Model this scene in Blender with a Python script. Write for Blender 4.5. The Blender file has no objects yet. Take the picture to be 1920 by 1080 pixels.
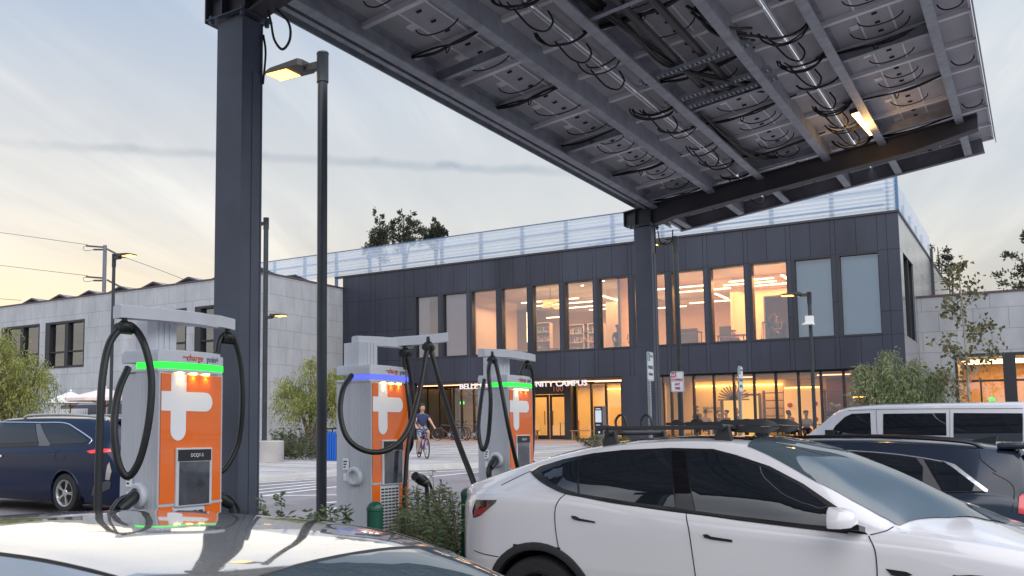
import bpy, bmesh, math, random
import numpy as np
from mathutils import Vector, Matrix
random.seed(7); RNG = np.random.default_rng(7)
SC = bpy.context.scene; COL = SC.collection
R = math.radians
# ---------------------------------------------------------------- surveyed camera
FL, PX, PY, YAW, PIT, CZ = 1771.1, 658.1, 645.8, R(36.173), R(5.197), 1.70
F0 = np.array([-math.sin(YAW), math.cos(YAW), 0]); R0 = np.array([math.cos(YAW), math.sin(YAW), 0]); U0 = np.array([0, 0, 1.])
FV = F0*math.cos(PIT)+U0*math.sin(PIT); UV = U0*math.cos(PIT)-F0*math.sin(PIT)
CAM = np.array([0, 0, CZ])
def ray(x, y): return FV+R0*(x-PX)/FL-UV*(y-PY)/FL
def onY(x, y, Y): d = ray(x, y); return CAM+d*Y/d[1]
def onX(x, y, X): d = ray(x, y); return CAM+d*X/d[0]
def onZ(x, y, Z): d = ray(x, y); return CAM+d*(Z-CZ)/d[2]
def sstep(a, b, x): t = min(1, max(0, (x-a)/(b-a))); return t*t*(3-2*t)
def g(X, Y):                                   # height of the ground: the lot is level, the street and plaza climb to the building
    w = min(1, max(0, (-X-3)/6)); w2 = min(1, max(0, (Y-24)/10)); w = w+(1-w)*w2
    return max(0, .028*(min(Y, 60)-4.5))*w
def onG(x, y, off=0.):
    d = ray(x, y); t = 1
    while t < 300:
        p = CAM+d*t
        if p[2] < g(p[0], p[1])+off: return p
        t += .04
    return p
# ---------------------------------------------------------------- materials
MATS = {}
def nn(nt, t, **k):
    n = nt.nodes.new(t)
    for a, b in k.items(): setattr(n, a, b)
    return n
def mat(name, col=(.5, .5, .5), rough=.5, metal=0., var=.0, scale=4., bump=0., bscale=60., coat=0., spec=.5, emit=None, es=1., stretch=None, detail=4., trans=0.):
    if name in MATS: return MATS[name]
    m = bpy.data.materials.new(name); m.use_nodes = True; nt = m.node_tree; b = nt.nodes['Principled BSDF']
    b.inputs['Base Color'].default_value = (*col, 1); b.inputs['Roughness'].default_value = rough; b.inputs['Metallic'].default_value = metal
    b.inputs['Specular IOR Level'].default_value = spec; b.inputs['Coat Weight'].default_value = coat; b.inputs['Coat Roughness'].default_value = .03
    if trans: b.inputs['Transmission Weight'].default_value = trans
    if emit: b.inputs['Emission Color'].default_value = (*emit, 1); b.inputs['Emission Strength'].default_value = es
    if var or bump:
        tc = nn(nt, 'ShaderNodeTexCoord'); src = tc.outputs['Object']
        if stretch:
            mp = nn(nt, 'ShaderNodeMapping'); mp.inputs['Scale'].default_value = stretch; nt.links.new(src, mp.inputs['Vector']); src = mp.outputs['Vector']
    if var:
        nz = nn(nt, 'ShaderNodeTexNoise'); nz.inputs['Scale'].default_value = scale; nz.inputs['Detail'].default_value = detail; nz.inputs['Roughness'].default_value = .6
        nt.links.new(src, nz.inputs['Vector'])
        mx = nn(nt, 'ShaderNodeMix', data_type='RGBA'); mr = nn(nt, 'ShaderNodeMapRange')
        mr.inputs['From Min'].default_value = .3; mr.inputs['From Max'].default_value = .7
        nt.links.new(nz.outputs['Fac'], mr.inputs['Value']); nt.links.new(mr.outputs[0], mx.inputs[0])
        mx.inputs[6].default_value = (*[c*(1-var) for c in col], 1); mx.inputs[7].default_value = (*[min(1, c*(1+var)) for c in col], 1)
        nt.links.new(mx.outputs[2], b.inputs['Base Color'])
        mr2 = nn(nt, 'ShaderNodeMapRange'); mr2.inputs['To Min'].default_value = max(.02, rough*(1-var*.5)); mr2.inputs['To Max'].default_value = min(1, rough*(1+var*.5))
        nt.links.new(nz.outputs['Fac'], mr2.inputs['Value']); nt.links.new(mr2.outputs[0], b.inputs['Roughness'])
    if bump:
        n2 = nn(nt, 'ShaderNodeTexNoise'); n2.inputs['Scale'].default_value = bscale; n2.inputs['Detail'].default_value = 3; nt.links.new(src, n2.inputs['Vector'])
        bp = nn(nt, 'ShaderNodeBump'); bp.inputs['Strength'].default_value = bump; bp.inputs['Distance'].default_value = .02
        nt.links.new(n2.outputs['Fac'], bp.inputs['Height']); nt.links.new(bp.outputs[0], b.inputs['Normal'])
    MATS[name] = m; return m
def emat(name, col, s):
    return mat(name, (.02, .02, .02), .5, emit=col, es=s)
def leafmat(name, c1, c2, scale=1.2):
    if name in MATS: return MATS[name]
    m = bpy.data.materials.new(name); m.use_nodes = True; nt = m.node_tree; b = nt.nodes['Principled BSDF']
    b.inputs['Roughness'].default_value = .55; b.inputs['Specular IOR Level'].default_value = .3
    tc = nn(nt, 'ShaderNodeTexCoord'); nz = nn(nt, 'ShaderNodeTexNoise'); nz.inputs['Scale'].default_value = scale; nz.inputs['Detail'].default_value = 6
    nt.links.new(tc.outputs['Object'], nz.inputs['Vector'])
    cr = nn(nt, 'ShaderNodeValToRGB'); cr.color_ramp.elements[0].position = .32; cr.color_ramp.elements[1].position = .68
    cr.color_ramp.elements[0].color = (*c1, 1); cr.color_ramp.elements[1].color = (*c2, 1)
    nt.links.new(nz.outputs['Fac'], cr.inputs[0]); nt.links.new(cr.outputs[0], b.inputs['Base Color'])
    tl = nn(nt, 'ShaderNodeBsdfTranslucent'); nt.links.new(cr.outputs[0], tl.inputs['Color'])
    ms = nn(nt, 'ShaderNodeMixShader'); ms.inputs[0].default_value = .35; out = nt.nodes['Material Output']
    nt.links.new(b.outputs[0], ms.inputs[1]); nt.links.new(tl.outputs[0], ms.inputs[2]); nt.links.new(ms.outputs[0], out.inputs['Surface'])
    MATS[name] = m; return m
def glassmat(name, tint=(.9, .93, .95), ior=1.5, boost=.0, rough=0., warp=0.):
    m = bpy.data.materials.new(name); m.use_nodes = True; nt = m.node_tree; nt.nodes.remove(nt.nodes['Principled BSDF']); out = nt.nodes['Material Output']
    tr = nn(nt, 'ShaderNodeBsdfTransparent'); tr.inputs[0].default_value = (*tint, 1)
    gl = nn(nt, 'ShaderNodeBsdfGlossy'); gl.inputs['Roughness'].default_value = rough
    fr = nn(nt, 'ShaderNodeFresnel'); fr.inputs[0].default_value = ior
    ad = nn(nt, 'ShaderNodeMath', operation='ADD', use_clamp=True); ad.inputs[1].default_value = boost; nt.links.new(fr.outputs[0], ad.inputs[0])
    if warp:
        tc = nn(nt, 'ShaderNodeTexCoord'); nz = nn(nt, 'ShaderNodeTexNoise'); nz.inputs['Scale'].default_value = .9; nz.inputs['Detail'].default_value = 0
        nt.links.new(tc.outputs['Object'], nz.inputs['Vector']); bp = nn(nt, 'ShaderNodeBump'); bp.inputs['Strength'].default_value = warp; bp.inputs['Distance'].default_value = .05
        nt.links.new(nz.outputs['Fac'], bp.inputs['Height']); nt.links.new(bp.outputs[0], gl.inputs['Normal'])
    mx = nn(nt, 'ShaderNodeMixShader'); nt.links.new(ad.outputs[0], mx.inputs[0]); nt.links.new(tr.outputs[0], mx.inputs[1]); nt.links.new(gl.outputs[0], mx.inputs[2]); nt.links.new(mx.outputs[0], out.inputs['Surface'])
    MATS[name] = m; return m
# ---------------------------------------------------------------- objects
ORG = {}
def tag(o, label=None, cat=None, group=None, kind=None):
    if label: o['label'] = label
    if cat: o['category'] = cat
    if group: o['group'] = group
    if kind: o['kind'] = kind
    return o
def thing(name, loc, label, cat, group=None, rz=0.):
    o = bpy.data.objects.new(name, None); COL.objects.link(o); o.empty_display_size = .2
    o.location = loc; o.rotation_euler = (0, 0, rz); ORG[o.name] = Vector(loc)
    return tag(o, label, cat, group)
def link(name, me, parent=None):
    o = bpy.data.objects.new(name, me); COL.objects.link(o)
    if parent is not None: o.parent = parent
    return o
def dup(o, parent=None, loc=None, rz=None, label=None):
    c = o.copy(); COL.objects.link(c)
    if parent is not None: c.parent = parent
    if loc is not None: c.location = loc
    if rz is not None: c.rotation_euler = (0, 0, rz)
    if label: c['label'] = label
    for ch in [k for k in o.children]: dup(ch, c)
    return c
class MB:
    def __init__(s): s.v = []; s.f = []; s.m = []; s.cm = 0; s.cuts = []
    def add(s, vs, fs, mi=None):
        s.cuts.append((len(s.v), len(s.f)))
        n = len(s.v); s.v += [tuple(map(float, p)) for p in vs]; s.f += [tuple(n+i for i in f) for f in fs]; s.m += [s.cm if mi is None else mi]*len(fs); return s
    def box(s, x0, x1, y0, y1, z0, z1, mi=None, M=None):
        vs = [(x0, y0, z0), (x1, y0, z0), (x1, y1, z0), (x0, y1, z0), (x0, y0, z1), (x1, y0, z1), (x1, y1, z1), (x0, y1, z1)]
        if M is not None: vs = [M @ Vector(p) for p in vs]
        return s.add(vs, [(0, 3, 2, 1), (4, 5, 6, 7), (0, 1, 5, 4), (1, 2, 6, 5), (2, 3, 7, 6), (3, 0, 4, 7)], mi)
    def bar(s, a, b, w, h, up=(0, 0, 1), mi=None):          # box from a to b, w across, h along up
        a = Vector(a); b = Vector(b); d = (b-a).normalized(); u = Vector(up); x = d.cross(u)
        if x.length < 1e-4: x = d.cross(Vector((1, 0, 0)))
        x.normalize(); u = x.cross(d)
        vs = [a+x*(i*w/2)+u*(j*h/2) for i, j in ((-1, -1), (1, -1), (1, 1), (-1, 1))]+[b+x*(i*w/2)+u*(j*h/2) for i, j in ((-1, -1), (1, -1), (1, 1), (-1, 1))]
        return s.add(vs, [(0, 3, 2, 1), (4, 5, 6, 7), (0, 1, 5, 4), (1, 2, 6, 5), (2, 3, 7, 6), (3, 0, 4, 7)], mi)
    def tube(s, pts, r, n=8, mi=None, caps=True, smooth=0):
        pts = [Vector(p) for p in pts]
        if smooth: pts = spline(pts, smooth)
        rs = r if isinstance(r, (list, tuple)) else [r]*len(pts)
        if len(rs) != len(pts): rs = list(np.interp(np.linspace(0, 1, len(pts)), np.linspace(0, 1, len(rs)), rs))
        base = len(s.v); vs = []; u = None
        for i, p in enumerate(pts):
            d = (pts[min(i+1, len(pts)-1)]-pts[max(i-1, 0)])
            d = d.normalized() if d.length > 1e-9 else Vector((0, 0, 1))
            if u is None:
                u = d.cross(Vector((0, 0, 1)))
                if u.length < 1e-3: u = d.cross(Vector((1, 0, 0)))
            u = (u-d*u.dot(d))
            if u.length < 1e-6: u = d.orthogonal()
            u.normalize(); w = d.cross(u)
            for k in range(n):
                a = 2*math.pi*k/n; vs.append(p+(u*math.cos(a)+w*math.sin(a))*rs[i])
        fs = []
        for i in range(len(pts)-1):
            for k in range(n):
                a = i*n+k; b = i*n+(k+1) % n; fs.append((a, b, b+n, a+n))
        if caps: fs.append(tuple(range(n-1, -1, -1))); fs.append(tuple((len(pts)-1)*n+k for k in range(n)))
        return s.add(vs, fs, mi)
    def lathe(s, prof, c=(0, 0, 0), axis='z', n=24, mi=None, caps=True):   # prof: (r, h)
        vs = []
        for r, h in prof:
            for k in range(n):
                a = 2*math.pi*k/n; p = (r*math.cos(a), r*math.sin(a), h)
                if axis == 'y': p = (p[0], p[2], p[1])
                elif axis == 'x': p = (p[2], p[0], p[1])
                vs.append((p[0]+c[0], p[1]+c[1], p[2]+c[2]))
        fs = [(i*n+k, i*n+(k+1) % n, (i+1)*n+(k+1) % n, (i+1)*n+k) for i in range(len(prof)-1) for k in range(n)]
        if caps: fs.append(tuple(range(n-1, -1, -1))); fs.append(tuple((len(prof)-1)*n+k for k in range(n)))
        return s.add(vs, fs, mi)
    def prism(s, poly, lo, hi, axis='y', mi=None):           # 2D polygon extruded along axis
        def P(p, h):
            return {'y': (p[0], h, p[1]), 'x': (h, p[0], p[1]), 'z': (p[0], p[1], h)}[axis]
        n = len(poly); vs = [P(p, lo) for p in poly]+[P(p, hi) for p in poly]
        return s.add(vs, [tuple(range(n-1, -1, -1)), tuple(range(n, 2*n))]+[(i, (i+1) % n, n+(i+1) % n, n+i) for i in range(n)], mi)
    def ball(s, c, r, n=10, mi=None, sc=(1, 1, 1)):
        vs = [(c[0], c[1], c[2]-r*sc[2])]; m = n//2
        for i in range(1, m):
            t = math.pi*i/m
            for k in range(n): a = 2*math.pi*k/n; vs.append((c[0]+r*sc[0]*math.sin(t)*math.cos(a), c[1]+r*sc[1]*math.sin(t)*math.sin(a), c[2]-r*sc[2]*math.cos(t)))
        vs.append((c[0], c[1], c[2]+r*sc[2])); fs = []
        for k in range(n): fs.append((0, 1+(k+1) % n, 1+k)); fs.append((len(vs)-1, 1+(m-2)*n+k, 1+(m-2)*n+(k+1) % n))
        for i in range(m-2):
            for k in range(n): a = 1+i*n+k; b = 1+i*n+(k+1) % n; fs.append((a, b, b+n, a+n))
        return s.add(vs, fs, mi)
    def each(s, name, mats, parent=None, **k):              # one object per shape that was added
        out = []; c = s.cuts+[(len(s.v), len(s.f))]
        for (v0, f0), (v1, f1) in zip(c, c[1:]):
            q = MB(); q.v = s.v[v0:v1]; q.f = [tuple(i-v0 for i in f) for f in s.f[f0:f1]]; q.m = s.m[f0:f1]; out.append(q.build(name, mats, parent, **k))
        return out
    def build(s, name, mats, parent=None, smooth=False, bevel=0., fix=True, kind=None, seg=2):
        me = bpy.data.meshes.new(name)
        o0 = ORG.get(parent.name, Vector((0, 0, 0))) if parent is not None else Vector((0, 0, 0))
        me.from_pydata([(p[0]-o0.x, p[1]-o0.y, p[2]-o0.z) for p in s.v], [], s.f)
        ms = mats if isinstance(mats, (list, tuple)) else [mats]
        for m in ms: me.materials.append(m)
        if len(ms) > 1: me.polygons.foreach_set('material_index', s.m)
        bm = bmesh.new(); bm.from_mesh(me)
        if fix: bmesh.ops.recalc_face_normals(bm, faces=bm.faces)
        if bevel:
            es = [e for e in bm.edges if len(e.link_faces) == 2 and e.calc_face_angle(0) > .6]
            bmesh.ops.bevel(bm, geom=es, offset=bevel, segments=seg, affect='EDGES', profile=.6, clamp_overlap=True)
        for f in bm.faces: f.smooth = smooth
        if smooth:
            for e in bm.edges:
                if len(e.link_faces) == 2 and e.calc_face_angle(0) > .7: e.smooth = False
        bm.to_mesh(me); bm.free()
        o = link(name, me, parent); ORG[o.name] = o0
        if kind: o['kind'] = kind
        return o
def spline(pts, k):
    pts = [Vector(p) for p in pts]; out = []
    P = [pts[0]*2-pts[1]]+pts+[pts[-1]*2-pts[-2]]
    for i in range(1, len(P)-2):
        for j in range(k):
            t = j/k; a, b, c, d = P[i-1], P[i], P[i+1], P[i+2]
            out.append(.5*((2*b)+(c-a)*t+(2*a-5*b+4*c-d)*t*t+(3*b-a-3*c+d)*t**3))
    out.append(pts[-1]); return out
def text(name, s, size, m, parent, loc, rot, extrude=.004, sx=1., align='LEFT', bold=0., spacing=1.):
    cu = bpy.data.curves.new(name, 'FONT'); cu.body = s; cu.size = size; cu.extrude = extrude; cu.align_x = align; cu.offset = bold; cu.space_character = spacing; cu.resolution_u = 3
    ob = bpy.data.objects.new(name+'_c', cu); COL.objects.link(ob)
    dg = bpy.context.evaluated_depsgraph_get(); me = bpy.data.meshes.new_from_object(ob.evaluated_get(dg)); bpy.data.objects.remove(ob); bpy.data.curves.remove(cu)
    o0 = ORG.get(parent.name, Vector((0, 0, 0))) if parent is not None else Vector((0, 0, 0))
    me.transform(Matrix.Translation(Vector(loc)-o0) @ Matrix(rot).to_4x4() @ Matrix.Diagonal((sx, 1, 1, 1)))
    me.materials.clear(); me.materials.append(m); me.name = name
    o = link(name, me, parent); ORG[o.name] = o0; return o
# text frames: columns = writing direction, up, normal
ROT_MY = ((1, 0, 0), (0, 0, -1), (0, 1, 0))        # read from -Y
ROT_PX = ((0, 0, 1), (1, 0, 0), (0, 1, 0))         # read from +X
def clip2d(poly, step):                              # polygon cut by a grid, as a bmesh in its own plane
    bm = bmesh.new(); f = bm.faces.new([bm.verts.new((p[0], p[1], 0)) for p in poly])
    xs = [p[0] for p in poly]; ys = [p[1] for p in poly]
    for lo, hi, no in ((min(xs), max(xs), (1, 0, 0)), (min(ys), max(ys), (0, 1, 0))):
        k = int((hi-lo)/step)
        for i in range(1, k+1):
            c = lo+(hi-lo)*i/(k+1); ge = bm.verts[:]+bm.edges[:]+bm.faces[:]
            bmesh.ops.bisect_plane(bm, geom=ge, plane_co=(c*no[0], c*no[1], 0), plane_no=no, dist=1e-5)
    bmesh.ops.triangulate(bm, faces=[f for f in bm.faces if len(f.verts) > 4]); return bm
# ---------------------------------------------------------------- camera, sky, sun
cd = bpy.data.cameras.new('camera'); cam = bpy.data.objects.new('camera', cd); COL.objects.link(cam)
cam.location = CAM; cam.rotation_euler = (math.pi/2+PIT, 0, YAW)
cd.sensor_width = 36; cd.lens = FL/1920*36; cd.shift_x = (960-PX)/1920; cd.shift_y = (PY-540)/1920; cd.clip_end = 3000; cd.clip_start = .05
SC.camera = cam
SUN_AZ = YAW+R(20)                                   # sunset glow low behind the left wing
W = bpy.data.worlds.new('World'); SC.world = W; W.use_nodes = True; nt = W.node_tree; L = nt.links
bg = nt.nodes['Background']
def vm(op, *ins):
    n = nn(nt, 'ShaderNodeVectorMath', operation=op)
    for i, x in enumerate(ins):
        if hasattr(x, 'links'): L.new(x, n.inputs[i])
        else: n.inputs[i].default_value = x
    return n
def ma(op, a, b=0., c=0., clamp=False):
    n = nn(nt, 'ShaderNodeMath', operation=op, use_clamp=clamp)
    for i, x in enumerate((a, b, c)):
        if hasattr(x, 'links'): L.new(x, n.inputs[i])
        else: n.inputs[i].default_value = x
    return n.outputs[0]
def mr(v, a, b, c=0., d=1., smooth=True):
    n = nn(nt, 'ShaderNodeMapRange'); n.interpolation_type = 'SMOOTHSTEP' if smooth else 'LINEAR'; L.new(v, n.inputs[0])
    for i, x in enumerate((a, b, c, d)): n.inputs[i+1].default_value = x
    return n.outputs[0]
def mixc(f, a, b):
    n = nn(nt, 'ShaderNodeMix', data_type='RGBA')
    for k, x in ((0, f), (6, a), (7, b)):
        if hasattr(x, 'links'): L.new(x, n.inputs[k])
        elif k: n.inputs[k].default_value = (*x, 1)
        else: n.inputs[k].default_value = x
    return n.outputs[2]
tc = nn(nt, 'ShaderNodeTexCoord'); D = tc.outputs['Generated']
sep = nn(nt, 'ShaderNodeSeparateXYZ'); L.new(D, sep.inputs[0]); Z = sep.outputs[2]
sky = nn(nt, 'ShaderNodeTexSky'); sky.sky_type = 'NISHITA'; sky.sun_disc = False; sky.sun_elevation = R(6); sky.sun_rotation = -SUN_AZ; sky.altitude = 20; sky.air_density = 1.; sky.dust_density = 1.5; sky.ozone_density = 2.
# direction of the glow in the horizontal plane
gl = vm('DOT_PRODUCT', D, (-math.sin(SUN_AZ), math.cos(SUN_AZ), 0)).outputs['Value']
zc = ma('MAXIMUM', Z, 0.)
glow = mr(gl, -.2, 1.0)
# clear twilight sky: pale cream at the horizon, through grey-white, to soft blue overhead
hor = mixc(glow, (.66, .66, .67), (.86, .71, .48))
mid = mixc(glow, (.56, .65, .76), (.70, .72, .72))
up = (.33, .475, .72)
c1 = mixc(mr(zc, .03, .24), hor, mid)
c2 = mixc(mr(zc, .18, .58), c1, up)
# thin fibrous cloud deck on a plane overhead, its streaks running away towards the building
dv = nn(nt, 'ShaderNodeCombineXYZ'); zz = ma('ADD', zc, .12)
L.new(ma('DIVIDE', sep.outputs[0], zz), dv.inputs[0]); L.new(ma('DIVIDE', sep.outputs[1], zz), dv.inputs[1])
rt = nn(nt, 'ShaderNodeMapping'); rt.inputs['Rotation'].default_value = (0, 0, -R(106)); L.new(dv.outputs[0], rt.inputs[0])
def clouds(scale, st, detail=6., dist=.5, off=0.):
    mp = nn(nt, 'ShaderNodeMapping'); mp.inputs['Scale'].default_value = st; mp.inputs['Location'].default_value = (off, off*1.7, 0); L.new(rt.outputs[0], mp.inputs[0])
    n = nn(nt, 'ShaderNodeTexNoise'); n.inputs['Scale'].default_value = scale; n.inputs['Detail'].default_value = detail; n.inputs['Roughness'].default_value = .6; n.inputs['Distortion'].default_value = dist
    L.new(mp.outputs[0], n.inputs['Vector']); return n.outputs['Fac']
patch = mr(clouds(.55, (.6, 1, 1), 4., .3), .32, .62)
f1 = mr(clouds(1.5, (.16, 1, 1), 7., .6, 3.), .38, .62); f2 = mr(clouds(4.5, (.08, 1, 1), 6., .4, 9.), .38, .64)
cover = ma('MULTIPLY', ma('ADD', ma('MULTIPLY', ma('MULTIPLY', f1, patch), .80), ma('MULTIPLY', ma('MULTIPLY', f2, patch), .32), clamp=True), mr(zc, .62, .28, .22, 1.))
cl_hi = mixc(mr(zc, .04, .27), mixc(glow, (.84, .81, .76), (.86, .76, .58)), (.93, .94, .93))
c3 = mixc(cover, c2, cl_hi)
k3 = mr(clouds(1.1, (.35, 1, 1), 6., 1.0, 21.), .48, .70)        # greyer veils
c4 = mixc(ma('MULTIPLY', ma('MULTIPLY', k3, mr(clouds(3.2, (.16, 1, 1), 5., .6, 33.), .25, .75)), .64), c3, mixc(mr(zc, .05, .3), (.52, .49, .47), (.50, .56, .65)))
# a contrail, a great circle through two sighted points
pa = ray(0, 264); pb = ray(1080, 326); nrm = np.cross(pa, pb); nrm /= np.linalg.norm(nrm)
nz = nn(nt, 'ShaderNodeTexNoise'); nz.inputs['Scale'].default_value = 30; nz.inputs['Detail'].default_value = 5; L.new(D, nz.inputs['Vector'])
nz3 = nn(nt, 'ShaderNodeTexNoise'); nz3.inputs['Scale'].default_value = 2.2; nz3.inputs['Detail'].default_value = 1; L.new(D, nz3.inputs['Vector'])
dd = ma('ADD', ma('ADD', vm('DOT_PRODUCT', D, tuple(nrm)).outputs['Value'], ma('MULTIPLY', ma('SUBTRACT', nz.outputs['Fac'], .5), .012)), ma('MULTIPLY', ma('SUBTRACT', nz3.outputs['Fac'], .5), .009))
band = mr(ma('ABSOLUTE', dd), .0075, .0005)
pc = ray(560, 300); pc = pc/np.linalg.norm(pc)
near = mr(vm('DOT_PRODUCT', D, tuple(pc)).outputs['Value'], .935, .99)
c5 = mixc(ma('MULTIPLY', ma('MULTIPLY', band, near), mr(nz.outputs['Fac'], .3, .7, .45, .85)), c4, (.43, .49, .57))
# warm haze low over the glow, and the physical sky underneath everything
c6 = mixc(ma('MULTIPLY', mr(zc, .24, .02), ma('MULTIPLY', mr(gl, .55, 1.), .38)), c5, (.88, .72, .47))
nis = vm('SCALE', sky.outputs[0]); nis.inputs['Scale'].default_value = .22
fin = mixc(.05, c6, nis.outputs[0])
# unseen sky behind and overhead, brightness added there as fill light
back = mr(gl, .25, -.6); hi = mr(Z, .16, .42); zen = mr(Z, .60, .92)
azb = vm('DOT_PRODUCT', D, (-.86, -.5, 0)).outputs['Value']          # pink towards one side of the afterglow's opposite, blue towards the other
bc = mixc(mr(azb, .45, .95), (.40, .56, .74), (.74, .66, .69)); bc = mixc(hi, bc, (.84, .81, .80))
c7 = mixc(ma('MULTIPLY', back, .85), fin, bc); gain = ma('ADD', 1., ma('ADD', ma('MULTIPLY', ma('MULTIPLY', back, hi), 2.9), ma('MULTIPLY', zen, .9)))
fin2 = vm('SCALE', c7); L.new(gain, fin2.inputs['Scale']); fin = fin2.outputs[0]
below = mixc(mr(Z, -.02, .0), (.16, .15, .15), fin)
L.new(below, bg.inputs[0]); bg.inputs[1].default_value = 1.0
sd = bpy.data.lights.new('sun', 'SUN'); sd.energy = .5; sd.angle = R(60); sd.color = (1, .86, .70)
so = bpy.data.objects.new('sun', sd); COL.objects.link(so)
sdir = Vector((-math.sin(SUN_AZ)*math.cos(R(6)), math.cos(SUN_AZ)*math.cos(R(6)), math.sin(R(6))))
so.rotation_euler = sdir.to_track_quat('Z', 'Y').to_euler(); so.location = (0, 0, 30)
SC.view_settings.view_transform = 'Standard'; SC.view_settings.look = 'None'; SC.view_settings.exposure = .0; SC.view_settings.gamma = 1
SC.cycles.max_bounces = 8; SC.cycles.transparent_max_bounces = 16; SC.cycles.use_denoising = True; SC.cycles.sample_clamp_indirect = 4; SC.cycles.caustics_reflective = False; SC.cycles.caustics_refractive = False
# ---------------------------------------------------------------- ground
asphalt = mat('asphalt', (.235, .210, .210), .85, var=.32, scale=.5, bump=.5, bscale=180, detail=8)
concrete = mat('concrete_paving', (.37, .345, .33), .8, var=.22, scale=.7, bump=.2, bscale=90)
kerbm = mat('kerb_concrete', (.50, .48, .45), .8, var=.12, scale=3)
brickpave = mat('brick_paving', (.42, .27, .21), .8, var=.15, scale=5)
white_line = mat('road_paint', (.72, .70, .67), .7, var=.18, scale=6)
soil = mat('mulch', (.085, .060, .045), .95, var=.4, scale=6, bump=1, bscale=30)
def axis(lo, hi, near, fine, coarse):
    xs = [lo]
    while xs[-1] < hi: xs.append(xs[-1]+(fine if near[0] < xs[-1] < near[1] else coarse))
    return xs
xs = axis(-900, 900, (-70, 30), 1.5, 40); ys = axis(-400, 1500, (-10, 70), 1.5, 40)
b = MB(); n = len(ys)
for x in xs:
    for y in ys: b.v.append((x, y, g(x, y)))
b.f = [(i*n+j, (i+1)*n+j, (i+1)*n+j+1, i*n+j+1) for i in range(len(xs)-1) for j in range(n-1)]; b.m = [0]*len(b.f)
tag(b.build('ground', asphalt, smooth=True), kind='structure')
KERB = [(-34, 7), (-25.5, 11.8), (-20.5, 17.0), (-18.0, 17.6), (-16.33, 18.3), (-15.6, 20.9), (-15.05, 23.6), (-13.6, 25.4), (-10, 26.9), (0, 27.6), (30, 28)]
KERB = [tuple(p)[:2] for p in spline([(a, c, 0) for a, c in KERB], 5)]
def sheet(name, poly, off, m, step=1.2):
    bm = clip2d(poly, step)
    for v in bm.verts: v.co.z = g(v.co.x, v.co.y)+off
    me = bpy.data.meshes.new(name); bm.normal_update()
    for f in bm.faces:
        if f.normal.z < 0: f.normal_flip()
    bm.to_mesh(me); bm.free(); me.materials.append(m); return tag(link(name, me), kind='structure')
sheet('pavement', KERB+[(30, 60), (-80, 60), (-80, 7)], .13, concrete, 1.6)
b = MB()
for i in range(len(KERB)-1):
    a, c = Vector((*KERB[i], 0)), Vector((*KERB[i+1], 0)); d = (c-a).normalized(); nrm2 = Vector((d.y, -d.x, 0))
    P = []
    for q in (a, c):
        z = g(q.x, q.y); P += [q+nrm2*.02+Vector((0, 0, z-.02)), q+nrm2*.0+Vector((0, 0, z+.136)), q-nrm2*.15+Vector((0, 0, z+.138))]
    b.add(P, [(0, 3, 4, 1), (1, 4, 5, 2)])
tag(b.build('kerb', kerbm, fix=False), kind='structure')
sheet('brick_pavement', [(-27.4, 39.2), (-4.5, 39.2), (-4.5, 45.2), (-27.4, 45.2)], .134, brickpave)
b = MB()                                              # expansion joints of the plaza slabs
for k in range(14):
    y = 20+k*1.6; b.tube([(x, y, g(x, y)+.132) for x in np.arange(-27, -16+max(0, (y-24))*1.2, 1.5) if True], .006, 4, caps=False)
for k in range(12):
    x = -27+k*1.6; b.tube([(x, y, g(x, y)+.132) for y in np.arange(27, 39, 1.5)], .006, 4, caps=False)
tag(b.build('pavement_joint', mat('joint', (.22, .21, .20), .9)), kind='structure')
# planting beds
BED = [(-31, 27.3), (-24.2, 25.6), (-22.6, 28.0), (-23.0, 33.0), (-24.5, 37.5), (-31, 39.5)]
sheet('soil_ground', BED, .18, soil)
sheet('soil_ground', [(-60, 20), (-27, 15.6), (-24, 19.5), (-26, 22), (-40, 27), (-60, 30)], .16, soil)
sheet('soil_ground', [(-13.5, 33.5), (2, 33.5), (6, 46), (-5, 46), (-5, 41.5), (-13.5, 41.5)], .18, soil)
sheet('soil_ground', [(-7.0, -3), (-5.0, -3), (-5.0, 22), (-7.0, 22)], .05, soil)
# painted hatching of the crossing, sighted from the kerb
STR = [((470, 906.5), (600, 898.3)), ((470, 913), (600, 902.5)), ((470, 920), (600, 907)), ((470, 926), (600, 912)), ((470, 933), (645, 911.3)), ((470, 931), (660, 928)), ((600, 944.5), (660, 938.6)), ((600, 957.5), (660, 949.5)),
       ((770, 882.3), (915, 877.3)), ((770, 887), (915, 881)), ((770, 898), (915, 883.3)), ((100, 942), (240, 937.5)), ((100, 949.5), (240, 944)), ((100, 958), (240, 951.5))]
b = MB()
for a, c in STR:
    pa_, pc_ = onG(*a), onG(*c); d = Vector(pc_-pa_); d.z = 0; d.normalize(); s = Vector((-d.y, d.x, 0))*.07
    k = 8; P = []
    for i in range(k+1):
        q = Vector(pa_).lerp(Vector(pc_), i/k)
        for t in (-1, 1): w = q+s*t; P.append((w.x, w.y, g(w.x, w.y)+.006))
    b.add(P, [(2*i, 2*i+2, 2*i+3, 2*i+1) for i in range(k)])
for y in (-1.2, 1.5, 4.2, 6.55, 9.45, 12.2, 14.9, 17.6):        # stall lines
    b.add([(-4.6, y-.05, .004), (.8, y-.05, .004), (.8, y+.05, .004), (-4.6, y+.05, .004)], [(0, 1, 2, 3)])
o = b.build('road_marking', white_line, fix=False); tag(o, kind='structure')
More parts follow.
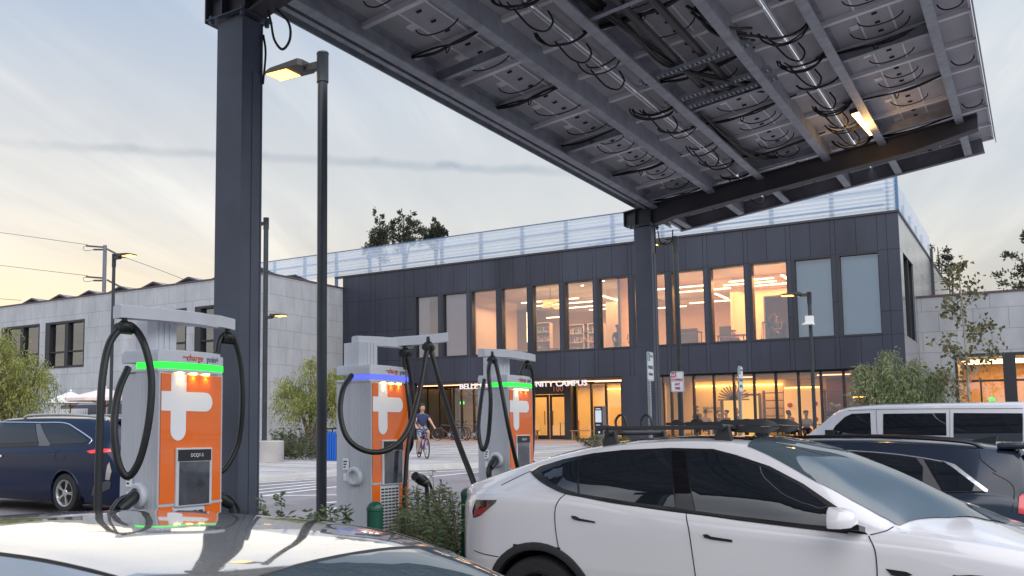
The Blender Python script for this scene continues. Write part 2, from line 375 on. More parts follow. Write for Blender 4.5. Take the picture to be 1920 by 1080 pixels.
# ---------------------------------------------------------------- main building
panel = mat('dark_panel', (.030, .033, .050), .30, metal=.0, var=.42, scale=.35, bump=.06, bscale=3, stretch=(1.2, 1.2, .25), spec=.5)
backing = mat('panel_gap', (.012, .012, .014), .8)
framem = mat('window_frame', (.022, .022, .026), .4)
glass_up = glassmat('clear_glazing', (.92, .90, .92), 1.5, .17, warp=.02)
glass_gr = glassmat('shopfront_glazing', (.93, .91, .88), 1.5, .06, warp=.03)
roofm = mat('roof_membrane', (.35, .35, .36), .8)
screenm = None
def screen_mat():
    m = bpy.data.materials.new('perforated_screen'); m.use_nodes = True; nt = m.node_tree; p = nt.nodes['Principled BSDF']; out = nt.nodes['Material Output']
    p.inputs['Base Color'].default_value = (.66, .72, .80, 1); p.inputs['Roughness'].default_value = .45; p.inputs['Metallic'].default_value = .2
    tr = nn(nt, 'ShaderNodeBsdfTransparent'); tl = nn(nt, 'ShaderNodeBsdfTranslucent'); tl.inputs[0].default_value = (.80, .86, .92, 1)
    m1 = nn(nt, 'ShaderNodeMixShader'); m1.inputs[0].default_value = .5; m2 = nn(nt, 'ShaderNodeMixShader'); m2.inputs[0].default_value = .30
    nt.links.new(p.outputs[0], m1.inputs[1]); nt.links.new(tl.outputs[0], m1.inputs[2]); nt.links.new(m1.outputs[0], m2.inputs[1]); nt.links.new(tr.outputs[0], m2.inputs[2]); nt.links.new(m2.outputs[0], out.inputs['Surface'])
    return m
screenm = screen_mat()
YB, XL, XR_, ZO, ZS, ZH, ZR = 42.5, -31.65, -4.23, 4.18, 5.55, 8.78, 10.32
GB = 1.17                                             # finished floor
BX = thing('community_center', (-18, 50, 1.0), 'two storey dark panel clad community building with lit windows and pale rooftop screen', 'building')
WL = [-26.77+1.70*i for i in range(13)]; WW = 1.36     # glass left edges
# cladding panels, real joints between them
b = MB(); gap = .012; y0, y1 = YB, YB+.06
def pan(x0, x1, z0, z1):
    if x1-x0 > .03 and z1-z0 > .03: b.box(x0+gap/2, x1-gap/2, y0, y1, z0+gap/2, z1-gap/2)
fx = [(w-.14, w+WW+.02) for w in WL]                   # openings with reveal
cols = []
x = XL
while x < fx[0][0]-.3: cols.append((x, min(x+.78, fx[0][0]))) if (len(cols) % 3) else cols.append((x, min(x+.34, fx[0][0]))); x = cols[-1][1]
for a, c in cols:                                      # solid left bay, full height
    for z0, z1 in ((ZO-3.0, ZO), (ZO, ZS-.08), (ZS-.08, 7.1), (7.1, ZH+.08), (ZH+.08, ZR)): pan(a, c, z0, z1)
    if False: pass
for i, (a, c) in enumerate(fx):
    m = (a+c)/2
    for z0, z1 in ((ZO, ZS-.08), (ZH+.08, ZR)): pan(a, m, z0, z1); pan(m, c, z0, z1)
    e = fx[i+1][0] if i < 12 else XR_
    for z0, z1 in ((ZO, ZS-.08), (ZS-.08, 6.4+.5*(i % 2)), (6.4+.5*(i % 2), ZH+.08), (ZH+.08, ZR)):
        if i < 12: pan(c, e, z0, z1)
        else: pan(c, c+.33, z0, z1); pan(c+.33, e, z0, z1)
b.build('cladding', panel, BX)
# side wall: same cladding, its sky sheen put into a paler metallic colour
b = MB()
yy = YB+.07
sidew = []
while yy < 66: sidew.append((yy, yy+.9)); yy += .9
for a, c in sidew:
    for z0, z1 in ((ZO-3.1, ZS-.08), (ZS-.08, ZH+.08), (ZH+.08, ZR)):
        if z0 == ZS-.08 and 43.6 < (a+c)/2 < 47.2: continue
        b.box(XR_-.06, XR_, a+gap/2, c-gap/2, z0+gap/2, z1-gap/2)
b.build('side_cladding', mat('sky_sheen_panel', (.40, .41, .43), .20, metal=.75, var=.14, scale=.6, bump=.05, bscale=2, stretch=(1, 1, .2)), BX)
b = MB()                                               # structure behind the cladding
yb = YB+.06
b.box(XL, fx[0][0], yb, yb+.2, ZO-3.0, ZR)
b.box(fx[0][0], XR_-.06, yb, yb+.2, ZH+.08, ZR); b.box(fx[0][0], XR_-.06, yb, yb+.2, ZO, ZS-.08)
for i in range(12): b.box(fx[i][1], fx[i+1][0], yb, yb+.2, ZS-.08, ZH+.08)
b.box(fx[12][1], XR_-.06, yb, yb+.2, ZS-.08, ZH+.08)
b.box(XR_-.26, XR_-.06, yb+.2, 43.6, .8, ZR); b.box(XR_-.26, XR_-.06, 47.2, 66, .8, ZR); b.box(XR_-.26, XR_-.06, 43.6, 47.2, .8, ZS-.08); b.box(XR_-.26, XR_-.06, 43.6, 47.2, ZH+.08, ZR)
b.build('wall_core', backing, BX)
b = MB(); b.box(-32.2, XR_+.05, YB-.06, YB+.3, ZR, ZR+.09); b.box(XR_-.25, XR_+.05, YB+.3, 66, ZR, ZR+.09); b.build('parapet_cap', mat('cap_flashing', (.035, .035, .04), .4), BX)
b = MB(); b.box(-38.3, XR_-.26, 43.2, 66, 9.75, 9.9); b.build('roof', roofm, BX)
# windows: frame with deep left reveal, pane
for i, w in enumerate(WL):
    a, c = fx[i]; b = MB()
    b.box(a, w-.01, YB-.005, YB+.42, ZS-.08, ZH+.08); b.box(c-.02, c, YB-.005, YB+.42, ZS-.08, ZH+.08)
    b.box(w-.01, c-.02, YB-.005, YB+.42, ZH, ZH+.08); b.box(w-.01, c-.02, YB-.03, YB+.42, ZS-.08, ZS)
    f = b.build('window', framem, BX)
    q = MB(); q.box(w-.01, c-.02, YB+.16, YB+.172, ZS, ZH); q.build('pane', glass_up, f)
q = MB(); q.box(XR_-.2, XR_-.19, 43.6, 47.2, ZS-.08, ZH+.08); q.cm = 1
for y in (43.6, 45.3, 47.12): q.box(XR_-.25, XR_-.02, y, y+.09, ZS-.08, ZH+.08)
q.build('side_window', [mat('side_glass', (.02, .03, .05), .05), framem], BX)
# ---------------------------------------------------------------- rooms behind the glass
wallw = mat('room_wall', (.78, .60, .42), .8); ceil = mat('room_ceiling', (.62, .55, .46), .8); floorw = mat('room_floor', (.32, .24, .18), .6)
glowm = emat('strip_light', (1.0, .72, .36), 9.); glowd = emat('downlight', (1, .8, .5), 25.)
ZF, ZC = ZO+.75, 9.05
b = MB(); b.box(-31.3, XR_-.3, YB+.28, 55, ZO+.02, ZF); b.build('upper_floor', floorw, BX)
b = MB(); b.box(-31.3, XR_-.3, YB+.28, 55, ZC, ZC+.1); b.build('upper_ceiling', ceil, BX)
b = MB(); b.box(-31.3, XR_-.3, 54, 54.15, ZF, ZC)
b.build('back_wall', wallw, BX)
b = MB()
for x, y0_, y1_ in ((-24.6, 43.2, 50), (-15.9, 43.2, 47.5), (-11.9, 47.5, 54), (-8.26, 42.9, 54), (-31.2, 43, 54)): b.box(x-.06, x+.06, y0_, y1_, ZF, ZC)
b.box(-31.1, -24.7, 46.2, 46.3, ZF, ZC); b.box(-18.2, -15.96, 47.5, 47.62, ZF, ZC); b.box(-11.84, -10.4, 47.6, 47.72, ZF, ZC); b.box(-9.4, -8.32, 47.6, 47.72, ZF, ZC); b.box(-10.4, -9.4, 47.6, 47.72, 8.0, ZC)
b.build('partition', wallw, BX)
b = MB()                                               # dark door and glazed screens on the back wall
for x0, x1 in ((-10.4, -9.4),): b.box(x0-.06, x0, 47.55, 47.75, ZF, 8.06); b.box(x1, x1+.06, 47.55, 47.75, ZF, 8.06); b.box(x0, x1, 47.55, 47.75, 8.0, 8.06)
for x0, x1 in ((-14.2, -12.9), (-16.5, -15.4), (-11.6, -10.8)): b.box(x0, x1, 53.9, 53.96, ZF, 7.4)
b.build('interior_door', mat('interior_frame', (.06, .05, .05), .5), BX)
b = MB()                                               # bookshelves
for X0, Yy in ((-22.6, 47.6), (-21.2, 49.5), (-20.3, 49.5)):
    b = MB(); b.box(X0, X0+.05, Yy, Yy+.35, ZF, ZF+2.6); b.box(X0+1.15, X0+1.2, Yy, Yy+.35, ZF, ZF+2.6); b.box(X0, X0+1.2, Yy+.33, Yy+.36, ZF, ZF+2.6)
    for k in range(6): b.box(X0+.05, X0+1.15, Yy, Yy+.33, ZF+.1+k*.5, ZF+.14+k*.5)
    b.build('bookshelf', mat('shelf_wood', (.55, .43, .32), .6), BX)
b = MB(); bk = random.Random(3)
for X0, Yy in ((-22.6, 47.6), (-21.2, 49.5), (-20.3, 49.5)):
    for k in range(5):
        x = X0+.08
        while x < X0+1.1:
            w = bk.uniform(.03, .06)
            if bk.random() < .75: b.box(x, x+w-.004, Yy+.05, Yy+.28, ZF+.141+k*.5, ZF+.36+k*.5+bk.uniform(-.05, .05), mi=bk.randrange(4))
            x += w
b.build('book', [mat('book%d' % i, c, .6) for i, c in enumerate(((.35, .10, .08), (.12, .16, .30), (.5, .45, .35), (.10, .2, .12)))], BX, kind='stuff')
b = MB(); rr = random.Random(5)                        # linear ceiling lights
for x, y, l, ax in ((-20.5, 45.6, 3.2, 'x'), (-20.2, 47.2, 3.6, 'x'), (-19.6, 49.0, 3.0, 'x'), (-17.6, 46.4, 2.4, 'y'), (-18.4, 50.5, 3.8, 'x'), (-16.9, 52, 3, 'x'), (-13.6, 45.0, 2.6, 'x'), (-13.2, 46.6, 3.0, 'x'), (-12.8, 49.2, 2.2, 'y'), (-13.4, 51, 3.0, 'x'), (-10.3, 44.6, 1.9, 'x'), (-10.6, 45.6, 2.3, 'x'), (-8.9, 44.7, 1.4, 'y'), (-10.0, 46.6, 1.8, 'x'), (-23.2, 52.6, 1.3, 'x')):
    if ax == 'x': b.box(x-l/2, x+l/2, y-.05, y+.05, 8.42, 8.47)
    else: b.box(x-.05, x+.05, y-l/2, y+l/2, 8.42, 8.47)
b.box(-22.75, -22.66, 47.55, 47.62, ZF+1.6, 8.2)       # lit shelf edge
b.each('ceiling_light', glowm, BX)
b = MB()
for x, y in ((-20.9, 43.8), (-19.2, 43.9), (-17.8, 43.7), (-17.2, 44.6), (-18.6, 45.4), (-21.6, 44.4)): b.lathe([(.07, ZC-.012), (.07, ZC+.02)], (x, y, 0), n=10)
b.each('downlight', glowd, BX)
# roller shades in the last two windows, mirrored sky put into their blue
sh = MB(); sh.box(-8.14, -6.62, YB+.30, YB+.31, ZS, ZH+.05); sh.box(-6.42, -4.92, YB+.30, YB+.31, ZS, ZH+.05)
sh.each('roller_shade', mat('sky_blue_cloth', (.46, .78, .90), .8), BX)
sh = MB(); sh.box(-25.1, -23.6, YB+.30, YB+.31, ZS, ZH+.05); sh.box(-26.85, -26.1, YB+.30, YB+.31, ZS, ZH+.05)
sh.each('roller_shade', mat('sky_pink_cloth', (.72, .62, .66), .8), BX)  # pinkish sky reflection of these windows put into the cloth colour
# ---------------------------------------------------------------- ground floor
gw = mat('lobby_wall', (.80, .62, .36), .8); stone = mat('soffit', (.30, .24, .20), .7)
ZG = GB
YE = 44.6                                              # recessed entrance glazing
b = MB(); b.box(-31.3, XR_-.3, YB+.26, 56, ZG-.15, ZG); b.build('ground_floor', mat('lobby_floor', (.40, .31, .25), .5), BX)
b = MB(); b.box(-27.35, -15.6, YB+.26, 55, ZO-.10, ZO+.01); b.box(-15.6, XR_-.3, YB+.5, 55, ZO-.1, ZO+.01); b.build('soffit', stone, BX)
b = MB(); b.box(-15.62, -14.2, YB-.02, YB+.5, .9, ZO); b.box(-15.62, -15.4, YB+.5, 48, .9, ZO-.1); b.box(-27.6, -27.36, YB+.06, 48, .9, ZO-.1); b.each('pier', panel, BX)
b = MB(); b.box(-31.2, -25.4, 49.8, 50, ZG, ZO-.1); b.box(-25.4, -15.5, 48.6, 48.8, ZG, ZO-.1); b.box(-15.4, XR_-.3, 48.2, 48.4, ZG, ZO-.1); b.build('lobby_back_wall', gw, BX)
b = MB(); gx = [-27.36, -26.6, -25.9, -25.25, -24.5, -23.75, -23.0, -22.3, -21.55]
gx2 = [-18.75, -17.95, -17.2, -16.4, -15.66]
for x in gx+gx2: b.box(x-.04, x+.04, YE-.02, YE+.14, ZG, ZO-.1)
for x0, x1 in ((gx[0], gx[-1]), (gx2[0], gx2[-1])): b.box(x0, x1, YE-.01, YE+.12, ZG, ZG+.12); b.box(x0, x1, YE-.01, YE+.12, ZO-.2, ZO-.1)
f = b.build('shopfront', framem, BX); q = MB(); q.box(gx[0], gx[-1], YE+.05, YE+.06, ZG+.12, ZO-.2); q.box(gx2[0], gx2[-1], YE+.05, YE+.06, ZG+.12, ZO-.2); q.build('pane', glass_gr, f)
# entrance portal with a pair of doors
b = MB(); b.box(-21.5, -21.15, YE-.5, YE+.2, ZG, ZO-.1); b.box(-19.15, -18.8, YE-.5, YE+.2, ZG, ZO-.1); b.box(-21.15, -19.15, YE-.5, YE+.2, ZG+2.35, ZO-.1)
f = b.build('entrance', mat('portal', (.035, .032, .032), .4), BX)
for x0, x1 in ((-21.13, -20.17), (-20.13, -19.17)):
    b = MB(); b.box(x0, x0+.12, YE-.05, YE, ZG+.02, ZG+2.33); b.box(x1-.12, x1, YE-.05, YE, ZG+.02, ZG+2.33); b.box(x0+.12, x1-.12, YE-.05, YE, ZG+.02, ZG+.28); b.box(x0+.12, x1-.12, YE-.05, YE, ZG+2.2, ZG+2.33)
    b.bar((x1-.2 if x0 < -21 else x0+.2, YE-.12, ZG+.8), (x1-.2 if x0 < -21 else x0+.2, YE-.12, ZG+1.5), .03, .03)
    b.cm = 1; b.box(x0+.12, x1-.12, YE-.03, YE-.022, ZG+.28, ZG+2.2)
    b.build('door', [framem, glass_gr], f)
b = MB()                                               # right-hand curtain wall
gm = [-14.2, -13.48, -12.49, -11.62, -10.78, -9.95, -9.08, -8.2, -7.34, -6.5, -5.66, -4.75]
YG = YB+.42
for x in gm: b.box(x-.045, x+.045, YG-.06, YG+.1, .95, ZO)
b.box(gm[0], XR_, YG-.05, YG+.1, ZO-.06, ZO); b.box(gm[0], XR_, YG-.05, YG+.1, .95, 1.2)
f = b.build('curtain_wall', framem, BX); q = MB(); q.box(gm[0], XR_-.05, YG+.02, YG+.03, 1.2, ZO-.06); q.build('pane', glass_gr, f)
b = MB(); b.box(-4.75, XR_-.06, YB+.02, YB+.5, .9, ZO); b.build('corner_pier', panel, BX)
# things seen through it: stair, shelves, alcoves, doors
b = MB(); stm = mat('stair_steel', (.05, .045, .04), .5)
for k in range(14): b.box(-26.6+k*.26, -26.3+k*.26, 46.6, 47.7, ZG+2.95-k*.2, ZG+2.99-k*.2)
for yy in (46.55, 47.7):
    b.bar((-26.7, yy, ZG+3.0), (-22.9, yy, ZG+.05), .05, .22)
    for hh in (.35, .6, .85): b.bar((-26.7, yy, ZG+3.0+hh), (-22.9, yy, ZG+.05+hh), .03, .03)
    for k in range(8): b.bar((-26.6+k*.52, yy, ZG+2.95-k*.405), (-26.6+k*.52, yy, ZG+3.85-k*.405), .03, .03)
b.build('staircase', stm, BX)
b = MB()
for X0, X1 in ((-10.6, -9.7), (-8.0, -6.9)):
    for k in range(7): b.box(X0, X1, 47.2, 47.6, ZG+.1+k*.36, ZG+.14+k*.36)
    for x in (X0, X1): b.box(x, x+.04, 47.2, 47.6, ZG, ZG+2.4)
b.box(-5.0, -4.6, 44, 48, ZG, ZO-.1)
b.build('bookshelf', mat('brown_shelf', (.16, .09, .06), .6), BX)
b = MB(); b.box(-9.6, -8.05, 46.9, 47.0, ZG+.2, ZG+2.45); b.build('display_panel', mat('display_panel', (.85, .60, .30), .7, emit=(1, .55, .18), es=.55), BX)
b = MB(); b.box(-8.0, -4.8, 48.0, 48.19, ZG, ZO-.1); b.build('timber_wall', mat('red_timber', (.24, .085, .045), .6, var=.2, scale=3), BX)
b = MB()
for cx in (-12.0, -6.2):
    b = MB()
    for k in range(15):
        a0 = math.pi*k/14; b.bar((cx, 47.6, ZG+2.0), (cx+.72*math.cos(a0), 47.6, ZG+2.0+.72*math.sin(a0)), .07, .03, up=(0, 1, 0))
    b.build('fan_arch', mat('arch_slats', (.12, .08, .05), .6), BX)
b = MB(); b.box(-12.7, -12.6, 47.9, 48.15, ZG, ZG+2.0); b.box(-10.95, -10.88, 47.9, 48.15, ZG, ZG+2.3); b.box(-12.6, -10.95, 47.9, 48.15, ZG+2.2, ZG+2.28); b.build('doorway', mat('doorway_trim', (.09, .06, .04), .6), BX)
b = MB(); b.box(-12.6, -10.97, 48.1, 48.18, ZG, ZG+2.18); b.build('lit_opening', emat('lit_opening', (1.0, .55, .14), 1.25), BX)
b = MB(); b.box(-14.0, -9.9, 48.05, 48.15, ZO-.34, ZO-.28); b.box(-25.3, -21.6, 48.4, 48.5, ZO-.34, ZO-.28); b.box(-18.7, -15.7, 48.4, 48.5, ZO-.34, ZO-.28); b.box(-9.55, -8.1, 46.86, 46.9, ZG+2.46, ZG+2.5); b.box(-6.9, -5.5, 47.55, 47.62, ZG+1.98, ZG+2.04)
b.each('cove_light', emat('cove_light', (1.0, .50, .10), 11.), BX)
b = MB()
for x0, x1, y in ((-27.2, -24.6, 43.3), (-24.0, -21.2, 43.5), (-20.6, -18.2, 43.2), (-18.0, -15.8, 43.6), (-17.6, -15.9, 44.2)): b.box(x0, x1, y-.03, y+.03, ZO-.135, ZO-.10)
for x0, x1, y in ((-10.9, -10.2, 44), (-7.7, -6.4, 44.2)): b.box(x0, x1, y-.03, y+.03, ZO-.16, ZO-.12)
b.each('soffit_light', emat('soffit_light', (1.0, .40, .22), 5.), BX)
b = MB()
for x, z in ((-9.35, 2.85), (-8.3, 2.9), (-9.3, 2.2), (-8.3, 2.2)): b.ball((x, 46.85, z), .12)
b.each('paper_flower', mat('red_paper', (.6, .04, .05), .7), BX)
b = MB(); b.ball((-16.5, 45.6, 2.1), .14, sc=(1.6, .3, .8)); b.build('neon_sign', emat('red_neon', (1, .03, .03), 6.), BX)
b = MB(); b.box(-26.25, -26.0, 46.2, 46.25, 3.15, 3.3); b.box(-12.0, -11.8, 53.85, 53.88, 7.2, 7.38); b.each('exit_light', emat('green_exit', (.05, 1., .2), 3.), BX)
# entrance lettering
wl = mat('white_letters', (.82, .80, .78), .5, emit=(1, .8, .7), es=.25)
text('lettering', 'BELLE HAVEN COMMUNITY CAMPUS', .37, wl, BX, (-24.15, YB-.02, ZO-.37), ROT_MY, .03, sx=1.125, bold=.007)
text('street_number', '100', .40, mat('number_letters', (.70, .45, .35), .5), BX, (-19.75, YE-.55, ZG+2.46), ROT_MY, .03)
text('wall_lettering', 'Belle Haven Park\nSenior Center', .17, mat('wall_ink', (.05, .05, .05), .6), BX, (-13.6, 48.17, 2.75), ROT_MY, .01)
text('wall_lettering', 'BELLE\nHAVEN', .28, mat('red_ink', (.7, .10, .12), .6), BX, (-13.3, 53.9, 6.3), ROT_MY, .01)
# pools of real lamp light in the rooms
def area(name, loc, sx, sy, e, col, rot=(0, 0, 0)):
    l = bpy.data.lights.new(name, 'AREA'); l.shape = 'RECTANGLE'; l.size = sx; l.size_y = sy; l.energy = e; l.color = col
    o = bpy.data.objects.new(name, l); COL.objects.link(o); o.location = loc; o.rotation_euler = rot; return o
WARM = (1, .50, .17)
area('library_lamp', (-19.5, 48, 8.38), 6, 5, 500, (1, .60, .28)); area('meeting_room_lamp', (-13.5, 48, 8.38), 4, 6, 600, WARM); area('studio_lamp', (-10.1, 45.4, 8.38), 3, 4, 460, (1, .50, .17))
area('study_lamp', (-23.2, 46, 8.38), 2, 3, 90, (1, .66, .42)); area('hall_lamp', (-28, 44.4, 8.8), 4, 2, 12, (1, .8, .7))
area('lobby_lamp', (-23.5, 46.6, ZO-.16), 7, 3, 270, (1, .60, .25)); area('foyer_lamp', (-18, 46.6, ZO-.16), 5, 3, 230, (1, .6, .26)); area('cafe_lamp', (-11.8, 45.8, ZO-.16), 4, 4, 240, (1, .55, .20)); area('lounge_lamp', (-7, 45.8, ZO-.16), 3, 4, 34, (1, .5, .25))
# ---------------------------------------------------------------- rooftop screen and plant
b = MB(); z = ZR+.10; prof = []
k = 0
while z < 11.95: prof.append((YB+.18+(.03 if k % 2 else 0), z)); z += .085; k += 1
top = prof[-1][1]
V_ = []
for y, z in prof: V_ += [(-38.2, y, z), (XR_-.10, y, z)]
b.add(V_, [(2*i, 2*i+1, 2*i+3, 2*i+2) for i in range(len(prof)-1)])
V_ = []
for y, z in prof: V_ += [(XR_-.10-(y-YB-.18), YB+.18, z), (XR_-.10-(y-YB-.18), 57.4, z)]
b.add(V_, [(2*i, 2*i+1, 2*i+3, 2*i+2) for i in range(len(prof)-1)])
b.build('rooftop_screen', screenm, BX)
b = MB(); pm_ = mat('screen_steel', (.10, .19, .32), .5, metal=.2)
for i in range(15): x = -37.3+i*2.35; b.box(x, x+.16, YB+.5, YB+.62, 9.3, 11.9)
for z in (10.75, 11.35): b.box(-38.1, XR_-.5, YB+.42, YB+.5, z, z+.07)
b.box(-38.1, XR_-.1, YB+.16, YB+.24, top, top+.03)
for i in range(6): y = 43.5+i*2.7; b.box(XR_-.5, XR_-.4, y, y+.12, 9.3, 11.9)
b.build('screen_post', pm_, BX)
b = MB(); tk = mat('rooftop_unit', (.20, .30, .44), .6)
for x, y, r in ((-18.6, 46.5, 1.05), (-16.4, 46.8, 1.1), (-17.4, 45.5, .7)): b.lathe([(r, 9.3), (r, 10.75), (r*.85, 11.0), (r*.4, 11.15), (.08, 11.2), (.08, 11.4)], (x, y, 0), n=20)
b.box(-12.5, -5.2, 45.2, 47.5, 9.3, 10.72); b.box(-12, -9, 47.6, 50, 9.3, 11.2); b.box(-28.5, -21.5, 45.5, 48, 9.3, 10.95)
b.each('rooftop_unit', tk, BX, bevel=.05)
# lean ladder and post on the side wall
b = MB(); b.box(XR_, XR_+.12, 55.7, 55.9, 6, 10.9)
for y in (60, 62.4): b.tube([(XR_+.5, y, 7.4), (XR_+.5, y, 10.9)], .035)
for k in range(6): b.tube([(XR_+.1, 60, 8.4+k*.45), (XR_+.5, 60, 8.4+k*.45), (XR_+.5, 62.4, 8.4+k*.45)], .03)
b.each('ladder_rail', mat('dark_steel', (.05, .05, .055), .5, metal=.3), BX)
# ---------------------------------------------------------------- left wing: pale block cladding
def block_mat():
    m = mat('block_wall', (.405, .41, .42), .8, var=.15, scale=1.1, stretch=(1, 1, .35), bump=.15, bscale=14); nt = m.node_tree; bs = nt.nodes['Principled BSDF']
    old = bs.inputs['Base Color'].links[0].from_socket
    tc = nn(nt, 'ShaderNodeTexCoord'); sp = nn(nt, 'ShaderNodeSeparateXYZ'); nt.links.new(tc.outputs['Object'], sp.inputs[0])
    ad = nn(nt, 'ShaderNodeMath', operation='ADD'); nt.links.new(sp.outputs[0], ad.inputs[0]); nt.links.new(sp.outputs[1], ad.inputs[1])
    cx = nn(nt, 'ShaderNodeCombineXYZ'); nt.links.new(ad.outputs[0], cx.inputs[0]); nt.links.new(sp.outputs[2], cx.inputs[1])
    fac = None
    for bw, rh, off in ((1.25, .90, .33), (1.9, 1.15, .0)):
        br = nn(nt, 'ShaderNodeTexBrick'); br.offset = .5; br.inputs['Scale'].default_value = 1; br.inputs['Brick Width'].default_value = bw; br.inputs['Row Height'].default_value = rh; br.inputs['Mortar Size'].default_value = .014; br.inputs['Mortar Smooth'].default_value = .1
        br.inputs['Color1'].default_value = (1, 1, 1, 1); br.inputs['Color2'].default_value = (.93, .93, .94, 1); br.inputs['Mortar'].default_value = (.62, .61, .60, 1)
        mp = nn(nt, 'ShaderNodeVectorMath', operation='ADD'); mp.inputs[1].default_value = (off, off, 0); nt.links.new(cx.outputs[0], mp.inputs[0]); nt.links.new(mp.outputs[0], br.inputs['Vector'])
        mx = nn(nt, 'ShaderNodeMix', data_type='RGBA', blend_type='MULTIPLY'); mx.inputs[0].default_value = 1; nt.links.new(old, mx.inputs[6]); nt.links.new(br.outputs[0], mx.inputs[7]); old = mx.outputs[2]
        break
    nt.links.new(old, bs.inputs['Base Color']); return m
blk = block_mat()
glass_wing = glassmat('coated_glazing', (.9, .88, .9), 1.5, .30)
LW = thing('block_wing', (-45, 40, .9), 'long pale grey block wall wing with dark framed windows left of the dark building', 'building')
YLW, ZLW = 35.87, 9.68
WIN = [(-54.3, -50.3), (-49.68, -45.92), (-41.04, -37.29), (-36.64, -32.9)]
b = MB(); b.box(-90, XL, YLW, 66, -1, 5.48); b.box(-90, XL, YLW, 66, 8.33, ZLW)
ed = [-90]+[v for w in WIN for v in w]+[XL]
for i in range(0, len(ed), 2): b.box(ed[i], ed[i+1], YLW, YLW+.9, 5.48, 8.33)
b.box(XL-.9, XL, YLW+.9, 66, 5.48, 8.33)
b.build('block_wall', blk, LW, fix=True)
b = MB(); b.box(-90, XL+.04, YLW-.04, YLW+.3, ZLW, ZLW+.08); b.box(XL-.3, XL+.04, YLW+.3, YB, ZLW, ZLW+.08); b.build('parapet_cap', mat('dark_flashing', (.09, .06, .06), .5), LW)
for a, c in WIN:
    b = MB(); b.box(a, a+.45, YLW-.03, YLW+.4, 5.48, 8.33); b.box(c-.07, c, YLW-.03, YLW+.4, 5.48, 8.33); b.box(a+.45, c-.07, YLW-.03, YLW+.4, 8.2, 8.33); b.box(a+.45, c-.07, YLW-.03, YLW+.4, 5.48, 5.6)
    m = (a+.45+c)/2; b.box(m-.22, m+.1, YLW-.0, YLW+.4, 5.6, 8.2)
    for x0, x1 in ((a+.45, m-.22), (m+.1, c-.07)): b.box(x0, x1, YLW+.02, YLW+.3, 6.42, 6.5)
    f = b.build('window', framem, LW); q = MB(); q.box(a+.45, m-.22, YLW+.2, YLW+.21, 5.6, 8.2); q.box(m+.1, c-.07, YLW+.2, YLW+.21, 5.6, 8.2); q.build('pane', glass_wing, f)
    q = MB(); q.box(a+.45, c-.07, YLW+.26, YLW+.27, 5.6, 8.2); q.build('window_blind', mat('sky_pink_blind', (.74, .62, .62), .8), LW)  # blind coloured to stand in for pink sky mirrored in the panes
    q = MB(); q.box(a+.6, a+.68, YLW+.235, YLW+.25, 6.9, 7.9); q.build('wall_light', emat('dim_lamp', (1, .7, .45), 1.6), LW)
b = MB(); dpm = mat('pv_dark', (.05, .055, .075), .3)
for x in np.arange(-53.8, -35, 2.86):                   # low tilted solar rows along the parapet
    b.prism([(x, ZLW+.10), (x+1.5, ZLW+.52), (x+1.6, ZLW+.52), (x+2.7, ZLW+.14), (x+2.7, ZLW+.08), (x+1.55, ZLW+.44), (x+.1, ZLW+.08)], YLW+.7, YLW+1.9)
for y in (36.6, 39.4): b.prism([(y, ZLW+.5), (y+2.4, ZLW+.12), (y+2.4, ZLW+.06), (y, ZLW+.42)], XL-2.2, XL-.9, 'x')
b.each('rooftop_solar_panel', dpm, LW)
b = MB(); b.box(-47.9, -44.6, YLW-.06, YLW+.1, .9, 3.2); b.box(-43.6, -40.5, YLW-.06, YLW+.1, .9, 3.2); b.each('service_door', mat('dark_door', (.06, .065, .09), .5), LW)
b = MB(); b.box(-44.3, -39.5, YLW-.5, YLW, 3.75, 3.95); b.build('door_canopy', framem, LW)
# right wing
RW = thing('block_wing', (3, 50, .9), 'pale grey block wall wing with warm lit windows right of the dark building', 'building')
YRW, ZRW = 48.0, 7.5
b = MB(); b.box(XR_+.002, 30, YRW, 66, 4.95, ZRW); b.box(XR_+.002, -2.95, YRW, 66, -1, 4.95); b.box(4.2, 30, YRW, 66, -1, 4.95); b.build('block_wall', blk, RW)
b = MB(); b.box(XR_+.002, 30, YRW-.04, YRW+.3, ZRW, ZRW+.08); b.build('parapet_cap', MATS['dark_flashing'], RW)
b = MB(); q = MB(); e = [(-2.95, -1.22), (-.85, 1.2), (1.5, 4.2)]
b.box(-2.95, 4.2, YRW-.03, YRW+.3, 4.82, 4.95)
for a, c in ((-2.95, -2.86), (-1.26, -.82), (1.1, 1.5), (4.1, 4.2)): b.box(a, c, YRW-.03, YRW+.3, .9, 4.82)
b.box(-2.86, 4.1, YRW+.0, YRW+.2, 3.75, 3.83); b.box(-2.1, -2.04, YRW, YRW+.2, .9, 3.75)
f = b.build('window', framem, RW); q.box(-2.86, 4.1, YRW+.1, YRW+.11, .9, 4.82); q.build('pane', glass_up, f)
b = MB(); b.box(-3.5, 5, 53.2, 53.3, 0, 4.95); b.build('back_wall', mat('orange_room', (.85, .55, .28), .8), RW)
b = MB(); b.box(-3.5, 5, YRW+.9, 53.2, 1, 1.1); b.box(-3.0, 4, 52.2, 53, 1.1, 2.4); b.build('counter', mat('counter', (.10, .07, .06), .6), RW)
b = MB()
for y in (49.4, 50.6, 51.8): b.box(-2.8, 4, y, y+.08, 4.72, 4.77)
b.each('ceiling_light', glowm, RW)
b = MB(); b.box(-2.0, -1.8, 53.1, 53.15, 3.05, 3.2); b.each('exit_light', MATS['green_exit'], RW)
area('side_room_lamp', (0, 50.6, 4.68), 6, 3, 330, (1, .52, .18))
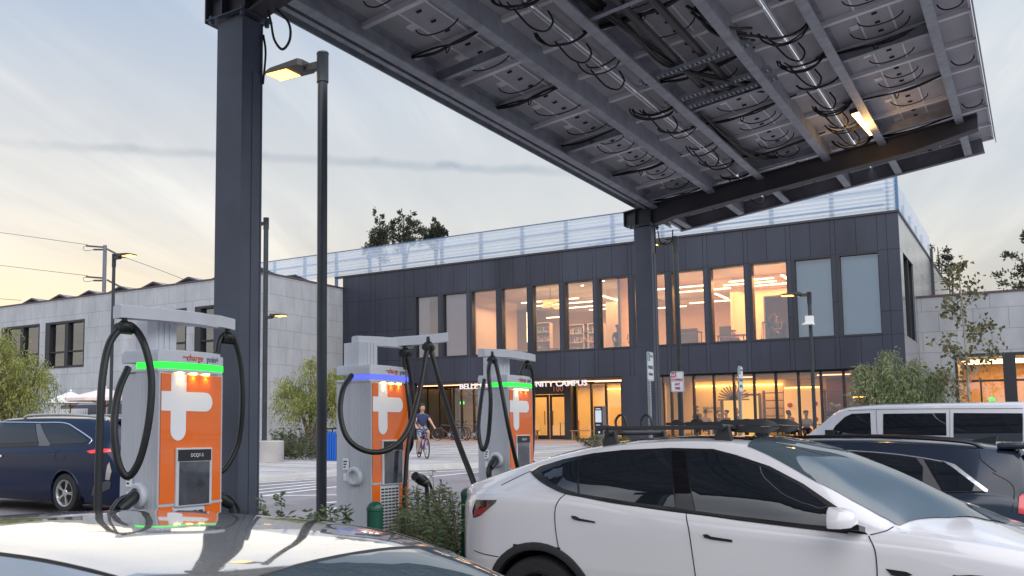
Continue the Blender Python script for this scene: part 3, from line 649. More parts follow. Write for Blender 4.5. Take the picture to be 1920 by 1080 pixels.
# ---------------------------------------------------------------- solar canopy
colm = mat('canopy_paint', (.066, .076, .105), .42, var=.2, scale=1.5, bump=.05, bscale=40, metal=.0)
beamm = mat('beam_paint', (.040, .040, .050), .5, var=.25, scale=2)
galv = mat('galvanised_steel', (.35, .375, .42), .5, metal=.30, var=.22, scale=5, bump=.04, bscale=30)
backsheet = mat('backsheet', (.47, .47, .51), .55, var=.10, scale=1.5)
alu = mat('aluminium_frame', (.86, .85, .88), .45, metal=.1)
blackc = mat('black_cable', (.012, .012, .013), .5)
SL = .14
def zp(x): return 6.11+SL*(x+5.94)
nv = Vector((-SL, 0, 1)).normalized()
CN = thing('solar_canopy', (-6.22, 13, 0), 'large tilted solar canopy on dark steel columns above the charging stalls', 'solar canopy')
YC = (6.65, 18.43, -5.1)
for y in YC:
    b = MB(); x0, x1 = -6.39, -6.05
    b.box(x0, x1, y-.15, y-.128, g(-6.4, y)-.3, 5.725); b.box(x0, x1, y+.128, y+.15, g(-6.4, y)-.3, 5.725); b.box(x0+.08, x1-.012, y-.128, y+.128, g(-6.4, y)-.3, 5.72)
    b.box(x1-.011, x1-.004, y+.005, y+.125, .3, 5.2)
    c = b.build('column', colm, CN, bevel=.004, seg=1)
    b = MB(); b.box(x0-.09, x1+.06, y-.22, y+.22, 5.735, 5.745)
    for sx in (x0-.05, x1+.02):
        for sy in (y-.18, y+.18): b.lathe([(.025, 5.69), (.025, 5.78)], (sx, sy, 0), n=6)
    b.build('cap_plate', colm, c)
    P = [(-6.62, zp(-6.62)+.06), (-6.57, 5.76), (-6.0, 5.76), (-5.6, zp(-5.6)-.29), (-1.6, zp(-1.6)-.29), (-.62, zp(-.62)-.19), (-.62, zp(-.62)+.06)]
    b = MB(); b.prism(P, y-.012, y+.012)
    def fl(p, q, w=.24, t=.022): b.bar((p[0], y, p[1]), (q[0], y, q[1]), w, t)
    fl((-6.62, zp(-6.62)+.05), (-.62, zp(-.62)+.05)); fl(P[2], P[3]); fl(P[3], P[4]); fl(P[4], P[5]); fl((-6.55, 5.77), P[2])
    for sx in (-6.60, -6.38, -6.07): b.box(sx-.008, sx+.008, y-.11, y+.11, 5.78, zp(sx)+.03)
    b.build('beam', beamm, CN)
Y0, Y1 = -6.2, 20.9
PXS = (-6.05, -4.85, -4.07, -2.83, -2.06, -.81)
for i, x in enumerate(PXS):                             # C purlins
    b = MB(); z = zp(x); s = 1 if i % 2 else -1
    z -= .03; M = Matrix.Translation((x, 0, z)) @ Matrix.Rotation(-math.atan(SL), 4, 'Y')
    h, w, t = .30, .115, .006
    b.box(-t/2, t/2, Y0+.2, Y1-.1, .003, h, M=M)
    b.box(min(0, -s*w), max(0, -s*w), Y0+.2, Y1-.1, 0, t, M=M); b.box(min(0, -s*w), max(0, -s*w), Y0+.2, Y1-.1, h, h+t, M=M); b.box(-s*w-t/2, -s*w+t/2, Y0+.2, Y1-.1, t, .03, M=M)
    if i == 0: b.box(-.16, -.10, Y0, Y1, .05, .29, M=M)
    b.build('purlin', galv, CN)
def at(x, y, d=0): return Vector((x, y, zp(x)))+nv*d    # point d above the purlin soffit plane
b = MB()
for y in [10.2-3.93*k for k in range(-2, 5)]:
    for xa, xb in ((PXS[0], PXS[1]), (PXS[2], PXS[3]), (PXS[4], PXS[5])):
        b = MB(); b.bar(at(xa, y, .13), at(xb, y, .13), .012, .16, up=nv); b.bar(at(xa, y-.04, .055), at(xb, y-.04, .055), .08, .012, up=nv); b.build('brace', galv, CN)
ROWS = ((-6.42, -4.47), (-4.44, -2.46), (-2.43, -.44))
seams = [8.56+1.13*k for k in range(-13, 11) if Y0-.2 < 8.56+1.13*k < Y1]
pcells = 0
for ra, rb in ROWS:
    for ya, yb_ in zip([Y0]+seams, seams+[Y1]):
        if yb_-ya < .3 or (yb_ < 4): pass
        b = MB(); q = [at(ra+.01, ya+.012, .275), at(rb-.01, ya+.012, .275), at(rb-.01, yb_-.012, .275), at(ra+.01, yb_-.012, .275)]
        b.add(q+[p+nv*.012 for p in q], [(0, 3, 2, 1), (4, 5, 6, 7), (0, 1, 5, 4), (1, 2, 6, 5), (2, 3, 7, 6), (3, 0, 4, 7)])
        b.cm = 1
        for y in (ya+.02, yb_-.02): b.bar(at(ra, y, .245), at(rb, y, .245), .036, .065, up=nv)
        for x in (ra+.012, rb-.012): b.bar(at(x, ya+.04, .262), at(x, yb_-.04, .262), .03, .036, up=nv)
        b.cm = 2
        mid = (ra+rb)/2
        for k in (-.28, .0, .28): 
            yy = ya+(yb_-ya)*(.5+k); b.bar(at(mid-.03, yy, .262), at(mid+.03, yy, .262), .026, .02, up=nv)
        b.cm = 3
        b.cm = 1; [b.bar(at(mid+dx_, ya+.04, .268), at(mid+dx_, yb_-.04, .268), .022, .016, up=nv) for dx_ in (-.19, .17)]
        b.build('solar_module', [backsheet, alu, blackc, mat('cell_line', (.20, .18, .2), .6)], CN)
b = MB()
for ya in seams[:-1]:                               # clips on the purlin line
    if ya < 6: continue
    for x in (-5.75, -3.72, -1.75):
        b.bar(at(x, ya+.5, .268), at(x+.10, ya+.5, .268), .16, .01, up=nv)
b.each('clip', alu, CN)
# edge trims
b = MB(); b.bar(at(-6.2, Y1-.14, .11), at(-.62, Y1-.14, .11), .012, .30, up=nv); b.bar(at(-6.2, Y1-.20, -.035), at(-.62, Y1-.20, -.035), .12, .012, up=nv); b.build('end_channel', mat('end_paint', (.20, .20, .22), .45, var=.3, scale=1.5), CN); b = MB(); b.bar(at(-.42, Y0, .22), at(-.42, Y1, .22), .012, .16, up=nv); b.bar(at(-6.44, Y0, .22), at(-6.44, Y1, .22), .02, .16, up=nv)
b.build('edge_trim', galv, CN)
# bright conduits and dark pipes
b = MB()
for x, d in ((-4.42, .13), (-4.37, .14), (-2.40, .16)): b.tube([at(x, Y0+1, d), at(x, 18.2, d)], .017, 8)
b.each('conduit', mat('bright_conduit', (.6, .6, .63), .3, metal=.9), CN, smooth=True)
b = MB()
for x, d in ((-3.62, .10), (-3.32, .10)): b.tube([at(x, Y0+1, d), at(x, 13.3, d), at(x, 14.4, d+.1)], .05, 8)
b.each('dark_pipe', mat('dark_pipe', (.03, .03, .034), .5), CN, smooth=True)
b = MB()
for y in (12.3, 13.35, 13.75):
    b = MB()
    for s in (-.05, .05): b.bar(at(-4.15, y+s, .02), at(-2.72, y+s, .02), .006, .05, up=nv)
    for k in range(24): xx = -4.15+k*.06; b.bar(at(xx, y-.05, .0), at(xx, y+.05, .0), .02, .006, up=nv)
    b.build('strut_channel', galv, CN)
# drooping cables under the modules
rc = random.Random(11)
groups = {}
def G(k): return groups.setdefault(k, MB())
def loop(x0, y0_, x1, y1_, sag, r=.011, parts=None, top=.25, jit=.0):
    tt = (0, .06, .22, .42, .6, .8, .95, 1); sg = (0, .45, .88, 1, .98, .8, .4, 0)
    parts.tube([at(x0+(x1-x0)*t+rc.uniform(-jit, jit), y0_+(y1_-y0_)*t+rc.uniform(-jit, jit), top-sag*q) for t, q in zip(tt, sg)], r, 6, smooth=4)
for k, ya in enumerate(seams):
    if ya < 4: continue
    for ci, cx in enumerate((-5.45, -3.45, -1.45)):
        m_ = G((k, ci)); w = rc.uniform(.22, .34)
        loop(cx-w, ya-.50+rc.uniform(-.1, .1), cx+w+.05, ya-.42+rc.uniform(-.1, .1), rc.uniform(.09, .17), .009, m_)
        if rc.random() < .35: loop(cx-w*.6, ya-.78, cx+w, ya-.70, rc.uniform(.08, .14), .009, m_)
        if (k+ci) % 2 == 0:
            for q in range(rc.choice((2, 3, 4))): e = rc.uniform(-.03, .03); m_.tube([at(cx-.80+rc.uniform(-.1, .1), ya-.10+q*.02+e, .24), at(cx-.3, ya-.12+q*.022, .17+e), at(cx+.1, ya-.11+q*.02, .16-e), at(cx+.55+rc.uniform(-.1, .2), ya-.05+q*.02-e, .24)], .012, 6, smooth=4)
            m_.tube([at(cx-.12, ya-.10, .16), at(cx-.10, ya-.14, .05), at(cx-.06, ya-.12, .12)], .008, 5, smooth=4)
    if k % 2 == 0: loop(-.78, ya-.5, -.50, ya-.42, .10, .010, G((k, 'edge')))
for k, ya in enumerate(seams[1:]):
    if ya < 4: continue
    for cx in (-4.42, -2.42):
        if rc.random() < .18: continue
        m_ = G((k, cx))
        for q in range(rc.choice((2, 3, 4, 5))): a0 = rc.uniform(-.15, .15); loop(cx-.26+a0*.5, ya-.45+a0, cx+.30+a0*.4, ya-.30-a0, rc.uniform(.10, .24), rc.uniform(.009, .015), m_, .24, .012)
        if rc.random() < .55: m_.tube([at(cx-.15, ya-.3, .15), at(cx-.02, ya-.22, -.10), at(cx+.10, ya-.1, -.16), at(cx+.16, ya+.02, -.02), at(cx+.10, ya+.08, .16)], .012, 6, smooth=5)
ru = lambda a=.09: rc.uniform(-a, a)
for q in range(5): G(('run', q)).tube([at(-3.95+ru(.05), 8+q*.1, .2), at(-3.85+ru(), 10, .14+ru(.05)), at(-3.8+ru(), 11+ru(), .12+ru(.06)), at(-3.7+ru(), 12.2, .08+ru(.05)), at(-3.4+ru(.14), 13.3+ru(), .04+ru(.05)), at(-3.0+ru(), 14.2+q*.1, .15)], rc.uniform(.012, .026), 6, smooth=4)
for q in range(5): G(('run', q)).tube([at(-4.0, 14.5+q*.15, .2), at(-3.92+ru(.06), 16+ru(), .10+ru(.05)), at(-3.85+ru(.06), 17.3, .1+ru(.04)), at(-3.6, 18.1, .2)], .02, 6, smooth=4)
for q in range(5): G(('run', q)).tube([at(-3.1+ru(), 11+q*.1, .18), at(-2.95+ru(.14), 11.7+ru(), .06+ru(.05)), at(-2.75+ru(), 12.2+q*.1, .16)], .018, 6, smooth=4)
for m_ in groups.values(): m_.build('cable_bundle', blackc, CN, smooth=True)
b = MB(); b.tube([(-5.90, 6.7, 5.78), (-5.88, 6.72, 5.66), (-5.87, 6.76, 5.50), (-5.80, 6.8, 5.40), (-5.74, 6.84, 5.50), (-5.74, 6.82, 5.66), (-5.84, 6.74, 5.80)], .013, 6, smooth=5)
b.tube([(-5.95, 18.4, 5.62), (-5.88, 18.35, 5.35), (-5.66, 18.3, 5.35), (-5.66, 18.4, 5.6)], .012, 6, smooth=4)
b.tube([(-6.04, 6.79, 5.6), (-6.0, 6.78, 5.4), (-6.04, 6.79, 5.1)], .012, 6, smooth=4)
b.each('hanging_cable', blackc, CN, smooth=True)
l = bpy.data.lights.new('canopy_lamp', 'POINT'); l.energy = 9; l.color = (1, .52, .14); l.shadow_soft_size = .06; lo = bpy.data.objects.new('canopy_lamp', l); COL.objects.link(lo); lo.location = at(-2.05, 17.1, -.14)
t = thing('canopy_light', tuple(at(-2.07, 16.9, 0)), 'small lit rectangular floodlight fixed under the canopy beside its far beam', 'light')
p, q = at(-2.10, 16.22, -.02), at(-2.03, 17.62, -.02)
b = MB(); b.bar(p+nv*.045, q+nv*.045, .19, .08, up=nv); b.build('housing', mat('lamp_housing', (.05, .045, .04), .5), t)
b = MB(); b.bar(p, q, .15, .012, up=nv); b.build('lens', emat('canopy_lens', (1.0, .60, .20), 8.), t)
b = MB(); b.bar(at(-2.06, 17, .06), at(-2.06, 17, .22), .05, .05); b.build('bracket', galv, t)
# ---------------------------------------------------------------- charging stations
cgrey = mat('charger_alu', (.56, .57, .60), .5, metal=.25)
cwhite = mat('charger_white', (.62, .63, .66), .4, var=.05, scale=3)
corange = mat('charger_orange', (.90, .165, .008), .28, var=.06, scale=2, coat=.6)
plusw = mat('plus_white', (.90, .90, .91), .35)
cblack = mat('charger_black', (.015, .016, .018), .4)
rubber = mat('cable_rubber', (.013, .014, .014), .42, var=.2, scale=8)
padm = mat('pad_concrete', (.42, .41, .39), .85, var=.1, scale=3)
scr = mat('display_glass', (.05, .055, .065), .03, var=.6, scale=5, spec=1.)  # mottled base colour stands in for reflections on the display
def charger(Yc, label, bar, cables, arms, hol):
    z0 = g(-5.9, Yc)+.0; xf = -5.80; ya, yb_ = Yc-.37, Yc+.37; xb = -6.27
    T = thing('charging_station', (-6.0, Yc, z0), label, 'charging station', 'electric car charging stations in a row')
    b = MB(); b.box(xb-.12, xf+.12, ya-.12, yb_+.12, z0-.2, z0+.06); b.build('base_pad', padm, T)
    # ribbed body, back half set in
    b = MB(); b.box(xb, -6.08, ya+.02, yb_-.02, z0+.06, z0+2.16); n = 6
    P = []                                              # plan outline with ribs on the two flanks
    for s, y in ((-1, ya), (1, yb_)):
        row = []
        for k in range(n*2+1): row.append((-6.08+(xf-.012+6.08)*k/(n*2), y-s*(.004 if k % 2 else 0)))
        P.append(row)
    outline = P[0]+P[1][::-1]
    b.prism(outline, z0+.06, z0+2.17, 'z'); b.build('body', cgrey, T)
    # curved cap and light bar
    def bow(y): t = (y-Yc)/.37; return xf+.055*(1-t*t)
    ys_ = np.linspace(ya-.012, yb_+.012, 13)
    def slab(z1, z2, inset=0., back=xb+.02): 
        return [(back, ya-.012+inset), *[(bow(y)-inset, y) for y in np.clip(ys_, ya-.012+inset, yb_+.012-inset)], (back, yb_+.012-inset)]
    b = MB(); b.prism(slab(0, 0), z0+2.245, z0+2.325, 'z'); b.prism(slab(0, 0, .02), z0+2.325, z0+2.35, 'z'); b.prism(slab(0, 0, .004), z0+2.165, z0+2.192, 'z'); cap = b.build('cap', cwhite, T, bevel=.006)
    b = MB(); b.prism(slab(0, 0, -.001, back=-6.06), z0+2.192, z0+2.245, 'z'); b.build('light_bar', bar, T)
    Rn = ROT_PX
    def RB(t): k = -.297*t; c_ = 1/math.hypot(1, k); return ((k*c_, 0, c_), (c_, 0, -k*c_), (0, 1, 0))
    text('logo_text', '−charge', .078, mat('logo_red', (.62, .10, .03), .5), cap, (xf+.056, Yc-.155, z0+2.266), RB(0), .003, sx=.92)
    text('logo_text', 'poin+', .078, mat('logo_grey', (.22, .27, .34), .5), cap, (xf+.0535, Yc+.125, z0+2.266), RB(.5), .003, sx=.92)
    # front
    b = MB(); b.box(xf-.012, xf+.004, ya, yb_, z0+.06, z0+2.165); fr = b.build('front_frame', cgrey, T)
    b = MB(); b.box(xf+.004, xf+.012, ya+.02, yb_-.022, z0+1.09, z0+2.15); b.box(xf+.004, xf+.012, ya+.02, ya+.16, z0+.12, z0+1.065); b.box(xf+.004, xf+.012, yb_-.20, yb_-.022, z0+.12, z0+1.065); b.build('front_panel', corange, T)
    pl = MB(); y1, y2 = ya+.125, ya+.295; zt, zb = z0+2.149, z0+1.60; h1, h2, hr = z0+1.845, z0+2.005, ya+.605; r = .085; rh = .08
    pts = [(y1, zt), (y1, h2), (ya+.021, h2), (ya+.021, h1), (y1, h1)]
    pts += [(y1+r-r*math.cos(a), zb+r-r*math.sin(a)) for a in np.linspace(0, math.pi, 12)]
    pts += [(y2, h1)]+[(hr-rh+rh*math.cos(a), (h1+h2)/2+rh*math.sin(a)) for a in np.linspace(-math.pi/2, math.pi/2, 12)]+[(y2, h2), (y2, zt)]
    b = MB(); b.prism(pts, xf+.010, xf+.0155, 'x'); b.build('plus_emblem', plusw, T)
    b = MB(); b.box(xf+.004, xf+.03, ya+.18, ya+.60, z0+1.055, z0+1.54); b.build('screen_bezel', cwhite, T, bevel=.012)
    b = MB(); b.box(xf+.03, xf+.034, ya+.20, ya+.58, z0+1.43, z0+1.525); b.cm = 1; b.box(xf+.03, xf+.033, ya+.215, ya+.565, z0+1.07, z0+1.425)
    s_ = b.build('screen', [cblack, scr], T); text('unit_name', 'DCQY-3', .04, plusw, s_, (xf+.0345, ya+.34, z0+1.465), Rn, .001)
    b = MB(); b.box(xf+.004, xf+.008, ya+.165, yb_-.205, z0+.12, z0+1.06); b.cm = 1
    for k in range(26):
        for q in range(5): yy = ya+.185+q*.069; b.box(xf+.008, xf+.009, yy, yy+.056, z0+.15+k*.034, z0+.168+k*.034)
    b.build('grille', [cwhite, cblack], T)
    b = MB(); b.box(xf+.004, xf+.014, ya, yb_, z0+1.066, z0+1.088); b.build('panel_seam', cgrey, T)
    for k in range(3):
        yy = ya+.20+k*.15; b = MB(); b.box(xf+.008, xf+.034, yy, yy+.045, z0+2.152, z0+2.164); b.build('downlight', emat('charger_lamp', (1, .62, .16), 30.), T)
        l = bpy.data.lights.new('charger_lamp', 'SPOT'); l.energy = 1.1; l.color = (1, .62, .12); l.spot_size = R(120); l.spot_blend = .8; l.shadow_soft_size = .01
        lo = bpy.data.objects.new('charger_lamp', l); COL.objects.link(lo); lo.parent = T; lo.location = Vector((xf+.028, yy+.022, z0+2.147))-ORG[T.name]
    # notice plates on the flank
    b = MB(); b.box(xf-.37, xf-.29, ya-.004, ya, z0+1.22, z0+1.34); b.box(xf-.36, xf-.30, ya-.004, ya, z0+1.10, z0+1.18); b.cm = 1
    for k in range(3): b.box(xf-.36, xf-.33+k*.01, ya-.005, ya-.0041, z0+1.24+k*.03, z0+1.255+k*.03)
    b.build('notice', [plusw, cblack], T)
    # mast and arms
    b = MB(); b.prism([(-6.2, ya+.06), (-6.12, ya+.03), (-5.98, ya+.03), (-5.92, ya+.08), (-5.92, ya+.30), (-6.2, ya+.30)], z0+2.35, z0+2.60, 'z')
    for k in range(3): b.box(-5.921, -5.912, ya+.10+k*.06, ya+.13+k*.06, z0+2.36, z0+2.6)
    b.build('mast', cwhite, T)
    for pts in arms:
        b = MB(); pts = spline([(x, y, z0+z) for x, y, z in pts], 6)
        for i in range(len(pts)-1):
            pass
        V_ = []
        for i, p in enumerate(pts):
            d = (pts[min(i+1, len(pts)-1)]-pts[max(i-1, 0)]).normalized(); s = Vector((-d.y, d.x, 0)).normalized()*.062
            for sx, sz in ((-1, -.05), (1, -.05), (1, .045), (.6, .055), (-.6, .055), (-1, .045)): V_.append(p+s*sx+Vector((0, 0, sz)))
        F_ = [(i*6+k, i*6+(k+1) % 6, i*6+6+(k+1) % 6, i*6+6+k) for i in range(len(pts)-1) for k in range(6)]+[tuple(range(6)), tuple((len(pts)-1)*6+k for k in range(6))]
        b.add(V_, F_); b.build('swing_arm', cwhite, T, smooth=True)
    for pts, r, holder in cables:
        W_ = [onX(x, y, X) for x, y, X in pts]
        b = MB(); b.tube(W_, r, 10, smooth=6); cb = b.build('charging_cable', rubber, T, smooth=True)
        if holder is not None:
            c = Vector(onX(*holder)); b = MB(); b.ball(c, .058, 12, sc=(1, 1, .9)); b.tube([c, c+Vector((0, 0, .1))], [.03, .018], 8); b.tube([c+Vector((0, -.075, -.02)), c+Vector((0, .075, -.02))], .042, 8); b.build('cable_hanger', rubber, cb, smooth=True)
    for (px_, py_, X_), s, full in hol:                     # holster cups, some with a connector in them
        c = Vector(onX(px_, py_, X_)); c.y = ya if s < 0 else yb_
        b = MB(); b.lathe([(.10, -.02), (.105, s*.03), (.08, s*.05), (.06, s*.05), (.05, s*.012)] if s > 0 else [(.10, .02), (.105, -.03), (.085, -.055), (.062, -.055), (.05, -.012)], c, 'y', 20)
        if s < 0: b.build('holster', cwhite, T, smooth=True)
        if full:
            b = MB(); e = c+Vector((0, s*.05, 0)); d = Vector((.03, s*.20, -.10))
            b.tube([e, e+d*.5, e+d], [.052, .056, .042], 10); b.tube([e+d*.35+Vector((0, 0, .04)), e+d*.75+Vector((0, s*.04, .05)), e+d*1.25+Vector((0, s*.05, -.03)), e+d*1.2+Vector((0, 0, -.14)), e+d*.9+Vector((0, 0, -.1))], .017, 8, smooth=3)
            b.tube([e+d, e+d+Vector((0, s*.02, -.2)), e+d+Vector((0, s*.0, -.5)), e+d+Vector((0, -s*.02, -.9))], .024, 8, smooth=3)
            b.build('connector', cblack, T, smooth=True)
    return T
green = emat('green_bar', (.02, 1.0, .06), 1.5); blue = emat('blue_bar', (.12, .16, 1.0), 1.2)
Xc = -5.85
charger(5.65, 'nearest charging station with green light bar and large orange front panel', green,
        [([(240, 690, -6.0), (222, 735, -5.95), (214, 800, -5.9), (222, 868, -5.85), (240, 893, -5.8), (262, 862, -5.72), (279, 790, -5.66), (284, 710, -5.66), (270, 645, -5.72), (247, 612, Xc), (225, 617, Xc), (203, 650, Xc), (191, 720, -5.82), (187, 820, -5.8), (183, 960, -5.78), (182, 1100, -5.76)], .031, (233, 612, Xc)),
         ([(408, 660, Xc), (412, 637, Xc), (424, 627, Xc), (440, 640, Xc), (452, 690, Xc), (455, 760, Xc), (447, 830, -5.9), (425, 875, -5.95), (405, 890, -6.0)], .024, (426, 632, Xc))],
        [[(-5.88, 4.90, 2.62), (-5.80, 5.3, 2.625), (-5.80, 5.7, 2.63), (-5.86, 5.95, 2.63)], [(-6.03, 5.45, 2.62), (-5.86, 5.9, 2.64), (-5.87, 6.18, 2.63)]],
        [((272, 928, -6.0), -1, True), ((428, 925, -5.95), 1, True)])
charger(8.66, 'middle charging station with blue light bar and a cable reaching the white car', blue,
        [([(659, 704, -6.0), (643, 730, -5.95), (638, 775, -5.9), (652, 822, -5.8), (688, 846, -5.65), (730, 842, -5.5), (763, 810, -5.42), (784, 745, -5.42), (797, 675, -5.45), (803, 652, -5.45), (810, 664, -5.45), (828, 730, -5.3), (856, 820, -5.0), (884, 893, -4.7), (897, 930, -4.5)], .030, (803, 648, -5.45)),
         ([(757, 668, -5.8), (759, 720, -5.8), (768, 790, -5.8), (772, 830, -5.85), (764, 850, -5.95)], .024, (760, 660, -5.8)),
         ([(763, 668, -5.78), (772, 720, -5.75), (777, 780, -5.72), (766, 830, -5.7), (760, 900, -5.7), (754, 1000, -5.7), (752, 1060, -5.7)], .024, None)],
        [[(-6.05, 8.35, 2.62), (-5.95, 8.7, 2.63), (-5.85, 9.15, 2.63)], [(-5.92, 8.9, 2.64), (-5.65, 9.15, 2.67), (-5.45, 9.32, 2.70)]],
        [((671, 893, -6.0), -1, False), ((768, 893, -5.75), 1, True)])
charger(11.88, 'farthest charging station with green light bar, behind the white car', green,
        [([(908, 712, -6.05), (902, 750, -6.0), (897, 800, -5.9), (901, 835, -5.85), (908, 842, -5.8), (916, 815, -5.75), (920, 750, -5.7), (916, 695, -5.75), (921, 676, -5.85), (929, 680, -5.8), (940, 730, -5.7), (953, 800, -5.62), (967, 862, -5.6), (974, 890, -5.6)], .028, (923, 673, Xc)),
         ([(976, 702, Xc), (982, 686, Xc), (990, 682, Xc), (998, 700, Xc), (1001, 750, Xc), (1000, 820, Xc), (996, 880, Xc)], .022, (989, 684, Xc))],
        [[(-5.95, 11.05, 2.62), (-5.83, 11.5, 2.63), (-5.83, 12.0, 2.63), (-5.88, 12.42, 2.63)]],
        [((938, 862, -5.98), -1, True), ((1000, 868, -5.85), 1, True)])
# bollards
for (x, y), lab in (((703, 940), 'short green bollard in front of the middle charging station'), ((877, 915), 'green bollard at the rear bumper of the white car')):
    d = 8.5 if x < 800 else 10.1
    p = CAM+ray(x, y)*(d/float(ray(x, y) @ F0)); T = thing('bollard', (p[0], p[1], 0), lab, 'bollard', 'green bollards before the chargers')
    rb = .072; b = MB(); b.lathe([(rb, -.2), (rb, p[2]-.085), (rb*1.06, p[2]-.08), (rb*1.06, p[2]-.06), (rb*.98, p[2]-.04), (rb*.75, p[2]-.013), (rb*.35, p[2]), (.005, p[2]+.002)], (p[0], p[1], 0), n=24)
    b.build('post', mat('bollard_green', (.006, .075, .045), .35, var=.2, scale=6), T, smooth=True)
    b = MB(); b.lathe([(rb+.03, .004), (rb+.025, .05), (rb, .06)], (p[0], p[1], 0), n=24); b.build('base_collar', mat('collar', (.01, .05, .035), .5), T, smooth=True)
# ---------------------------------------------------------------- cars
def curve(keys):
    xs_ = np.array([k[0] for k in keys], float); ys2 = np.array([k[1] for k in keys], float)
    h = np.diff(xs_); dl = np.diff(ys2)/h; m = np.zeros(len(xs_)); m[0], m[-1] = dl[0], dl[-1]
    for i in range(1, len(xs_)-1): m[i] = 0 if dl[i-1]*dl[i] <= 0 else 2*dl[i-1]*dl[i]/(dl[i-1]+dl[i])
    def f(x):
        x = min(max(x, xs_[0]), xs_[-1]); i = min(len(h)-1, max(0, int(np.searchsorted(xs_, x))-1)); t = (x-xs_[i])/h[i]
        return float((1+2*t)*(1-t)**2*ys2[i]+t*(1-t)**2*h[i]*m[i]+t*t*(3-2*t)*ys2[i+1]+t*t*(t-1)*h[i]*m[i+1])
    return f
class Car:
    def __init__(s, T, x0, x1, Yc, zg, top, W, belt, wr, crown, zs=.28, zw=.66, waist=.03, arches=(), Ra=.42, paint=None, dx=.045):
        s.T, s.x0, s.x1, s.Yc, s.zg = T, x0, x1, Yc, zg
        s.top, s.W, s.belt, s.wr, s.crown = [curve(k) for k in (top, W, belt, wr, crown)]
        s.zs, s.zw, s.waist, s.arches, s.Ra, s.paint, s.dx = zs, zw, waist, arches, Ra, paint, dx
        s.cache = {}
    def section(s, x):
        k = round(x, 4)
        if k in s.cache: return s.cache[k]
        W, zb, zt, wr, cr = s.W(x), s.belt(x), s.top(x), s.wr(x), s.crown(x); wr = min(wr, W-.06); zb = min(zb, zt-.03); ze = max(zt-cr, zb+.015)
        zw = min(s.zw, zb-.16); wa = s.waist
        K = [(W-.16, s.zs-.06), (W-.10, s.zs), (W-.035, s.zs+.12), (W-.004, zw-.04), (W, zw+.05), (W-.012, zb-.10), (W-wa-.01, zb-.025), (W-wa-.03, zb)]
        kf = sstep(.10, .20, cr); a = K[-1]; e = (wr, ze); bu = .028*min(1, (ze-zb)/.3)
        K += [((a[0]*.66+e[0]*.34)+bu, a[1]*.66+e[1]*.34), ((a[0]*.33+e[0]*.67)+bu, a[1]*.33+e[1]*.67), e, (wr-.055, ze+cr*(.42-.24*kf)), (wr*.72, zt-cr*(.28+.24*kf)), (wr*.36, zt-cr*(.06+.07*kf)), (0, zt)]
        P = spline([(p[0], p[1], 0) for p in K], 4); P = np.array([(p.x, p.y) for p in P]); P[:, 0] = np.maximum(P[:, 0], 0)
        s.cache[k] = P; return P
    def half(s, x, z):
        P = s.section(min(max(x, s.x0), s.x1)); z -= s.zg; i0 = 8
        for i in range(i0, len(P)-1):
            if P[i, 1] <= z <= P[i+1, 1]: t = (z-P[i, 1])/max(1e-6, P[i+1, 1]-P[i, 1]); return P[i, 0]+(P[i+1, 0]-P[i, 0])*t
        return P[-1, 0] if z > P[-1, 1] else P[i0, 0]
    def zat(s, x, y):
        P = s.section(min(max(x, s.x0), s.x1)); y = abs(y-s.Yc)
        for i in range(len(P)-1, 8, -1):
            if P[i, 0] <= y <= P[i-1, 0]: t = (y-P[i, 0])/max(1e-6, P[i-1, 0]-P[i, 0]); return s.zg+P[i, 1]+(P[i-1, 1]-P[i, 1])*t
        return s.zg+P[28, 1]
    def px(s, x, y):                                     # where a sight line meets the near flank, as (X, Z)
        Y = s.Yc-.9
        for _ in range(12):
            p = onY(x, y, Y); Y = .5*Y+.5*(s.Yc-s.half(p[0], p[2]))
        return (float(p[0]), float(p[2]))
    def hit(s, x, y):                                    # where a sight line first meets the upper surface
        d = ray(x, y); t = 3.
        while t < 14:
            p = CAM+d*t
            if s.x0 < p[0] < s.x1 and abs(p[1]-s.Yc) < s.W(p[0])-.04 and p[2] < s.zat(p[0], p[1]): break
            t += .004
        return float(p[0]), float(p[1])
    def side(s, x, z, off=0., far=False):
        h = s.half(x, z); dz = (s.half(x, z+.02)-s.half(x, z-.02))/.04; n = Vector((0, -1, -dz)).normalized()
        p = Vector((x, s.Yc-h, z))+n*off
        return Vector((p.x, 2*s.Yc-p.y, p.z)) if far else p
    def body(s, extra_mat=None):
        n = max(2, int((s.x1-s.x0)/s.dx)); xs_ = np.linspace(s.x0, s.x1, n+1); S = [s.section(x) for x in xs_]; m = len(S[0])
        b = MB(); V_ = []
        for x, P in zip(xs_, S):
            V_ += [(x, s.Yc-p[0], s.zg+p[1]) for p in P]+[(x, s.Yc+p[0], s.zg+p[1]) for p in P[-2::-1]]
        w = 2*m-1; F_ = []
        for i in range(n):
            for j in range(w-1):
                q = [i*w+j, i*w+j+1, (i+1)*w+j+1, (i+1)*w+j]; c = sum((Vector(V_[k]) for k in q), Vector())/4
                if any((c.x-ax)**2+(c.z-s.zg-az)**2 < s.Ra**2 and abs(c.y-s.Yc) > .4 for ax, az in s.arches): continue
                F_.append(tuple(q))
        F_.append(tuple(range(w-1, -1, -1))); F_.append(tuple(n*w+k for k in range(w)))
        b.add(V_, F_)
        b.cm = 1
        for ax, az in s.arches:                          # dark liners inside the arches
            for sg in (-1, 1):
                k = 16; yo, yi = s.Yc+sg*(s.W(ax)-.02), s.Yc+sg*(s.W(ax)-.38); A = [(ax+math.cos(t)*s.Ra*1.01, s.zg+az+math.sin(t)*s.Ra*1.01) for t in np.linspace(-.5, math.pi+.5, k)]
                b.add([(p[0], yo, p[1]) for p in A]+[(p[0], yi, p[1]) for p in A], [(i, i+1, k+i+1, k+i) for i in range(k-1)]+[tuple(range(k, 2*k))])
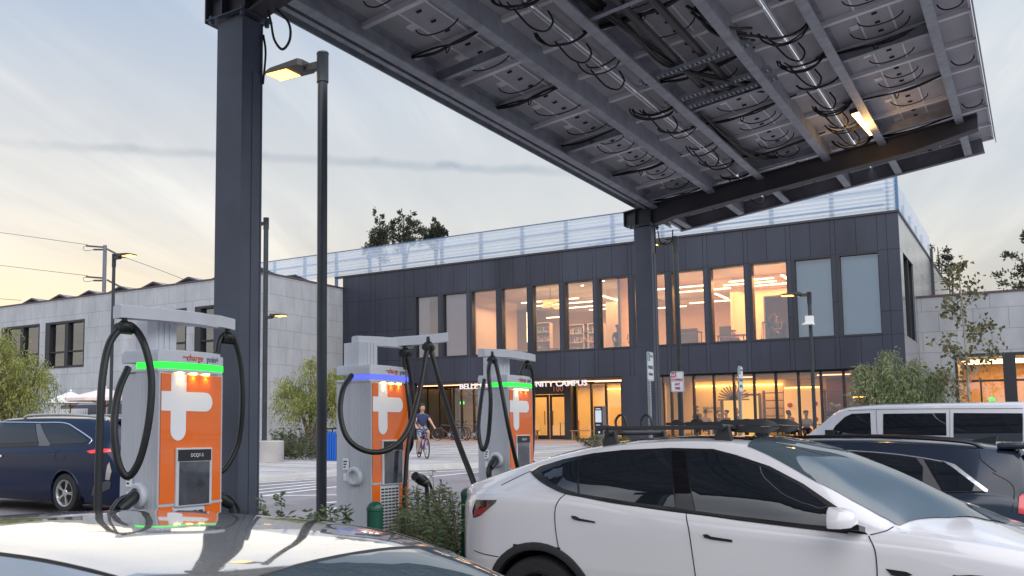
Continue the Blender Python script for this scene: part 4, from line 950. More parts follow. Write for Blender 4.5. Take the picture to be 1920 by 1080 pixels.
        o = b.build('body', [s.paint, mat('arch_liner', (.008, .008, .009), .8)], s.T, smooth=True)
        return o
    def patch(s, name, poly, m, off=.004, far=True, step=.07, parent=None):
        out = []
        for fr in ((False, True) if far else (False,)):
            bm = clip2d(poly, step)
            for v in bm.verts: v.co = s.side(v.co.x, v.co.y, off, fr)-ORG[s.T.name]
            bmesh.ops.recalc_face_normals(bm, faces=bm.faces)
            for f in bm.faces:
                f.smooth = True
                if (f.normal.y > 0) != fr: f.normal_flip()
            me = bpy.data.meshes.new(name); bm.to_mesh(me); bm.free(); me.materials.append(m); o = link(name, me, parent or s.T); ORG[o.name] = ORG[s.T.name]; out.append(o)
        return out
    def toppatch(s, name, poly, m, off=.004, step=.09):
        bm = clip2d(poly, step)
        for v in bm.verts: v.co = Vector((v.co.x, v.co.y, s.zat(v.co.x, v.co.y)+off))-ORG[s.T.name]
        for f in bm.faces: f.smooth = True
        bm.normal_update()
        for f in bm.faces:
            if f.normal.z < 0: f.normal_flip()
        me = bpy.data.meshes.new(name); bm.to_mesh(me); bm.free(); me.materials.append(m); o = link(name, me, s.T); ORG[o.name] = ORG[s.T.name]; return o
    def line(s, b, pts, r=.004, off=.001, n=5, flat=1., smooth=4, both=False):
        P = spline([(p[0], p[1], 0) for p in pts], smooth)
        b.tube([s.side(p.x, p.y, off) for p in P], r, n)
        if both: b.tube([s.side(p.x, p.y, off, True) for p in P], r, n)
    def ring(s, name, ax, az, r0, r1, m, off=.012):
        for fr in (False, True):
            k = 28; A = np.linspace(-.25, math.pi+.25, k); V_ = []
            for t in A:
                for r, o in ((r0-.01, -.05), (r0, off), ((r0+r1)/2, off+.006), (r1, off), (r1+.004, -.004)):
                    V_.append(s.side(ax+r*math.cos(t), max(s.zg+s.zs-.02, s.zg+az+r*math.sin(t)), o, fr))
            b = MB(); b.add(V_, [(i*5+j, i*5+j+1, i*5+j+6, i*5+j+5) for i in range(k-1) for j in range(4)]); b.build(name, m, s.T, smooth=True)
def wheel(T, x, zc, y, sgn, R_, m_rim, spokes=10, w=.22, dark=False):
    # sgn -1: outer face towards -Y
    ty = mat('tyre', (.014, .014, .015), .75, bump=.5, bscale=60)
    r1 = R_*.68; o = [(r1, -w*.5), (R_*.80, -w*.52), (R_*.93, -w*.50), (R_*.985, -w*.40), (R_, -w*.25), (R_, w*.25), (R_*.985, w*.4), (R_*.93, w*.5), (r1, w*.5)]
    b = MB(); b.lathe([(r, h+y-sgn*w*.5) for r, h in o], (x, 0, zc), 'y', 40, caps=False)
    for k in range(3):
        h = y-sgn*w*.5+(-.06+.06*k); b.lathe([(R_+.001, h-.004), (R_-.008, h), (R_+.001, h+.004)], (x, 0, zc), 'y', 40, caps=False)
    wh = b.build('wheel', ty, T, smooth=True)
    yf = y+sgn*.0; b = MB(); b.lathe([(r1+.002, yf-sgn*.0), (r1-.015, yf-sgn*.004), (r1-.03, yf-sgn*.03), (r1-.04, yf-sgn*.16)], (x, 0, zc), 'y', 36, caps=False)
    b.lathe([(.07, yf-sgn*.02), (.06, yf-sgn*.012), (.03, yf-sgn*.01), (.002, yf-sgn*.01)], (x, 0, zc), 'y', 20)
    for k in range(spokes):
        for e in (-.10, .10):
            a = 2*math.pi*k/spokes; a2 = a+e
            b.bar((x+.05*math.cos(a), yf-sgn*.025, zc+.05*math.sin(a)), (x+(r1-.015)*math.cos(a2), yf-sgn*.018, zc+(r1-.015)*math.sin(a2)), .02, .026, up=(0, 1, 0))
    b.build('rim', m_rim, wh, smooth=False)
    b = MB(); b.lathe([(r1-.03, yf-sgn*.12), (.002, yf-sgn*.12)], (x, 0, zc), 'y', 30, caps=False); b.build('brake_disc', mat('disc_dark', (.02, .02, .02), .6), wh)
gapm = mat('panel_shadow', (.01, .01, .011), .7)
cg = mat('car_glass', (.010, .013, .018), .015, spec=.75)
trim = mat('black_trim', (.012, .012, .013), .28)
chrome = mat('bright_trim', (.80, .81, .84), .18, metal=.8)
alloy = mat('alloy', (.50, .49, .48), .3, metal=.8); darkrim = mat('dark_alloy', (.02, .02, .022), .35, metal=.3)
redlamp = mat('red_lens', (.30, .008, .012), .08, coat=1)
seatm = mat('seat_dark', (.02, .02, .022), .7)
# ---- white hatchback with roof rack
wp = mat('white_paint', (.66, .645, .66), .18, coat=1., var=.015, scale=1.)
T = thing('parked_car', (-1.9, 7.9, 0), 'white hatchback with dark windows under a black roof rack, beside the middle charger', 'car', 'cars parked at the chargers')
ty = Car(T, -4.20, .49, 7.9, 0,
    top=[(-4.20, 1.16), (-4.15, 1.225), (-4.05, 1.262), (-3.9, 1.315), (-3.6, 1.418), (-3.3, 1.51), (-2.9, 1.598), (-2.5, 1.646), (-2.1, 1.662), (-1.7, 1.648), (-1.35, 1.585), (-.9, 1.415), (-.5, 1.205), (-.25, 1.085), (-.1, 1.03), (.05, .995), (.25, .94), (.4, .86), (.49, .72)],
    W=[(-4.20, .40), (-4.15, .53), (-4.07, .68), (-3.98, .80), (-3.86, .88), (-3.7, .93), (-3.3, .955), (-2, .955), (-1, .95), (-.38, .955), (.15, .925), (.38, .82), (.49, .62)],
    belt=[(-4.2, 1.07), (-4.0, 1.15), (-3.6, 1.20), (-3.2, 1.215), (-2.2, 1.125), (-1.0, 1.055), (-.6, 1.03), (0, .95), (.35, .84), (.49, .66)],
    wr=[(-4.2, .64), (-3.9, .68), (-3.4, .70), (-2.5, .72), (-1.9, .72), (-1.35, .73), (-.8, .79), (-.4, .79), (0, .80), (.3, .74), (.49, .5)],
    crown=[(-4.2, .05), (-3.5, .07), (-2.0, .065), (-1.6, .09), (-1.3, .135), (-.9, .25), (-.78, .29), (-.55, .20), (-.25, .07), (.1, .035), (.49, .04)],
    zs=.30, zw=.66, arches=((-3.27, .36), (-.38, .36)), Ra=.445, paint=wp)
ty.body()
def tpx(*pts): return [ty.px(x, y) for x, y in pts]
DLO = tpx((996.5, 884.6), (1012, 875), (1057, 861), (1113, 850), (1169, 843.7), (1259, 840), (1338, 842), (1380, 853), (1443, 874), (1506, 907), (1569, 950), (1613, 988), (1628, 1003), (1581, 997), (1506, 988.5), (1400, 975.4), (1282, 960), (1169, 944.5), (1085, 929), (1051, 920.6), (1017.5, 903.7))
ty.patch('window_surround', DLO, trim, .003, step=.05)
for nm, P in (('window', [(1015.5, 886.5), (1057, 870), (1084, 863.5), (1084, 925), (1057, 916.5), (1030, 902)]),
              ('window', [(1088, 862.5), (1140, 852.5), (1200, 846.5), (1259, 845), (1266, 951.5), (1180, 941), (1088, 926)]),
              ('window', [(1286, 846), (1336, 848), (1378, 859), (1440, 880), (1500, 911), (1550, 948), (1560, 988), (1504, 983), (1400, 970.5), (1305, 958)])):
    ty.patch(nm, tpx(*P), cg, .0065)
ty.patch('pillar_trim', tpx((1261, 845), (1284, 846), (1303, 958), (1268, 952)), mat('gloss_black', (.006, .006, .007), .06), .006, step=.05)
ty.toppatch('roof_glass', [(-3.35, 7.42), (-3.35, 8.38), (-2.2, 8.42), (-1.42, 8.46), (-1.42, 7.34), (-2.2, 7.38)], cg)
nearw = [ty.hit(x, y) for x, y in ((1402, 839), (1450, 861), (1530, 906), (1600, 943), (1650, 969), (1686, 988))]
P = nearw+[(-.52, 7.36), (-.34, 7.5), (-.24, 7.72), (-.22, 7.9)]; P = P+[(q[0], 15.8-q[1]) for q in P[-2::-1]]
ty.toppatch('windscreen', P, mat('windscreen_glass', (.06, .085, .10), .02, spec=1.), .008, .035)
b = MB(); ty.line(b, tpx((1287, 963), (1291, 990), (1297, 1030), (1304, 1080), (1308, 1110)), both=True); ty.line(b, tpx((1063, 924), (1048, 938), (1041, 955), (1041, 985), (1046, 1020), (1050, 1032)), both=True)
ty.line(b, tpx((1629, 1005), (1640, 1030), (1644, 1060), (1645, 1090)), both=True); ty.line(b, tpx((889, 1032), (905, 1038), (935, 1044)), both=True); ty.line(b, tpx((940, 910), (968, 896), (994, 884)), both=True); ty.line(b, tpx((1632, 1003), (1660, 996), (1675, 988)), both=True)
b.each('panel_gap', gapm, T)
for P in ([(1071, 967), (1080, 967.5), (1088, 972), (1116, 977.5), (1117, 981), (1085, 976.5), (1074, 973)], [(1318, 1002), (1326, 1001.5), (1334, 1006), (1373, 1012), (1374, 1017), (1334, 1011.5), (1321, 1008)]): ty.patch('door_handle', tpx(*P), trim, .008)
for ax in (-3.27, -.38): ty.ring('arch_trim', ax, .36, .405, .462, mat('arch_plastic', (.02, .02, .022), .6))
ty.patch('tail_lamp', tpx((886, 958), (893, 937.5), (932, 937.5), (928, 944), (912, 957), (902, 966), (888, 971)), mat('smoke_lens', (.035, .012, .016), .08, coat=1), .006, step=.04); ty.patch('lamp_garnish', tpx((891, 955), (915, 951), (921, 949), (912, 957), (902, 965), (889, 969)), redlamp, .009, step=.04)
ty.patch('side_badge', tpx((1660, 1066), (1700, 1072), (1712, 1078), (1690, 1083), (1672, 1078)), trim, .008)
b = MB(); b.box(-4.212, -4.19, 7.60, 8.20, .90, .99); b.build('rear_lamp_bar', redlamp, T)
b = MB(); b.box(-4.225, -4.12, 7.58, 8.22, .32, .50); b.build('bumper_insert', trim, T, bevel=.02)
b = MB(); ty.line(b, tpx((996, 885), (1017, 904), (1051, 921.5), (1085, 930), (1169, 945.5), (1282, 961), (1400, 976.5), (1506, 989.5), (1590, 999)), .009, .002, both=True); b.each('belt_moulding', trim, T)
for s_, far in ((-1, False), (1, True)):
    m0 = ty.side(-1.02, 1.055, .0, far); b = MB()
    b.bar(m0, m0+Vector((-.02, s_*.10, .02)), .09, .035); b.cm = 1
    c = m0+Vector((-.06, s_*.185, .075)); prof = []
    V_ = []
    for (yy, zz) in ((-.115, -.055), (-.11, .03), (-.07, .072), (.02, .078), (.085, .055), (.115, .0), (.11, -.055)): V_.append((yy, zz))
    for fx_, sc_ in ((-.07, 1.), (.0, .98), (.06, .82), (.085, .5)): pass
    P = [(c.x+fx_, c.y-s_*yy*sc_*-1, c.z+zz*sc_) for fx_, sc_ in ((-.075, .93), (-.06, 1.), (.0, .97), (.06, .80), (.085, .45)) for yy, zz in V_]
    k = len(V_); b.add(P, [(i*k+j, i*k+(j+1) % k, (i+1)*k+(j+1) % k, (i+1)*k+j) for i in range(4) for j in range(k)]+[tuple(range(k)), tuple(4*k+j for j in range(k))])
    b.build('mirror', [trim, wp], T, smooth=True)
for ax in (-3.27, -.38):
    wheel(T, ax, .355, 7.9-.945, -1, .355, darkrim, 5, .25); wheel(T, ax, .355, 7.9+.945, 1, .355, darkrim, 5, .25)
# roof rack with ski clamps: rests on the car
RK = thing('roof_rack', (-2.3, 7.9, 1.6), 'black roof rack with two long ski clamps on top of the white car', 'roof rack')
rk = mat('rack_black', (.018, .018, .020), .42, var=.15, scale=9); rsil = mat('rack_bar', (.05, .05, .055), .35, metal=.4)
fxs = [float(onY(1152, 830, 7.36)[0]), float(onY(1363, 830, 7.36)[0])]
for x in fxs:
    for y in (7.30, 8.50):
        z = ty.zat(x, y)-.01; b = MB(); V_ = []
        for t, wx, wy in ((-.02, .065, .04), (.03, .060, .038), (.09, .045, .032), (.115, .04, .03)): V_ += [(x-wx, y-wy, z+t), (x+wx, y-wy, z+t), (x+wx*.9, y+wy, z+t), (x-wx*.9, y+wy, z+t)]
        b.add(V_, [(i*4+j, i*4+(j+1) % 4, i*4+4+(j+1) % 4, i*4+4+j) for i in range(3) for j in range(4)]+[(0, 1, 2, 3), (12, 13, 14, 15)]); b.build('foot', rk, RK, bevel=.01)
    b = MB(); zb = ty.zat(x, 7.37)+.085; b.tube([(x, 7.2, zb), (x, 8.6, zb)], .022, 10); b.build('crossbar', rk, RK, smooth=True)
zr = ty.zat(fxs[0], 7.37)+.122
b = MB(); P = onY(1128, 800, 7.5); Q = onY(1352, 803, 7.5); b.bar((P[0], 7.5, zr), (Q[0]+.1, 7.5, zr+.005), .07, .032); b.bar((P[0]-.03, 7.5, zr+.003), (P[0]+.06, 7.5, zr+.003), .10, .04)
b.build('wheel_tray', rsil, RK, bevel=.008)
for px_ in (1166, 1214):
    p = onY(px_, 797, 7.5); b = MB(); b.tube([(p[0]-.045, 7.5, zr), (p[0]-.05, 7.5, zr+.06), (p[0]-.015, 7.5, zr+.105), (p[0]+.025, 7.5, zr+.08), (p[0]+.04, 7.5, zr)], .010, 6, smooth=4); b.build('wheel_strap', rk, RK, smooth=True)
for (x0_, x1_, yy, dz) in ((1250, 1461, 7.62, .0), (1287, 1500, 7.95, .008)):
    a = onY(x0_, 800, yy)[0]; c = onY(x1_, 806, yy)[0]; L_ = c-a; zc_ = zr+.018+dz
    for hi in (0, 1):
        b = MB(); V_ = []; n = 18
        for i in range(n+1):
            t = i/n; x = a+L_*t; wd = .042*(1-.9*max(0, (t-.9)/.1)**2)*(1-.5*max(0, (.06-t)/.06)); th = .028+.026*sstep(.45, .7, t)
            if t > .88: th *= 1-.75*((t-.88)/.12)**2
            zl, zh = (zc_-th, zc_-.002) if not hi else (zc_+.004, zc_+th*.9)
            sag = -.01*sstep(.8, 1, t)
            V_ += [(x, yy-wd, zl+sag), (x, yy+wd, zl+sag), (x, yy+wd*.85, zh+sag), (x, yy-wd*.85, zh+sag)]
        b.add(V_, [(i*4+j, i*4+(j+1) % 4, i*4+4+(j+1) % 4, i*4+4+j) for i in range(n) for j in range(4)]+[(0, 1, 2, 3), (n*4, n*4+1, n*4+2, n*4+3)])
        if hi:
            for t in (.10, .55): b.ball((a+L_*t, yy, zc_+.03), .05, 10, sc=(1, .5, .38))
        b.build('ski_clamp', rk, RK, smooth=True)
    b = MB(); b.box(a+L_*.86, a+L_*.94, yy-.046, yy-.042, zc_-.012, zc_-.004); b.build('clamp_mark', mat('grey_mark', (.25, .2, .2), .6), RK)
# ---- dark blue crossover
bp_ = mat('deep_blue_paint', (.017, .025, .042), .16, coat=.35, spec=.3, var=.05, scale=1.)
T = thing('parked_car', (-2.5, 10.85, 0), 'dark blue crossover with rear spoiler between the white hatchback and the white van', 'car', 'cars parked at the chargers')
so2 = Car(T, -4.9, -.05, 10.85, 0,
    top=[(-4.9, .72), (-4.75, .92), (-4.4, 1.02), (-3.75, 1.12), (-3.5, 1.2), (-2.9, 1.45), (-2.5, 1.585), (-2.0, 1.635), (-1.4, 1.64), (-.9, 1.62), (-.5, 1.59), (-.24, 1.56), (-.16, 1.50), (-.10, 1.30), (-.05, 1.02)],
    W=[(-4.9, .66), (-4.7, .84), (-4.3, .92), (-3, .95), (-1, .95), (-.5, .935), (-.25, .89), (-.12, .83), (-.05, .76)],
    belt=[(-4.9, .65), (-4.5, .92), (-3.6, 1.03), (-2, 1.08), (-1, 1.12), (-.4, 1.15), (-.1, 1.08), (-.05, .9)],
    wr=[(-4.9, .5), (-4.5, .74), (-3.6, .78), (-2.9, .70), (-2.2, .64), (-1, .63), (-.3, .64), (-.05, .62)],
    crown=[(-4.9, .03), (-4, .04), (-3.5, .12), (-2.9, .16), (-2.2, .09), (-1, .08), (-.3, .07), (-.05, .05)], zs=.32, zw=.70, arches=((-4.0, .37), (-1.12, .37)), Ra=.42, paint=bp_)
so2.body()
def spx(*pts): return [so2.px(x, y) for x, y in pts]
so2.patch('window', spx((1583, 847), (1660, 853), (1717, 860), (1729, 875), (1728, 920), (1660, 921), (1590, 921)), cg, .005)
so2.patch('pillar_trim', spx((1718, 860), (1731, 861), (1766, 921), (1730, 920), (1731, 876)), mat('pillar_grey', (.09, .085, .09), .25), .005)
so2.patch('window', spx((1734, 862), (1777, 870), (1820, 896), (1848, 921), (1767, 921)), cg, .005)
so2.patch('window', spx((1500, 846), (1556, 847), (1545, 870), (1520, 880), (1480, 880)), cg, .005)
so2.patch('pillar_trim', spx((1558, 847), (1581, 847), (1575, 880), (1548, 875)), MATS['pillar_grey'], .005)
b = MB(); so2.line(b, spx((1500, 844.5), (1583, 845.5), (1660, 850.5), (1720, 858), (1766, 866)), .008, .004, both=True); b.each('window_moulding', chrome, T, smooth=True)
so2.patch('pillar_garnish', spx((1766, 864), (1790, 871), (1853, 919), (1850, 924), (1845, 921), (1785, 876)), chrome, .007, step=.05)
b = MB(); so2.line(b, spx((1660, 922.5), (1766, 922.5), (1850, 923)), .006, .004, both=True); so2.line(b, spx((1766, 923), (1773, 942), (1777, 965)), both=True); so2.line(b, spx((1861, 886), (1900, 912), (1898, 960)), both=True); so2.line(b, spx((1837, 845), (1840, 862), (1868, 885)), .005, both=True); b.each('panel_gap', gapm, T)
so2.patch('tail_lamp', spx((1911, 932), (1918, 925), (1924, 930), (1922, 965), (1909, 962)), mat('bright_red_lens', (.55, .02, .03), .1, coat=1), .008, step=.05)
so2.patch('door_handle', spx((1726, 944), (1762, 948), (1762, 953), (1728, 950)), bp_, .02)
b = MB(); b.prism([(10.2, 1.535), (11.5, 1.535), (11.5, 1.59), (10.2, 1.59)], -.35, -.10, 'x'); b.build('spoiler', bp_, T, bevel=.02)
b = MB(); b.add([(-.148, 10.25, 1.50), (-.148, 11.45, 1.50), (-.045, 11.5, 1.12), (-.045, 10.2, 1.12)], [(0, 1, 2, 3)]); b.build('rear_window', mat('rear_glass', (.05, .06, .07), .03, spec=1.), T)
for y in (10.26, 11.44):
    b = MB(); b.tube([(-2.3, y, so2.zat(-2.3, y)), (-2.15, y, so2.zat(-2.15, y)+.05), (-1.3, y, so2.zat(-1.3, y)+.055), (-.62, y, so2.zat(-.62, y)+.045), (-.45, y, so2.zat(-.45, y))], .016, 8, smooth=5); b.build('roof_rail', mat('rail_black', (.03, .03, .035), .25, metal=.5), T, smooth=True)
b = MB(); b.prism([(-.62, so2.zat(-.62, 10.85)-.01), (-.38, so2.zat(-.45, 10.85)-.01), (-.36, so2.zat(-.45, 10.85)+.06), (-.44, so2.zat(-.45, 10.85)+.05)], 10.82, 10.88); b.build('antenna', trim, T)
for ax in (-4.0, -1.12):
    so2.ring('arch_trim', ax, .37, .41, .46, MATS['arch_plastic'])
    for s_ in (-1, 1): wheel(T, ax, .365, 10.85+s_*.94, s_, .365, alloy, 5)
# ---- white passenger van
vp = mat('van_white', (.62, .63, .67), .28, coat=.8, var=.02)
T = thing('parked_van', (-1.5, 21.5, 0), 'white passenger van with long side windows parked behind the dark blue crossover', 'van')
va = Car(T, -5.4, 1.4, 21.5, 0,
    top=[(-5.4, .85), (-5.28, 1.12), (-4.9, 1.32), (-4.2, 1.48), (-3.95, 1.57), (-3.65, 1.82), (-3.32, 2.10), (-3.05, 2.18), (-2.3, 2.22), (0, 2.23), (1.2, 2.21), (1.35, 2.0), (1.4, 1.8)],
    W=[(-5.4, .80), (-5.2, .92), (-4.4, .99), (-3, 1.0), (1, 1.0), (1.3, .97), (1.4, .9)],
    belt=[(-5.4, .75), (-5.1, 1.05), (-4.3, 1.34), (-3.9, 1.40), (-2, 1.40), (1, 1.40), (1.4, 1.38)],
    wr=[(-5.4, .6), (-4.9, .80), (-4.0, .86), (-3.3, .82), (-2.5, .82), (1, .82), (1.4, .78)],
    crown=[(-5.4, .03), (-4.3, .06), (-3.9, .10), (-3.5, .13), (-3.1, .10), (-2, .09), (1.4, .09)], zs=.4, zw=.9, arches=((-4.5, .38), (-.7, .38)), Ra=.43, paint=vp, dx=.06)
va.body()
def vpx(*pts): return [va.px(x, y) for x, y in pts]
va.patch('window', vpx((1551, 821), (1568, 797), (1584, 782), (1597, 776), (1632, 774.5), (1634, 817), (1600, 821)), cg, .006)
va.patch('window', vpx((1656, 776), (1774, 774.5), (1775, 817), (1656, 815)), cg, .006); va.patch('window', vpx((1788, 774.5), (1918, 775), (1918, 829), (1800, 826), (1788, 822)), cg, .006)
xq = [va.px(1960, 776), va.px(2100, 776), va.px(2100, 832), va.px(1960, 831)]
va.patch('window', [(q[0], q[1]) for q in xq], cg, .006)
va.toppatch('windscreen', [(-3.38, 20.75), (-3.38, 22.25), (-3.90, 22.3), (-4.0, 21.9), (-4.0, 21.1), (-3.90, 20.7)], cg, .006)
b = MB(); va.line(b, vpx((1643, 769), (1644, 800), (1647, 850)), .005); va.line(b, vpx((1545, 823), (1600, 824), (1645, 822)), .004); va.line(b, vpx((1781, 769), (1781, 850)), .005); va.line(b, vpx((1590, 769.5), (1700, 767), (1918, 766)), .006); va.line(b, vpx((1556, 826), (1560, 850)), .005); b.each('panel_gap', mat('soft_gap', (.12, .12, .13), .7), T)
for s_, far in ((-1, False), (1, True)):
    m0 = va.side(-3.35, 1.55, 0, far); b = MB(); b.bar(m0, m0+Vector((-.03, s_*.18, .0)), .04, .04); b.box(m0.x-.10, m0.x+.06, m0.y+s_*.15-.11, m0.y+s_*.15+.11, m0.z-.10, m0.z+.16); b.build('mirror', trim, T, bevel=.03)
for ax in (-4.5, -.7):
    for s_ in (-1, 1): wheel(T, ax, .37, 21.5+s_*.98, s_, .37, alloy, 8)
# ---- blue minivan on the street
mp_ = mat('mid_blue_paint', (.004, .011, .036), .14, coat=.2, spec=.3, var=.05, scale=1.)
zg = .25
T = thing('parked_car', (-15.3, 11.6, zg), 'deep blue minivan with chrome window strip and roof rails standing left of the nearest charger', 'minivan')
si = Car(T, -18.3, -12.72, 11.6, zg,
    top=[(-18.3, .68), (-18.15, .9), (-17.8, 1.05), (-17.5, 1.15), (-17.1, 1.40), (-16.7, 1.63), (-16.3, 1.715), (-15.2, 1.735), (-14.0, 1.715), (-13.4, 1.675), (-13.08, 1.63), (-12.98, 1.58), (-12.88, 1.38), (-12.78, 1.08), (-12.72, .85)],
    W=[(-18.3, .68), (-18.05, .86), (-17.5, .95), (-16.4, .99), (-14, .99), (-13.3, .975), (-12.95, .93), (-12.8, .87), (-12.72, .80)],
    belt=[(-18.3, .62), (-17.8, .94), (-17, 1.05), (-15, 1.10), (-13.5, 1.13), (-13, 1.14), (-12.85, 1.0), (-12.72, .75)],
    wr=[(-18.3, .5), (-17.6, .8), (-17.1, .78), (-16.4, .70), (-14, .68), (-13.1, .66), (-12.72, .66)],
    crown=[(-18.3, .03), (-17.5, .08), (-17, .16), (-16.3, .10), (-14, .09), (-13, .08), (-12.72, .05)], zs=.22, zw=.70, arches=((-16.7, .345), (-13.7, .345)), Ra=.40, paint=mp_, dx=.05)
wx = si.px(122, 927)[0]; si.arches = ((wx-3.06, .345), (wx, .345)); si.body()
def ipx(*pts): return [si.px(x, y) for x, y in pts]
si.patch('window', ipx((-60, 796), (0, 794.5), (66, 795), (72, 829), (0, 832), (-60, 834)), cg, .006); si.patch('pillar_trim', ipx((67.5, 795), (76, 795), (95, 833), (92, 836), (73, 836), (73, 829)), mat('pillar_warm', (.10, .10, .105), .3), .005)
si.patch('window', ipx((78, 795.5), (122, 796), (155, 816.5), (167, 827.5), (155.6, 831), (96.5, 833)), cg, .006)
si.patch('window_sill_trim', ipx((-60, 834), (0, 832.5), (72, 829.5), (73, 836), (0, 839), (-60, 841)), trim, .005)
b = MB(); si.line(b, ipx((-60, 792.3), (0, 792), (75, 792.7), (122, 793.6), (145, 805), (166, 819), (173, 825.5), (168, 832.5)), .013, .006, both=True); b.each('window_moulding', chrome, T, smooth=True)
b = MB(); si.line(b, ipx((68, 785), (76, 794)), both=True); si.line(b, ipx((96, 836), (104, 846), (103, 862)), both=True); si.line(b, ipx((0, 851), (50, 849), (104, 848), (190, 842)), .003, both=True); si.line(b, ipx((161, 786), (167, 800), (180, 812)), both=True)
P = [(114 + 9*math.cos(t), 854+10*math.sin(t)) for t in np.linspace(0, 2*math.pi, 14)]; si.line(b, ipx(*P), .0035); b.each('panel_gap', gapm, T)
si.patch('tail_lamp', ipx((163, 846), (191, 841.5), (208, 842), (209, 848), (192, 849), (170, 850.5)), mat('lit_red_lens', (.5, .02, .02), .1, coat=1, emit=(1, .03, .02), es=.5), .010, step=.05)
si.patch('rear_reflector', ipx((202, 872), (206, 866), (210, 884), (206, 900), (198, 899)), mat('reflector_chrome', (.6, .55, .5), .2, metal=.8), .010, step=.05)
si.patch('lower_bumper', ipx((176, 912), (204, 900), (209, 905), (207, 916), (190, 924), (172, 930)), mat('bumper_grey', (.05, .052, .06), .5), .012, step=.06)
si.patch('door_handle', ipx((-12, 853), (5, 853), (5, 857), (-12, 858)), chrome, .02)
b = MB(); b.prism([(10.95, 1.60+zg), (12.25, 1.60+zg), (12.25, 1.66+zg), (10.95, 1.66+zg)], -13.22, -12.90, 'x'); b.build('spoiler', mp_, T, bevel=.02)
for y in (10.98, 12.22):
    b = MB(); b.tube([(-13.35, y, si.zat(-13.35, y)), (-13.55, y, si.zat(-13.55, y)+.045), (-14.6, y, si.zat(-14.6, y)+.06), (-15.6, y, si.zat(-15.6, y)+.05), (-15.8, y, si.zat(-15.8, y))], .022, 8, smooth=5); b.build('roof_rail', mat('rail_silver', (.45, .42, .40), .3, metal=.7), T, smooth=True)
for ax in (wx-3.06, wx):
    for s_ in (-1, 1): wheel(T, ax, zg+.345, 11.6+s_*.98, s_, .345, alloy, 5)
    si.ring('arch_lip', ax, .345, .39, .415, mp_, .004)
# ---- grey saloon whose dusty roof fills the bottom of the view
gp = mat('dusty_grey_paint', (.54, .53, .51), .05, metal=.66, var=.03, scale=2.5, coat=1.)
nt2 = gp.node_tree; bs = nt2.nodes['Principled BSDF']
tcx = nn(nt2, 'ShaderNodeTexCoord'); vz = nn(nt2, 'ShaderNodeTexNoise'); vz.inputs['Scale'].default_value = 160; vz.inputs['Detail'].default_value = 2; nt2.links.new(tcx.outputs['Object'], vz.inputs['Vector'])
rmp = nn(nt2, 'ShaderNodeMapRange'); rmp.inputs['From Min'].default_value = .60; rmp.inputs['From Max'].default_value = .72; rmp.inputs['To Min'].default_value = .03; rmp.inputs['To Max'].default_value = .3; nt2.links.new(vz.outputs['Fac'], rmp.inputs[0]); nt2.links.new(rmp.outputs[0], bs.inputs['Coat Roughness'])
T = thing('parked_car', (-2.3, 1.95, 0), 'dusty grey saloon car seen from above its roof, nearest to the viewer', 'car', 'cars parked at the chargers')
gc = Car(T, -4.75, .15, 1.95, 0,
    top=[(-4.75, .80), (-4.65, .98), (-4.3, 1.10), (-3.8, 1.255), (-3.2, 1.375), (-2.7, 1.425), (-2.35, 1.44), (-2.0, 1.437), (-1.6, 1.412), (-1.35, 1.365), (-1.0, 1.215), (-.6, 1.01), (-.45, .97), (0, .90), (.15, .7)],
    W=[(-4.75, .66), (-4.6, .80), (-4.2, .88), (-3.4, .92), (-1, .92), (-.2, .90), (.15, .8)],
    belt=[(-4.75, .70), (-4.4, .94), (-3.8, 1.0), (-2.5, .97), (-1, .92), (-.5, .90), (.15, .6)],
    wr=[(-4.75, .5), (-4.2, .58), (-3.4, .56), (-2.4, .575), (-1.8, .58), (-1.3, .60), (-.7, .72), (-.3, .74), (.15, .6)],
    crown=[(-4.75, .03), (-4.2, .05), (-3.4, .07), (-2.4, .065), (-1.7, .06), (-1.3, .11), (-.7, .10), (-.4, .05), (.15, .03)], zs=.25, zw=.6, arches=((-3.8, .33), (-.95, .33)), Ra=.39, paint=gp, dx=.04)
gc.body()
gc.patch('window', [(-3.75, 1.10), (-3.3, 1.24), (-2.8, 1.318), (-2.3, 1.335), (-1.9, 1.325), (-1.55, 1.27), (-1.2, 1.12), (-1.0, .99), (-1.8, .985), (-3.0, 1.0)], cg, .005)
gc.toppatch('windscreen', [(-1.44, 1.44), (-1.44, 2.46), (-1.0, 2.55), (-.68, 2.6), (-.56, 2.3), (-.54, 1.95), (-.56, 1.6), (-.68, 1.3), (-1.0, 1.35)], MATS['windscreen_glass'], .004, .06)
gc.toppatch('rear_window', [(-3.3, 1.46), (-3.3, 2.44), (-4.1, 2.42), (-4.16, 1.95), (-4.1, 1.48)], cg, .004)
b = MB(); b.tube([(-1.435, y, gc.zat(-1.435, y)+.002) for y in np.linspace(1.42, 2.48, 14)], .006, 6)
for y in (1.40, 2.50): b.tube([(x, y, gc.zat(x, y)+.0) for x in np.linspace(-3.4, -1.5, 24)], .006, 6)
b.tube([(x, 2.52+.12*(x+1.44), gc.zat(x, 2.52+.12*(x+1.44))+.004) for x in np.linspace(-1.44, -.75, 12)], .012, 6)
b.each('roof_moulding', trim, T, smooth=True)
for ax in (-3.8, -.95):
    for s_ in (-1, 1): wheel(T, ax, .33, 1.95+s_*.90, s_, .33, alloy, 5)
